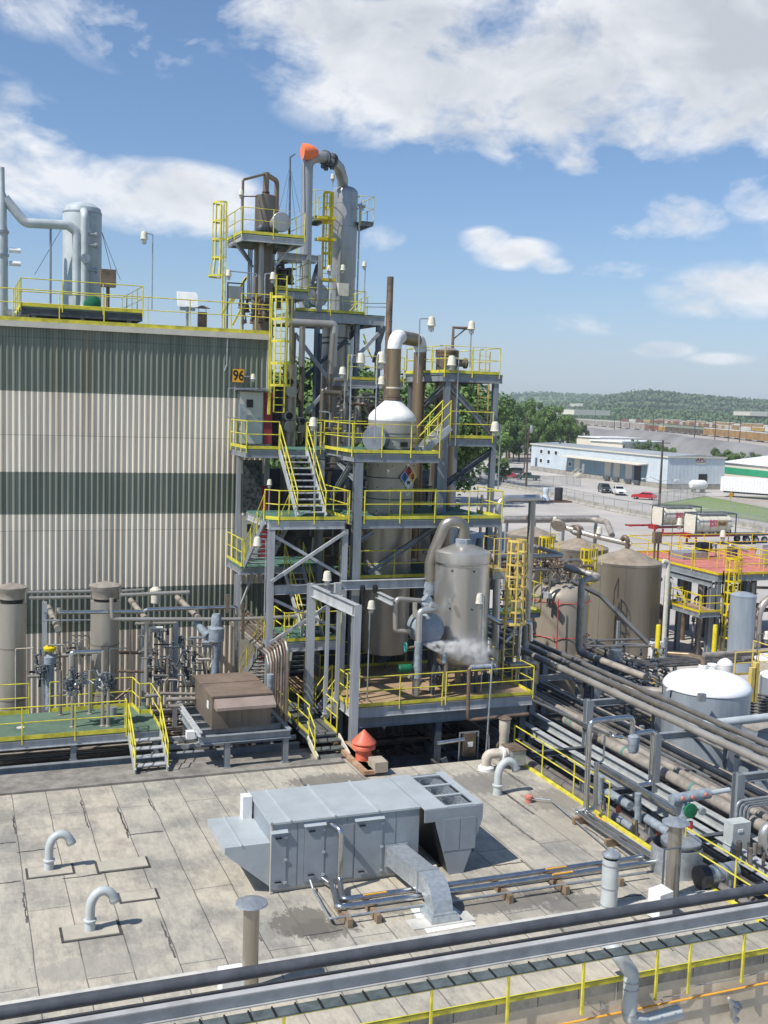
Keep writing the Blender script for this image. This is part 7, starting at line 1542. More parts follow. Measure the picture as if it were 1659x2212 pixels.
# pipes lying low between the roof and the factory
def low_pipes():
    t = T('low_pipe_rack', 'dark pipes lying in the low gap between the flat roof and the factory wall', 'pipe rack')
    for i in range(26):
        y = 36.5+i*.26; z = RND.choice([3.7, 4.0, 4.25, 4.4]); x1 = RND.uniform(6.5, 12.2); m = RND.choice(['pipe_dark','pipe_brown','pipe','pipe_beige','pipe_dark','clad_brown'])
        O('pipe', MB().tube([(-8, y, z), (x1, y, z), (x1+.0, y, z-.8)], RND.uniform(.04, .09), 8, .1), m, t)
    for x in (-5, -1.5, 2, 5.5, 7.6, 9.4, 11.0): O('cross_beam', MB().bar((x, 36.2, 3.5), (x, 43.5, 3.5), .14, .2), 'steel', t)
    for y in (36.4, 37.3): O('light_beam', MB().bar((6.4, y, 4.55), (11.2, y, 4.55), .12, .14), 'steel_light', t)
low_pipes()
# ------------------------------------------------------------------ brown sheet-metal housing on its frame
def brown_box():
    t = T('equipment_housing', 'brown sheet-metal equipment housing with a sloped hood on a grey steel frame', 'housing')
    z = 5.5; a = PZ('g', 375, 1490, z); b = PZ('g', 862, 1450, z); y = (a.y+b.y)/2; x0, x1 = a.x, b.x
    zt = (PY('g', 400, 1215, y).z+PY('g', 850, 1190, y).z)/2; c = PZ('g', 235, 1045, zt); yb = c.y
    O('housing', MB().box((x0, y, z), (x1, yb, zt-.02)), 'brownbox_side', t, smooth=False); O('lid', MB().box((x0-.04, y-.05, zt-.018), (x1+.04, yb+.04, zt+.03)), 'brownbox', t, smooth=False)
    h = PY('g', 430, 1345, y-.5); O('hood', MB().prism([(x0+.06, y-.001, zt-.05), (x0+.06, y-.42, h.z+.1), (x0+.06, y-.42, h.z), (x0+.06, y-.001, h.z)], (x1-x0, 0, 0)), 'brownbox_light', t, smooth=False)
    sm = MB(); xm = (x0+x1)/2; sm.box((x0-.045, y+(yb-y)*.55, zt+.031), (x1+.045, y+(yb-y)*.55+.04, zt+.05)); O('lid_seam', sm, 'brownbox', t)
    O('panel_joint', MB().box((xm-.012, y-.012, z+.05), (xm+.012, y-.001, h.z-.02)), 'pipe_brown', t)
    O('plate', MB().box((x0-.02, y+.5, zt-.55), (x0-.004, y+.75, zt-.3)), 'white', t)
    X0, X1, Y0, Y1 = 7.34, 10.38, 34.35, 37.8; fb = MB()
    zz = z-.14
    fb.ibeam((X0, Y0, zz), (X1, Y0, zz), .16, .26); fb.ibeam((X0, Y1, zz), (X1, Y1, zz), .16, .26); fb.ibeam((X0, Y0+.09, zz-.001), (X0, Y1-.09, zz-.001), .16, .25); fb.ibeam((X1, Y0+.09, zz-.001), (X1, Y1-.09, zz-.001), .16, .25)
    for k in (35.2, 36.0, 36.9): fb.ibeam((X0+.09, k, zz-.002), (X1-.09, k, zz-.002), .12, .22)
    fb.ibeam((7.9, Y0+.1, zz+.25), (7.45, 38.4, zz+.25), .1, .14) if 0 else None
    O('base_frame', fb, 'steel', t)
    for x, y_ in ((X0+.9, Y0+.05), (X1-.15, Y0+.05), (X0+.2, Y1), (X1-.15, Y1)): column(t, x, y_, RZ+.1 if y_ < 36 else 3.0, zz-.14, .18, 'steel')
    O('rail_bar', MB().ibeam((7.3, 34.1, 5.62), (7.3, 38.2, 5.62), .12, .16), 'steel_light', t)
    O('clamp', MB().box((6.95, 34.6, 5.35), (7.2, 34.85, 5.6)), 'white', t)
    q = PY('g', 858, 1100, 36.6); O('wrapped_pipe', MB().lathe(q.x, q.y, [(.12, q.z-.35), (.13, q.z+.3)], 12), 'wrap', t)
brown_box()
# ------------------------------------------------------------------ gangway to the low roof
def gangway():
    t = T('gangway', 'grey-decked gangway with yellow rails stepping down to the low roof', 'gangway'); z = 4.85; x0, x1 = 11.42, 12.45
    deck(t, x0, 35.5, x1, 41, z, 'grey_deck', .2, 'steel_dark')
    rail(t, [(x0, 40.8, z), (x0, 35.55, z)], sp=1.25); rail(t, [(x1, 36.9, z), (x1, 35.55, z)], sp=.8); rail(t, [(x1, 39.6, z), (x1, 38.3, z)], sp=1.2)
    for i in range(3): O('step', MB().box((x0-.02, 35.4-i*.36-.3, z-.18-i*.17), (x1+.02, 35.44-i*.36, z-.13-i*.17)), 'grey_deck', t)
    for x in (x0-.06, x1+.06): O('stringer', MB().bar((x, 35.5, z-.1), (x, 34.3, RZ+.1), .05, .22), 'cream', t)
    O('handrail', MB().tube([(x0-.08, 35.5, z+1), (x0-.08, 34.6, z+.55), (x0-.08, 34.6, RZ+.1)], .024, 6).tube([(x0-.08, 35.5, z+.5), (x0-.08, 34.6, z+.05)], .02, 6), 'yellow', t)
    stair_x(t, 37.1, 38.1, 13.1, 5.7, x1, z, 'steel_light')
gangway()
# ------------------------------------------------------------------ wood-decked platform with the brown vessel
BZ = 5.7
def brown_platform():
    t = T('vessel_platform', 'brown-floored steel platform with yellow rails carrying the large stainless vessel', 'platform')
    x0, x1, y0, y1 = 13.0, 20.3, 35.6, 41.2
    deck(t, x0, y0, x1, y1, BZ, 'wood_deck', .36, 'steel_light')
    bm = MB()
    for y in (y0+.25, 38.4, y1-.2): bm.ibeam((x0+.1, y, BZ-.62), (x1-.1, y, BZ-.62), .2, .42)
    O('main_beams', bm, 'steel', t)
    rail(t, [(x0+.15, y0+.9, BZ), (x0+.15, y0, BZ), (PY('h',775,1500,y0).x, y0, BZ)], sp=1.6); rail(t, [(PY('h',800,1500,y0).x, y0, BZ), (x1, y0, BZ), (x1, y1, BZ)], sp=1.6)
    rail(t, [(x0, 41.2, BZ), (x0, 39.3, BZ)], sp=1.2); rail(t, [(x0, 37.0, BZ), (x0, 36.1, BZ)], sp=.9); rail(t, [(x0, y1, BZ), (x1, y1, BZ)], sp=1.5)
    # cross-braced gate
    O('gate', MB().tube([(x0,37.0,BZ+1.02),(x0+.8,37.0,BZ+1.02),(x0+.8,37.0,BZ+.1),(x0,37.0,BZ+1.02)], .022, 6).tube([(x0,37.0,BZ+.1),(x0+.8,37.0,BZ+1.02)], .022, 6), 'yellow', t)
    for x, y in ((x0+.4, y0+.3), (16.5, y0+.3), (x1-.3, y0+.3), (x0+.4, y1-.3), (x1-.3, y1-.3)): column(t, x, y, 0, BZ-.84, .26, 'steel_dark')
    O('lower_beam', MB().ibeam((12.6, 36.6, 3.2), (21, 36.6, 3.2), .2, .34).ibeam((16.5, 34.2, 2.6), (16.5, 40, 2.6), .2, .34), 'steel_dark', t)
    O('knee_brace', MB().bar((16.2, 34.6, 3.9), (17.3, 34.4, 1.2), .1, .22), 'steel_dark', t)
    # monorail frame
    xa = 13.02; ya = 35.42; za = zat('h', 140, 860, xa, ya); yb = 37.7; q = PY('n', 975, 1045, yb); 
    column(t, xa, ya, RZ+.12, za, .26, 'steel_light'); xb_ = q.x; column(t, xb_, yb, 4.0, q.z+.02, .26, 'steel_light')
    O('monorail', MB().ibeam((xa, ya, za-.22), (xb_, yb, q.z-.22), .22, .42), 'steel_light', t)
    for f, w in ((.38, .12), (.62, .12)):
        y = ya+(yb-ya)*(1-f*.0)-(1-f)*0; y = ya+(yb-ya)*f; column(t, xa+(xb_-xa)*f, y, BZ-.5, za+(q.z-za)*f-.45, w, 'steel_light')
    yk = 37.75; zk = PY('o', 300, 1050, yk).z; O('cross_beam', MB().ibeam((PY('n',1340,1060,yk).x, yk, zk), (PY('o',1055,1020,yk).x, yk, zk), .2, .34), 'steel_light', t)
    O('stub_post', MB().box((PY('n',1262,1060,yk).x, yk-.1, PY('n',1290,1210,yk).z), (PY('n',1335,1060,yk).x, yk+.1, PY('n',1290,1030,yk).z)), 'steel_light', t)
    a, b = PY('o', 340, 1175, 37.6), PY('o', 520, 1250, 36.0); O('trolley_beam', MB().ibeam((a.x, 37.6, a.z), (a.x, 36.0, a.z), .16, .24), 'steel_light', t)
    p = PY('o', 230, 1090, 37.6); O('trolley', MB().lathe(p.x-.25, 37.55, [(.08,p.z-.2),(.11,p.z),(.08,p.z+.1)], 8).lathe(p.x+.25, 37.55, [(.08,p.z-.2),(.11,p.z),(.08,p.z+.1)], 8).tube([(p.x,37.5,p.z-.1),(p.x-.1,37.5,p.z-.5),(p.x-.7,37.3,p.z-1.7)], .015, 5), 'black', t)
brown_platform()
def steel_vessel():
    cx, cy, r = cyl('h', 710, 1103, 850, 37.15); z = lambda y: zat('h', 905, y, cx, cy)
    t = T('process_vessel', 'large stainless vessel with a shallow cone roof and a thick looping outlet pipe', 'vessel')
    zr0 = zat('h', 905, 520, cx, cy-r); zr0 = z(480)
    O('shell', MB().lathe(cx, cy, [(r*.35, z(1300)), (r*.75, z(1275)), (r*.96, z(1235)), (r*.99, z(1215)), (r*.99, z(560)), (r*1.0, z(555)), (r*1.0, z(482)), (r*.97, z(478)), (r*.28, z(425))], 56), 'clad_vessel', t)
    bd = MB()
    for y in (565, 560): bd.lathe(cx, cy, [(r+.02, z(y)-.02), (r+.02, z(y)+.03)], 56, cap=False)
    O('rim_band', bd, 'chrome', t)
    nk = O('neck_wrap', MB().lathe(cx, cy, [(.31, z(455)), (.32, z(450)), (.32, z(395)), (.27, z(390))], 8), 'wrap', t)
    rr = .225; e = [Vector((cx, cy, z(400))), Vector((cx, cy, z(285))), PY('h', 805, 268, 37.3), PY('h', 718, 480, 37.6), PY('h', 690, 570, 37.7), PY('h', 688, 790, 37.7)]
    O('outlet_pipe', MB().tube(e, rr, 24, .45), 'clad', t); O('wrap_end', MB().tube([PY('h',690,700,37.7), PY('h',682,790,37.7)], .25, 12), 'wrap', t)
    ds = MB()
    for (u, v) in ((845,622),(1000,628),(985,898),(830,890),(720,900)):
        d = ray('h', u, v); an = math.atan2(d.x, d.y); # point on the shell
        A = Vector((0,0)); dx, dy = d.x, d.y; L = math.hypot(dx,dy); dx/=L; dy/=L; tt = dx*cx+dy*cy; h2 = (r*1.0)**2-(cx**2+cy**2-tt**2)
        if h2 < 0: continue
        s_ = tt-math.sqrt(h2); q = Vector((dx*s_, dy*s_, CZ+d.z/L*s_)); n = Vector((q.x-cx, q.y-cy, 0)).normalized(); ds.tube([q-n*.03, q+n*.03], .035, 8)
    O('studs', ds, 'black', t)
    d = ray('h', 830, 830); q = PY('h', 830, 832, cy-r*.93); n = Vector((q.x-cx, q.y-cy, 0)).normalized(); O('port', MB().tube([q-n*.1, q+n*.08], .085, 14), 'chrome', t)
    for k in range(4): an = k*math.pi/2+.5; O('leg', MB().tube([(cx+r*.8*math.cos(an), cy+r*.8*math.sin(an), z(1250)), (cx+r*.8*math.cos(an), cy+r*.8*math.sin(an), BZ)], .08, 8), 'steel_dark', t)
    O('bottom_outlet', MB().lathe(cx, cy, [(.12, BZ-.9), (.12, z(1280)), (.3, z(1270))], 16), 'clad', t)
    # wrapped drum in front-left of it
    p = PY('h', 665, 1030, 36.5); rd = .62
    dr = T('wrapped_drum', 'grey insulated drum with pipes and green handwheel beside the stainless vessel', 'drum')
    O('body', MB().lathe(p.x, p.z, [(.03, 36.05), (rd*.55, 36.09), (rd*.9, 36.2), (rd, 36.35), (rd, 36.95), (rd*.8, 37.15), (.05, 37.2)], 30, 'y'), 'wrap_smooth', dr)
    bd = MB(); bd.lathe(p.x, p.z, [(rd+.012, 36.5), (rd+.012, 36.54)], 30, 'y', cap=False); O('strap', bd, 'wrap', dr)
    for x in (-.35, .35): O('support', MB().bar((p.x+x, 36.6, BZ), (p.x+x, 36.6, p.z-.4), .1, .3), 'steel_dark', dr)
    t2 = lambda pts, rr_, m='clad_light', y=36.0, b=.18, nm='pipe': O(nm, MB().tube([PY('h', a, c, y) for a, c in pts], rr_, 14, b), m, dr)
    t2([(620,835),(455,820),(440,860),(440,1048),(545,1055)], .09, 'clad_light', 36.4, .15); t2([(690,860),(750,890),(612,908),(605,1130)], .12, 'clad_vessel', 35.95, .2); t2([(605,1125),(598,1385)], .15, 'wrap', 35.95); t2([(598,1385),(592,1510)], .1, 'clad', 35.95)
    t2([(580,850),(580,950)], .09, 'clad_light', 36.1); t2([(650,810),(690,850),(640,880)], .17, 'wrap', 36.2, .1); t2([(800,1270),(798,1480)], .08, 'clad', 36.0); t2([(790,1180),(790,1275)], .1, 'wrap', 36.0)
    t2([(560,1290),(620,1310)], .09, 'clad', 36.7); t2([(540,1370),(620,1420)], .1, 'clad_light', 37)
    t2([(595,1160),(530,1170)], .05, 'pipe_brown', 35.95); q = PY('h', 514, 1165, 35.95); hw = MB()
    pts = [Vector((q.x, 35.95+.13*math.cos(a), q.z+.17*math.sin(a))) for a in [i*math.pi/8 for i in range(17)]]; hw.tube(pts, .018, 6); hw.bar(pts[0], pts[8], .02, .02); hw.bar(pts[4], pts[12], .02, .02); O('handwheel', hw, 'teal', dr)
    q = PY('h', 505, 1315, 36.0); O('green_motor', MB().lathe(36.0, q.z, [(.1, q.x-.25), (.15, q.x-.2), (.15, q.x+.25), (.06, q.x+.3), (.06, q.x+.5)], 16, 'x'), 'green_paint', dr)
    vm = MB()
    for i in range(26): w = PY('h', RND.uniform(700, 1180), RND.uniform(1330, 1440), RND.uniform(36.3, 39)); valve(vm, w.x, w.y, max(w.z, BZ+.15), RND.uniform(.6, 1.2))
    O('valves', vm, 'steel_dark', dr, kind='stuff')
steel_vessel()
# steam
def steam():
    m = bpy.data.materials.new('steam'); m.use_nodes = True; nt = m.node_tree; n = nt.nodes; n.clear(); L = nt.links.new
    out = n.new('ShaderNodeOutputMaterial'); v = n.new('ShaderNodeVolumePrincipled'); L(v.outputs[0], out.inputs[1]); v.inputs['Color'].default_value = (1,1,1,1); v.inputs['Anisotropy'].default_value = .2
    g = n.new('ShaderNodeNewGeometry'); t = n.new('ShaderNodeTexNoise'); t.inputs['Scale'].default_value = 4.5; t.inputs['Detail'].default_value = 4; L(g.outputs['Position'], t.inputs[0])
    r = n.new('ShaderNodeMapRange'); r.inputs[1].default_value = .40; r.inputs[2].default_value = .7; r.inputs[3].default_value = 0; r.inputs[4].default_value = 16; L(t.outputs[0], r.inputs[0]); L(r.outputs[0], v.inputs['Density']); MT['steam'] = m
    a, b, c, d = [PY('h', x, y, 36.0) for x, y in ((645,1146),(800,1155),(950,1190),(1040,1215))]
    def M(op, *q, cl=False):
        k = n.new('ShaderNodeMath'); k.operation = op; k.use_clamp = cl
        for i, v_ in enumerate(q):
            if isinstance(v_, (int, float)): k.inputs[i].default_value = v_
            else: L(v_, k.inputs[i])
        return k.outputs[0]
    sp = n.new('ShaderNodeSeparateXYZ'); L(g.outputs['Position'], sp.inputs[0]); Lx = d.x-a.x; f = M('MULTIPLY', M('SUBTRACT', sp.outputs[0], a.x), 1/Lx)
    cz = M('ADD', a.z, M('MULTIPLY', f, d.z-a.z)); rad = M('ADD', .04, M('MULTIPLY', M('POWER', M('MAXIMUM', f, .001), .8), .62))
    dz = M('SUBTRACT', sp.outputs[2], cz); dy = M('SUBTRACT', sp.outputs[1], 36.0); q2 = M('DIVIDE', M('SQRT', M('ADD', M('MULTIPLY', dz, dz), M('MULTIPLY', dy, dy))), rad)
    fall = M('MULTIPLY', M('SUBTRACT', 1.0, q2, cl=True), M('SUBTRACT', 1.25, f, cl=True)); near = M('DIVIDE', 2.4, M('ADD', M('MAXIMUM', f, 0), .12))
    L(M('MULTIPLY', M('MULTIPLY', r.outputs[0], fall), near), v.inputs['Density']); r.inputs[1].default_value = .40; r.inputs[2].default_value = .66
    e = d+(d-a)*.25; O('steam_jet', MB().tube([a-Vector((.03,0,0)), a.lerp(d,.3), a.lerp(d,.65), d, e], [.06,.38,.58,.72,.78], 16), 'steam', kind='stuff', label='white jet of steam blowing right across the stainless vessel', cat='steam')
steam()
# caged ladder and portal pipe right of the vessel
def right_ladder():
    t = T('caged_ladder', 'cream-yellow caged ladder with a small railed landing right of the stainless vessel', 'ladder')
    Y = 37.2; x = PY('h', 1235, 1400, Y).x; zt = PY('h', 1290, 400, Y).z; zc = PY('h', 1290, 975, Y).z
    ladder(t, x+.0, Y, BZ, zt, m='cage_yellow', w=.42); cg = MB(); r = .42; cxx = PY('h', 1300, 600, Y-.3).x; k = 8; prev = None; cyy = Y-.32
    for j in range(k):
        zz = zc+(zt-zc)*j/(k-1); rr = r*(1.14 if j == 0 else 1.06-.03*j); pts = [Vector((cxx+rr*math.cos(a), cyy+rr*math.sin(a), zz)) for a in [math.pi*(.62+1.76*i/14) for i in range(15)]]
        for a, b in zip(pts, pts[1:]): cg.bar(a, b, .012, .1 if j in (0, k-1) else .075)
        if prev:
            for i in range(0, 15, 2): cg.bar(prev[i], pts[i], .06, .012, up=(pts[i]-Vector((cxx,cyy,zz))).normalized())
        prev = pts
    O('safety_cage', cg, 'cage_yellow', t)
    xa, xb = PY('h', 1112, 600, Y+.3).x, PY('h', 1225, 600, Y+.3).x; zd = PY('h', 1160, 628, Y).z
    O('landing', MB().box((xa, Y, zd-.3), (xb+.1, Y+.9, zd)), 'steel_pale', t)
    rail(t, [(xb, Y+.9, zd), (xa, Y+.9, zd), (xa, Y, zd), (xb, Y, zd)], h=zt-zd+.05, sp=.8, m='cage_yellow')
right_ladder()
def portal_pipes():
    t = T('portal_pipes', 'shiny portal of large pipes right of the stainless vessel', 'pipes')
    P = lambda pts, r, m='clad_vessel', b=.25, nm='pipe': O(nm, MB().tube(pts, r, 18, b), m, t)
    a = PY('h', 1178, 110, 40); b = PY('h', 1450, 100, 40.4); c = PY('h', 1357, 130, 41)
    P([(PY('h',1160,1190,40).x, 40, 3), (a.x, 40, a.z), (b.x, 40.3, a.z)], .16, 'clad_vessel', .45)
    P([(c.x, 40.3, a.z), (PY('h',1355,1200,40.3).x+.05, 40.3, 3)], .15, 'clad_light'); 
    P([PY('h',1085,940,38.3), PY('h',1175,990,38.3), PY('h',1400,990,38.3), PY('h',1400,1120,38.3)], .1, 'chrome', .15); P([PY('h',1330,960,38), PY('h',1302,1450,38), PY('h',1302,1450,38)+Vector((.1,-6,-.15))], .085, 'chrome', .2)
    P([PY('h',1220,1130,38.6), PY('h',1270,1075,38.6), PY('h',1310,1075,38.6), PY('h',1310,1200,38.6)], .1, 'chrome', .15)
    P([PY('h',1250,1290,37), PY('h',1450,1280,37), PY('h',1440,1420,37)], .1, 'clad', .2); P([PY('h',1150,1300,35.3), PY('h',965,1310,35.3), PY('h',955,1685,35.3), PY('h',1385,1640,35.3)], .07, 'pipe_brown', .15); P([PY('h',1150,1300,35.28), PY('h',975,1310,35.28)], .095, 'wrap', .1)
    P([PY('h',1045,350,39.8), PY('h',1058,80,39.8)], .06, 'clad_light'); P([PY('h',1035,480,39.4), PY('h',1045,400,39.6)], .17, 'wrap'); P([PY('h',1060,425,40.5), PY('h',1160,420,40.5)], .13, 'wrap_smooth')
    P([PY('o',0,880,41), PY('o',100,948,41), PY('o',760,945,41), PY('o',775,1200,41)], .1, 'pipe_brown', .15)
    P([PY('h',1130,1270,35.2), PY('h',1085,1940,35.0)], .035, 'galv'); P([PY('h',1095,1780,35.0), PY('h',1108,1800,35), PY('h',1105,1930,35)], .03, 'galv')
    P([PY('h',735,1850,33.4), PY('h',930,1820,33.4)], .07, 'chrome')
    for i in range(22):
        g, x, y = 'h', RND.uniform(200, 720), RND.uniform(820, 1300); yy = RND.uniform(40.8, 44)
        P([PY(g,x,y,yy), PY(g,x,y+RND.uniform(150,450),yy)], RND.uniform(.04,.12), RND.choice(['pipe_dark','pipe_brown','clad_brown','pipe_dark']), .1)
    for i in range(40):
        y = RND.uniform(33.6, 41); x = RND.uniform(12.8, 20.5); z = RND.uniform(1.2, 3.6)
        if RND.random() < .6: P([(12.6, y, z), (18.8, y, z)], RND.uniform(.04,.1), RND.choice(['pipe_dark','black','pipe_dark','pipe_brown']), .1)
        else: P([(x, 33.3, z), (x, 42, z)], RND.uniform(.04,.09), RND.choice(['pipe_dark','black','pipe_dark']), .1)
portal_pipes()
lamp('cream lamp on a slender pole at the left of the brown-floored platform', 'h', 242, 1535, 262, 850, 36.2, (.03, -.05), 1.4)
lamp('big cream lamp on a thick pole in front of the stainless vessel', 'h', 1055, 1480, 1078, 800, 36.2, (-.25, 0), 1.8)
p = PY('r', 1125, 230, 33.6); t = T('control_box', 'brown control box on two posts at the edge of the roof gap', 'control box'); O('box', MB().box((p.x-.22, 33.5, p.z-.4), (p.x+.22, 33.7, p.z+.42)), 'clad_brown', t, smooth=False); O('label_plate', MB().box((p.x-.1, 33.48, p.z-.05), (p.x+.1, 33.499, p.z+.12)), 'white', t)
for s_ in (-1, 1): O('post', MB().box((p.x+s_*.36-.02, 33.6, RZ-.9), (p.x+s_*.36+.02, 33.64, p.z+.45)), 'steel', t)
O('cross_bar', MB().box((p.x-.34, 33.62, p.z+.41), (p.x+.34, 33.65, p.z+.45)), 'steel', t)
# ------------------------------------------------------------------ long pipe rack at the right
def pipe_rack():
    t = T('pipe_rack', 'long steel pipe rack of many parallel pipes running beside the low roof', 'pipe rack')
    P = lambda x, z, r, m, y0=14, y1=52: O('pipe', MB().tube([(x, y0, z), (x, y1, z)], r, 14), m, t)
    P(21.75, 4.62, .19, 'pipe_beige', 14, 35.5); P(22.35, 4.6, .13, 'pipe_beige', 14, 50); P(22.72, 4.56, .08, 'pipe'); P(23.0, 4.54, .05, 'pipe_dark')
    P(22.3, 6.26, .13, 'clad_light', 14, 50); P(22.62, 6.2, .05, 'pipe', 14, 52); P(23.0, 6.25, .12, 'clad', 14, 52); P(23.65, 6.24, .1, 'clad', 14, 54)
    for i, (x, z) in enumerate([(23.3,4.58),(23.6,4.6),(23.9,4.6)]): P(x, z, [.07,.1,.06,.09,.05][i], ['pipe_dark','pipe','pipe_beige','pipe_dark','pipe'][i])
    for i in range(14): P(18.9+i*.48, RND.choice([2.6, 2.9, 3.2]), RND.uniform(.05, .14), RND.choice(['pipe_dark','pipe','pipe_dark','pipe_brown']), 14, 52)
    P(19.2, 3.7, .2, 'pipe', 20, 40); P(19.9, 3.9, .08, 'pipe_dark')
    fl = MB()
    for y in (34.9, 35.2, 27.6, 31.4): fl.lathe(21.75, 4.62, [(.2, y), (.2, y+.12)], 16, 'y')
    O('pipe_clamp', fl, 'teal_dull', t)
    for x, z in ((21.25, 4.3), (20.5, 4.15)):
        O('long_beam', MB().ibeam((x, 14, z), (x, 46, z), .26, .34), 'steel_pale', t)
    for y in (16.6, 20.7, 24.9, 28.95, 33.05, 37.2, 41.4, 45.5):
        for x in (21.15, 24.1): column(t, x, y, 0, 6.12 if y < 35 else 5.9, .26, 'steel')
        beam(t, (21.3, y, 5.98 if y < 35 else 5.85), (24.0, y, 5.98 if y < 35 else 5.85), .18, .24); beam(t, (18.9, y+.02, 4.28), (24.0, y+.02, 4.28), .18, .2, 'steel_dark'); beam(t, (18.6, y-.3, 2.35), (25.7, y-.3, 2.35), .18, .2, 'steel_dark')
    return t
pipe_rack()
def trench_pipes():
    t = T('riser_pipes', 'shiny risers and wrapped pipes standing over the trench right of the low roof', 'pipes')
    P = lambda pts, r, m='chrome', b=.18: O('pipe', MB().tube(pts, r, 14, b), m, t)
    Y = 27.0; a = PY('j', 400, 150, Y); b = PY('j', 705, 105, Y); zc = RZ+.3
    P([(17.38, Y-.2, zc), (17.38, Y, zc), (a.x, Y, a.z), (b.x, Y, a.z+.02), (b.x, Y+.01, a.z-.5)], .085, 'chrome', .22)
    P([(17.12, 27.1, zc), (PY('j',440,700,27.1).x, 27.1, zc), (PY('j',445,500,27.1).x, 27.1, PY('j',450,440,27.1).z)], .075, 'clad_vessel', .18)
    c = PY('j', 855, 215, 27); d = PY('j', 835, 590, 27); P([PY('j',690,245,27), (c.x, 27, c.z), (d.x, 27, d.z), PY('j',745,605,27)], .075, 'chrome', .2); P([PY('j',630,265,27.0), PY('j',560,255,27.0), PY('j',420,195,28.5), PX('j',0,5,18.9)], .05, 'chrome', .15)
    O('wrapped_valve', MB().lathe(b.x, Y-.1, [(.12, a.z-1.05), (.17, a.z-.95), (.17, a.z-.55), (.1, a.z-.5)], 14), 'wrap', t)
    P([PY('j',505,255,27.1), PY('j',495,430,27.1), PY('j',430,455,27.1)], .03, 'galv', .1)
    for nm, (p, q, z, r, m) in enumerate([((470,480),(1020,785),5.3,.12,'chrome'),((525,655),(690,752),4.6,.14,'wrap'),((800,830),(950,945),4.6,.14,'wrap'),((570,822),(705,908),4.1,.12,'wrap'),((560,680),(940,900),4.5,.08,'pipe')]):
        A, B = PZ('j', *p, z), PZ('j', *q, z); x = (A.x+B.x)/2; P([(x, A.y, z), (x, B.y, z)], r, m)
    for (x, y0, y1, r, m) in ((475, 540, 730, .1, 'wrap'), (740, 660, 860, .1, 'wrap'), (720, 840, 960, .09, 'chrome'), (490, 700, 780, .1, 'chrome')):
        p = PY('j', x, y0, 26.0 if x > 600 else 27.4); q = PY('j', x, y1, p.y); P([p, q], r, m)
    O('red_valves', MB().lathe(*PZ('j',600,775,4.3).xy, [(.06,4.2),(.09,4.3),(.03,4.45)], 8).lathe(*PZ('j',885,945,4.3).xy, [(.06,4.2),(.09,4.3),(.03,4.45)], 8), 'orange', t)
    # right side wrapped header with gauge and green handwheel
    Y = 23.6; P([PY('t',470,410,Y), PY('t',930,325,Y)], .15, 'wrap'); P([PY('t',925,330,Y), PY('t',1180,285,Y)], .07, 'clad_grey2'); P([PY('t',620,420,Y), PY('t',620,620,Y)], .17, 'wrap'); P([PY('t',610,620,Y), PY('t',610,950,Y)], .08, 'clad')
    for (x, y) in ((735,380),(610,395),(900,345)): p = PY('t', x, y, Y-.16); O('red_port', MB().lathe(p.x, p.z, [(.05, Y-.2), (.05, Y-.1)], 10, 'y'), 'red_deck', t)
    p = PY('t', 715, 550, Y-.4); O('green_wheel', MB().lathe(p.x, p.z, [(.06, Y-.42), (.2, Y-.4), (.2, Y-.34), (.06, Y-.3), (.05, Y)], 18, 'y'), 'green_paint', t); p = PY('t', 840, 545, Y-.2); O('gauge', MB().lathe(p.x, p.z, [(.1, Y-.28), (.1, Y-.2)], 16, 'y'), 'galv', t)
    p = PY('t', 705, 720, Y-.1); O('red_cap', MB().lathe(p.x, p.y, [(.06, p.z-.1), (.06, p.z+.1)], 10), 'red', t)
    # cabinet and conduits on the rack post
    p = PY('t', 1235, 840, 24.4); O('junction_cabinet', MB().box((p.x-.28, 24.1, p.z-.46), (p.x+.34, 24.5, p.z+.46)), 'vent_grey', t, smooth=False); O('cabinet_sticker', MB().box((p.x-.1, 24.08, p.z+.2), (p.x+.06, 24.099, p.z+.28)), 'white', t)
    for i in range(4): q = PY('t', 1260+i*48, 640, 24.6); w = PY('t', 1320+i*45, 420+i*22, 24.6); O('conduit', MB().tube([q, (q.x, 24.6, w.z), (q.x+2.2, 24.6, w.z+.02)], .045, 10, .3), 'galv', t)
    P([(PY('t',1600,740,23.5).x+1.2, 23.5, PY('t',1600,740,23.5).z), PY('t',1600,740,23.5), PY('t',1600,1090,23.5), PY('t',1600,1090,23.5)+Vector((1.2,0,-.1))], .14, 'clad_vessel', .3)
    for i in range(16): x = RND.uniform(1150, 1640); y = RND.uniform(900, 1200); yy = RND.uniform(22.5, 25); P([PY('t',x,y,yy), PY('t',x,y+RND.uniform(80,250),yy)], RND.uniform(.03,.08), RND.choice(['pipe','pipe_dark','clad','pipe_brown'])); 
    for i in range(14): yy = RND.uniform(17, 24); P([(18.5, yy, RND.uniform(2, 3.6)), (21.5, yy, RND.uniform(2, 3.6))], RND.uniform(.03,.07), RND.choice(['pipe','pipe_dark','galv']))
trench_pipes()
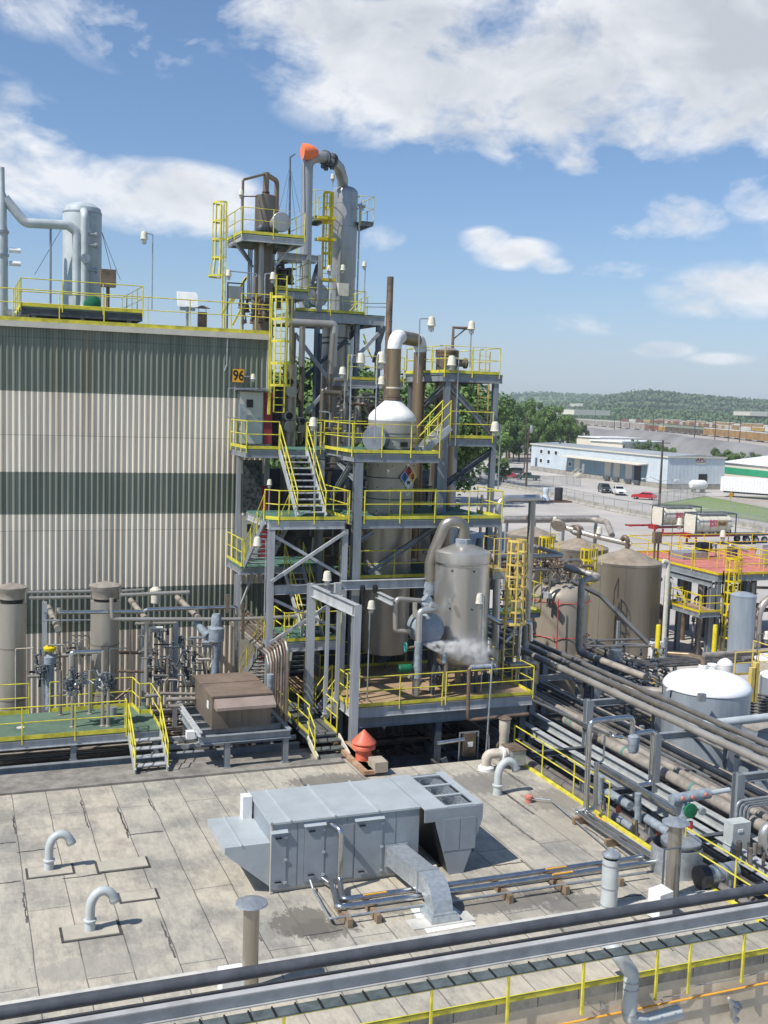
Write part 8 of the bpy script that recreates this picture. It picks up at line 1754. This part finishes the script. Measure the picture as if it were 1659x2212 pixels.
# ------------------------------------------------------------------ tank field
def conetank(g, xl, xr, yr, ya, z, label, m='tan_tank', rm='tan_roof', vent=True):
    c = PZ(g, (xl+xr)/2, yr, z); cx, cy, r = cyl(g, xl, xr, yr, c.y); t = T('storage_tank', label, 'tank', 'cone-roofed tanks'); za = zat(g, (xl+xr)/2, ya, cx, cy)
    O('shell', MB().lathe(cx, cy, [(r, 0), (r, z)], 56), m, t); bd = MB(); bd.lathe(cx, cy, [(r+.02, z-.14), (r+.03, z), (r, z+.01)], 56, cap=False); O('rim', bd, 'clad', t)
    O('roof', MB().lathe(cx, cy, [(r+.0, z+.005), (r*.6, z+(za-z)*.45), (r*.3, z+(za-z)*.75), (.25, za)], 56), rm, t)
    se = MB()
    for f in (.25, .5, .75): se.lathe(cx, cy, [(r+.006, z*f-.01), (r+.006, z*f+.01)], 56, cap=False)
    for k in range(8): an = k*.785+.2; se.tube([(cx+(r+.0)*math.cos(an), cy+r*math.sin(an), 0), (cx+r*math.cos(an), cy+r*math.sin(an), z)], .02, 4)
    O('seams', se, 'tan_tank', t)
    if vent: O('vent_pipe', MB().tube([(cx, cy, za-.05), (cx, cy, za+.6), (cx-.1, cy+.3, za+.8), (cx-.1, cy+.5, za+.5)], .16, 12, .3), 'pipe_brown', t)
    return cx, cy, r, za, t
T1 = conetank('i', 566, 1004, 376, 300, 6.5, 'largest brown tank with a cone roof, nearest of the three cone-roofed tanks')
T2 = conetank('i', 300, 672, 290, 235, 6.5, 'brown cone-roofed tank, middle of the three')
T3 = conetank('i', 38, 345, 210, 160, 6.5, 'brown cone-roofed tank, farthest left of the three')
def dometank():
    c = PZ('i', 370, 560, 6.6); cx, cy, r = cyl('i', 188, 552, 620, c.y); z = lambda y: zat('i', 370, y, cx, cy)
    t = T('dome_tank', 'tan dome-topped tank ringed by red pipe hoops beside the pipe rack', 'tank'); zs = z(600); zt = z(500)
    prof = [(r*.98, 0), (r, zs)]
    for i in range(1, 9): a = i*math.pi/18; prof.append((r*math.cos(a)**.75, zs+(zt-zs)*math.sin(a)))
    O('shell', MB().lathe(cx, cy, prof+[(.02, zt+.02)], 48), 'tan_tank_light', t)
    p = PZ('i', 268, 505, zt); mh = MB(); hx, hy, hz = cx-r*.42, cy-.1, zt-.12; mh.lathe(hx, hy, [(.42, hz-.2), (.42, hz+.12), (.5, hz+.13), (.5, hz+.2), (.3, hz+.27), (.02, hz+.28)], 24); O('manway', mh, 'clad', t)
    bt = MB(); [bt.tube([(hx+.46*math.cos(a), hy+.46*math.sin(a), hz+.08), (hx+.46*math.cos(a), hy+.46*math.sin(a), hz+.26)], .03, 5) for a in [i*.39 for i in range(16)]]; O('bolts', bt, 'steel_dark', t)
    for dx, dy in ((.1, -.6), (.35, .3), (.9, -.5)): O('nozzle', MB().lathe(cx+dx, cy+dy, [(.07, zt-.4), (.07, zt+.15), (.13, zt+.16), (.13, zt+.22)], 10), 'steel_dark', t)
    q = PY('i', 305, 590, cy-r-.1); O('lifting_lug', MB().box((q.x-.12, cy-r-.2, q.z-.15), (q.x+.12, cy-r+.3, q.z+.12)), 'steel_pale', t)
    for y, k in ((610, 1.09), (820, 1.09)):
        zz = z(y); hp = MB(); pts = [Vector((cx+r*k*math.cos(a), cy+r*k*math.sin(a), zz)) for a in [i*math.pi/4+.1 for i in range(9)]]; hp.tube(pts, .022, 6)
        for q in pts[:-1]: hp.tube([q, q+Vector((cx-q.x, cy-q.y, 0)).normalized()*.2+Vector((0,0,.12))], .025, 5)
        O('red_hoop', hp, 'red_rail', t)
    O('red_drop', MB().tube([PY('i',362,615,cy-r-.15), PY('i',350,945,cy-r-.15)], .03, 6), 'red_rail', t)
dometank()
def whitetank():
    c = PZ('i', 1288, 1130, 5.5); cx, cy, r = cyl('i', 1008, 1566, 1130, c.y); z = lambda y: zat('i', 1288, y, cx, cy)
    t = T('white_tank', 'silver tank with a bright white domed roof beside the pipe rack', 'tank'); zs, zt = z(1150), z(1062)
    O('shell', MB().lathe(cx, cy, [(r*.985, 0), (r*.985, zs)], 60), 'tank_silver', t); prof = [(r*1.005, zs-.05), (r*1.01, zs)]
    for i in range(1, 9): a = i*math.pi/16; prof.append((r*math.cos(a)**.9, zs+(zt-zs)*math.sin(a)))
    O('dome', MB().lathe(cx, cy, prof, 60), 'tank_white', t)
    n_ = MB(); n_.lathe(cx+.1, cy+.5, [(.16, zt-.3), (.16, zt+.15)], 14).lathe(cx+.6, cy+.5, [(.16, zt-.3), (.16, zt+.1), (.22, zt+.12), (.22, zt+.16)], 14); O('nozzles', n_, 'tank_white', t)
    O('dome_pipe', MB().tube([(cx+.1, cy+.5, zt+.1), (cx+.1, cy+.5, zt+.45), (cx-.4, cy+.8, zt+.55), (cx-1.0, cy+1.4, zt+.5)], .09, 12, .2), 'pipe_bronze', t)
    q = PY('i', 1250, 1200, cy-r-.02); O('lug', MB().box((q.x-.12, cy-r-.12, q.z-.3), (q.x+.14, cy-r+.1, q.z+.02)), 'galv', t)
    for s_ in (-1, 1): O('side_nozzle', MB().lathe(cy, zs-.05, [(.06, cx+s_*r), (.06, cx+s_*(r+.2))] if s_ > 0 else [(.06, cx-r-.2), (.06, cx-r)], 10, 'x'), 'white', t)
    return cx, cy, r
WT = whitetank()
def smalltank(g, xl, xr, yr, z, label, m, rm, dome=.25, yc=None):
    c = PZ(g, (xl+xr)/2, yr, z); cx, cy, r = cyl(g, xl, xr, yr, c.y); t = T('storage_tank', label, 'tank')
    O('shell', MB().lathe(cx, cy, [(r, 0), (r, z)], 36), m, t); O('dome', MB().lathe(cx, cy, [(r*1.02, z-.03), (r*1.02, z+.03), (r*.7, z+dome*.6), (r*.3, z+dome*.9), (.02, z+dome)], 36), rm, t); return t
smalltank('s', 888, 1182, 870, 5.0, 'pale silver tank under the red-decked platform with hoses down its side', 'tank_silver', 'tank_silver')
smalltank('i', 1575, 1790, 985, 4.6, 'white-topped tank at the right edge beyond the domed white tank', 'cream_dirty', 'tank_white', .3)
smalltank('i', 1345, 1445, 1015, 4.2, 'small white-topped tank just behind the domed white tank', 'white', 'tank_white', .3)
smalltank('i', 1610, 1900, 1090, 4.4, 'white tank with grey sides at the right edge', 'tank_silver', 'tank_white', .3)
smalltank('i', 1495, 1790, 1400, 4.6, 'beige flat-topped tank at the right edge in front of the rack', 'tank_silver', 'pipe_beige', .15)
# caged ladders on the cone tanks
for (g, x, y0, y1, Y, lb) in (('e', 612, 1055, 1166, T1[1]-T1[2]-.2, 'yellow caged ladder between the nearest and middle cone-roofed tanks'), ('e', 365, 985, 1100, T2[1]-T2[2]-.2, 'yellow caged ladder between the middle and farthest cone-roofed tanks')):
    p = PY(g, x, y0, Y); t = T('tank_ladder', lb, 'ladder'); ladder(t, p.x, Y, 0, p.z, PY(g, x, y1+80, Y).z, p.z-.05, m='yellow_new', r=.55, w=.5, flat=.1); q = PY(g, x+45, y0, Y); O('top_rail', MB().tube([(p.x+.5,Y+.4,p.z-1.2),(p.x+.5,Y+.4,p.z+.1),(p.x+1.3,Y+.4,p.z+.1),(p.x+1.3,Y+.4,p.z-1.2)], .03, 6), 'yellow_new', t)
# ------------------------------------------------------------------ red-decked platform
def red_platform():
    t = T('red_platform', 'red-decked steel platform with yellow railings beyond the big brown tank', 'platform'); z = 6.0
    f0 = PZ('s', 190, 490, z); f1 = PZ('s', 680, 650, z); bl = PZ('i', 925, 320, z); x0 = (f0.x+f1.x)/2; y0 = f1.y; y1 = y0+10.5; x1 = x0+16
    deck(t, x0, y0, x1, y1, z, 'red_deck', .4, 'steel'); O('edge_kerb', MB().box((x0-.03, y0-.03, z+.002), (x0+.05, y1, z+.14)).box((x0+.051, y0-.03, z+.002), (x1, y0+.05, z+.14)).box((x0+.051, y1-.05, z+.002), (x1, y1+.03, z+.14)), 'yellow_new', t)
    rail(t, [(x0, y0+2.8, z), (x0, y1, z), (x1, y1, z)], sp=2.4, r=.035, toe=0, m='yellow_new', h=1.3); rail(t, [(x0+1.6, y0, z), (x1, y0, z)], sp=2.2, r=.035, toe=0, m='yellow_new', h=1.3); rail(t, [(x0+5.2, y0+.1, z), (x0+5.2, y0+6.5, z)], sp=2.2, r=.035, toe=0, m='yellow_new', h=1.3); rail(t, [(x0+.2, y0+2.8, z), (x0+4, y0+2.8, z), (x0+4, y1-1, z)], sp=1.6, r=.03, toe=0, m='yellow_new', h=1.3)
    for x in (x0+.2, x0+5.5, x0+11):
        for y in (y0+.2, y0+4.2, y1-.3): column(t, x, y, 0, z-.46, .3, 'steel')
    fr = MB(); a = (x0-.35, y0+.3); fr.ibeam((x0-.3, y0+.2, z-.6), (x0-.3, y0+4.9, z-.6), .26, .4); O('portal_beam', fr, 'steel', t)
    for y in (y0+.2, y0+4.9): column(t, x0-.3, y, 0, z-.82, .36, 'steel')
    O('brace', MB().bar((x0-.3, y0+4.6, z-1), (x0-.3, y0+1.6, 2.9), .16, .16), 'steel_light', t)
    # lower landing
    zl = 3.75; l0 = PZ('s', 215, 960, zl); l1 = PZ('s', 545, 1060, zl); l2 = PZ('s', 740, 1060, zl); xl = (l0.x+l1.x)/2
    deck(t, xl, l1.y, xl+1.7, l0.y, zl, 'wood_deck', .3, 'steel'); rail(t, [(xl+1.7, l1.y, zl), (xl, l1.y, zl), (xl, l0.y, zl), (xl+1, l0.y, zl)], sp=1.5, r=.032, m='yellow_new'); rail(t, [(xl+.25, l1.y+.2, zl+.0), (xl+.25, l0.y, zl)], sp=1.5, r=.03, toe=0, m='yellow_new')
    # equipment on the deck
    for (x, y, sx, sy, sz, m) in ((x0+3.2, y0+7.4, 1.1, .8, .5, 'galv'), (x0+6.6, y0+2.4, .6, .5, 1.3, 'clad_light'), (x0+8, y0+3.5, .5, .5, .9, 'galv'), (x0+10.5, y0+7.5, .9, .4, .9, 'steel_light')):
        O('equipment_case', MB().box((x-sx, y-sy, z+.01), (x+sx, y+sy, z+sz)), m, t)
    for (x, y) in ((x0+4.6, y0+7.6), (x0+8.2, y0+2.2)): O('motor', MB().lathe(y, z+.75, [(.1,x-.6),(.38,x-.5),(.38,x+.5),(.1,x+.6)], 16, 'x'), 'black', t)
    cl = MB()
    for i in range(40): valve(cl, x0+RND.uniform(.8, 9), y0+RND.uniform(.5, 8), RND.uniform(1.5, 5.2), RND.uniform(1, 3))
    O('valves', cl, 'steel_dark', t, kind='stuff')
    for i in range(16): x = x0+RND.uniform(5.5, 13); y = y0+RND.uniform(1, 9); O('deck_pipe', MB().tube([(x,y,z),(x,y,z+RND.uniform(.4,1.1)),(x+RND.uniform(-1.2,1.2),y+RND.uniform(-.6,.6),z+.6)], RND.uniform(.05,.12), 8, .1), RND.choice(['galv','pipe','clad_light','steel_dark']), t)
    for i in range(26): x = x0+RND.uniform(.6, 9); y = y0+RND.uniform(.5, 9); h = RND.uniform(2.5, 5.4); O('pipe', MB().tube([(x,y,0),(x,y,h),(x+RND.uniform(-2,2),y+RND.uniform(-1,1),h)], RND.uniform(.06,.2), 10, .25), RND.choice(['pipe','pipe_dark','clad','galv','pipe_brown']), t)
    L = T('caged_ladder', 'bright yellow caged ladder climbing to the red-decked platform', 'ladder'); p = PZ('s', 795, 640, z); lx, ly = x0+1.0, y0-.1; ladder(L, lx, ly, 0, z+1.2, 1.9, z+1.15, m='yellow_new', w=.6, r=.55, flat=.09, out=(0,-1))
    for (a, b) in ((-.7, .9), (-.7, 2.0)): O('side_post', MB().bar((lx+a, ly-.05, b), (lx+a, ly-.05, z+.3), .06, .06), 'yellow_new', L)
    return x0, y0
RP = red_platform()
t = T('bent_pipe', 'large bent beige pipe at the right edge beside the silver tank', 'pipe'); O('pipe', MB().tube([PY('s',1180,1440,58), PY('s',1195,1100,58), PY('s',1235,980,58), PY('s',1330,900,58), PY('s',1500,850,58)], .26, 16, 1.2), 'clad_light', t)
# bright posts and white pipe
for (x, y0, y1, z, lb) in ((78, 1195, 1665, 3.0, 'yellow bollard post standing left among the pipes near the white pipe'), (715, 1195, 1500, 3.0, 'yellow bollard post below the red-decked platform')):
    q = PZ('s', x-10, y1, z); a = PY('s', x+10, y0, q.y); O('marker_post', MB().lathe(q.x, q.y, [(.13, 0), (.13, a.z-.05), (.1, a.z)], 14), 'yellow_new', label=lb, cat='post')
q = PY('s', 205, 500, 55); w = PY('s', 148, 1440, 55); O('white_downpipe', MB().tube([PY('s',145,490,55), (q.x, 55, q.z), (q.x, 55, w.z), (q.x, 55, 0)], .14, 12, .25), 'cream', label='tall cream-white pipe standing right of the largest brown tank', cat='pipe')
p = PZ('i', 965, 935, 3.5); t = T('sign_box', 'white box with a red strip beside the yellow post', 'box'); O('box', MB().box((p.x-.3, p.y-.1, p.z-.5), (p.x+.4, p.y+.3, p.z+.5)), 'white', t); O('strip', MB().box((p.x-.2, p.y-.115, p.z+.2), (p.x+.2, p.y-.101, p.z+.35)), 'red', t)
p = PZ('i', 712, 975, 4.2); t = T('floodlight', 'grey floodlight on a post among the pipes by the dome-topped tank', 'lamp'); O('housing', MB().box((p.x-.25, p.y-.2, p.z-.35), (p.x+.25, p.y+.2, p.z+.4)), 'galv', t); O('post', MB().tube([(p.x,p.y,0),(p.x,p.y,p.z-.35)], .05, 6), 'steel', t)
# yard pipes: loops, crossing runs, portals
def field_pipes():
    t = T('yard_pipework', 'low runs of grey and brown pipes spread between the tanks and the rack', 'pipework')
    P = lambda pts, r, m='pipe', b=.25: O('pipe', MB().tube(pts, r, 12, b), m, t)
    Z = lambda g, x, y, z: PZ(g, x, y, z)
    a = Z('i', 495, 490, 7.0); P([(a.x+2.2, a.y+.3, 7.0), (a.x, a.y, 7.0)] if 0 else [PY('i',400,415,44.5), PY('i',640,480,43), PY('i',505,492,43), PY('i',485,940,43), PY('i',485,940,43)+Vector((.8,-4.2,-.2))], .16, 'pipe_beige', .4)
    P([PY('i',180,350,44), PY('i',400,345,44), PY('i',175,275,46.5)], .1, 'clad_light'); P([PY('i',0,345,43.8), PY('i',180,350,44)], .1, 'clad_grey2')
    P([PY('i',440,500,47), PY('i',620,590,46.5), PY('i',920,890,45)], .12, 'clad', .1)
    # horizontal run crossing at the right, above the white tank
    y = Z('i', 1400, 950, 4.6).y; P([(Z('i',1250,955,4.6).x, y, 4.6), (62, y+.4, 4.6)], .13, 'pipe_beige'); P([(Z('i',1250,955,4.6).x+2, y-.5, 4.4), (62, y-.2, 4.4)], .12, 'pipe'); 
    for i in range(5): P([(27.5, y+.9+i*.35, 3.9), (41+i, y+.9+i*.35, 3.9)], .07+.02*(i % 2), RND.choice(['pipe','pipe_beige','pipe_dark']))
    for i in range(7): P([(27.3+i*.42, 30, 3.7), (27.3+i*.42, 56, 3.7)] if i not in (2, 3) else [(27.3+i*.42, 40, 3.9), (27.3+i*.42, 56, 3.9)], .06+.02*(i % 3), RND.choice(['pipe','pipe_beige','clad','pipe_dark']))
    for i in range(9): P([(30+i*.5, 42-i*.2, 3.3), (30+i*.5, 60, 3.3)], RND.uniform(.05,.1), RND.choice(['pipe','pipe_beige','clad','pipe_dark']))
    for (g, x0, y0, x1, y1, x2, y2) in (('i',520,900,600,870,880,860),('i',530,905,950,905,1000,960),('i',600,920,760,890,950,900)): P([Z(g,x0,y0,4), Z(g,x1,y1,4), Z(g,x2,y2,4)], .07, 'clad', .2); P([Z(g,x0,y0,4), Z(g,x0+400,y0+200,4)], .07, 'clad', .2)
    w = Z('j', 1150, 190, 5.0); P([Z('i',1180,1400,5.2), Z('i',1659,1345,5.2), Z('i',1900,1320,5.2)], .16, 'clad_grey2'); P([Z('i',700,1165,4.6), Z('i',1000,1190,4.6)], .2, 'pipe_beige'); P([Z('i',680,1110,4.6), Z('i',900,1080,4.6)], .05, 'pipe_beige')
    bx = MB()
    for i in range(70): q = Z('i', RND.uniform(520, 1050), RND.uniform(880, 1180), 3.9); valve(bx, q.x, q.y, RND.uniform(3.4, 4.3), RND.uniform(.7, 1.8))
    O('valves', bx, 'steel_dark', t, kind='stuff')
    for x in range(27, 42, 3):
        for y_ in range(38, 60, 5): O('support_post', MB().box((x-.08, y_-.08, 0), (x+.08, y_+.08, 3.25)), 'steel', t)
    # valve skid behind the dome tank and pipes over the tank roofs
    sk = MB()
    for i in range(80): q = PY('i', RND.uniform(0, 440), RND.uniform(360, 450), RND.uniform(50, 56)); valve(sk, q.x, q.y, q.z, RND.uniform(.8, 2)); 
    for i in range(26): q = PY('i', RND.uniform(-60, 150), RND.uniform(330, 850), RND.uniform(51, 54)); valve(sk, q.x, q.y, q.z, RND.uniform(1, 3))
    O('valve_skid', sk, 'pipe_brown', t, kind='stuff')
    for i in range(24): x = RND.uniform(0, 420); y0 = RND.uniform(350, 440); q = PY('i', x, y0, RND.uniform(50, 56)); P([q, q+Vector((RND.uniform(.5, 2.5), 0, 0)), q+Vector((RND.uniform(.5, 2.5), 0, -2))], RND.uniform(.04,.1), RND.choice(['clad','pipe','pipe_brown','clad_light']))
    P([PY('e',120,880,82), PY('e',670,876,84)], .16, 'clad_light'); P([PY('e',110,895,80), PY('e',640,890,82), PY('e',720,905,80), PY('e',750,985,78)], .26, 'pipe_beige', 1.5); 
    for x in (140, 300, 470, 660): q = PY('e', x, 900, 82); O('support_post', MB().box((q.x-.12, 82, 0), (q.x+.12, 82.2, q.z)), 'steel', t)
    P([PY('e',470,935,70), PY('e',640,985,68), PY('e',860,1035,66)], .2, 'clad_light', .6); P([PY('e',520,960,69), PY('e',800,1015,67)], .12, 'clad_grey2')
    for (x, y) in ((435,930),(540,955)): q = PY('e', x, y, 70); O('tilted_disc', MB().tube([q, q+Vector((.12,.1,.12))], .55, 16), 'pipe_beige', t)
    pl = T('access_platform', 'small yellow-railed platform between the caged ladder and the dome-topped tank', 'platform'); a = PY('i', 150, 700, 46); zz = a.z; deck(pl, a.x-1.6, 46, a.x+.9, 47.5, zz, 'green_grate', .2); rail(pl, [(a.x-1.6, 46, zz), (a.x+.9, 46, zz), (a.x+.9, 47.5, zz)], sp=.9, h=1.4)
    column(pl, a.x-.4, 46.6, 0, zz-.25, .3, 'steel_dark')
field_pipes()
# yellow stair structure and coil at the right edge
def right_edge():
    t = T('yellow_platform', 'yellow-railed access frame at the right edge beside the white tank', 'platform'); z = 4.9
    a = PZ('i', 1455, 1010, z); b = PZ('i', 1600, 985, z); rail(t, [(a.x, a.y, z-.6), (b.x+1, a.y, z-.6), (b.x+1, a.y+2, z-.6)], sp=1.6, m='cage_yellow', toe=.12, h=1.1, r=.035)
    for x0_, w, y0_, y1_ in ((1575, .12, 1040, 1250), (1597, .1, 1010, 1255)): q = PY('i', x0_, y0_, 37.0); O('post', MB().box((q.x-w, 37, PY('i',x0_,y1_,37).z), (q.x+w, 37.2, q.z)), 'cage_yellow', t)
    p = PZ('i', 1605, 1300, 3.0); h = MB()
    for i in range(8): h.tube([Vector((p.x+.55*math.cos(a_), p.y+.55*math.sin(a_), 2.6+i*.14)) for a_ in [k*math.pi/8 for k in range(17)]], .05, 6)
    O('hose_coil', h, 'rubber', label='stack of black hose coils at the right edge by the white tank', cat='hose')
right_edge()
for (g, fx, fy, tx, ty, Y, a, h, lb) in (('e',385,960,395,885,72,(.35,0),2.0,'cream lamp between the farthest and middle cone-roofed tanks'),('e',640,1075,650,945,64,(.35,0),2.2,'cream lamp on a pole between the middle and nearest cone-roofed tanks'),
    ('e',1090,1165,1105,895,66,(.6,0),2.4,'cream lamp on a brown pole in front of the nearer tank container'),('e',1420,1140,1430,965,64,(-.5,0),2.2,'cream lamp leaning left over the red-decked platform'),('i',1590,1340,1600,830,40,(.5,0),1.7,'large cream lamp on a brown pole at the right edge of the tank field')):
    lamp(lb, g, fx, fy, tx, ty, Y, a, h, m='pipe_brown', z0=0 if 'red-decked' not in lb else 6)
p = PY('e', 1010, 995, 63); t = T('control_station', 'small brown control box on a post at the corner of the red-decked platform', 'control box'); O('box', MB().box((p.x-.3, 62.8, p.z-.4), (p.x+.3, 63.1, p.z+.4)), 'pipe_brown', t); O('post', MB().box((p.x-.2, 62.9, 6), (p.x-.1, 63, p.z-.4)).box((p.x+.1, 62.9, 6), (p.x+.2, 63, p.z-.4)), 'pipe_brown', t)

# ------------------------------------------------------------------ air between here and the far hills
def haze():
    m = bpy.data.materials.new('haze'); m.use_nodes = True; nt = m.node_tree; n = nt.nodes; n.clear(); out = n.new('ShaderNodeOutputMaterial'); v = n.new('ShaderNodeVolumePrincipled')
    v.inputs['Color'].default_value = (.80, .90, 1, 1); v.inputs['Density'].default_value = .00011; v.inputs['Anisotropy'].default_value = .1; nt.links.new(v.outputs[0], out.inputs[1]); MT['haze'] = m
    O('haze', MB().box((-3200, -800, -1.2), (6200, 6700, 190)), 'haze', kind='stuff', label='thin pale haze filling the air out to the far hills', cat='haze', smooth=False)
haze()
S.cycles.volume_bounces = 3
finish()
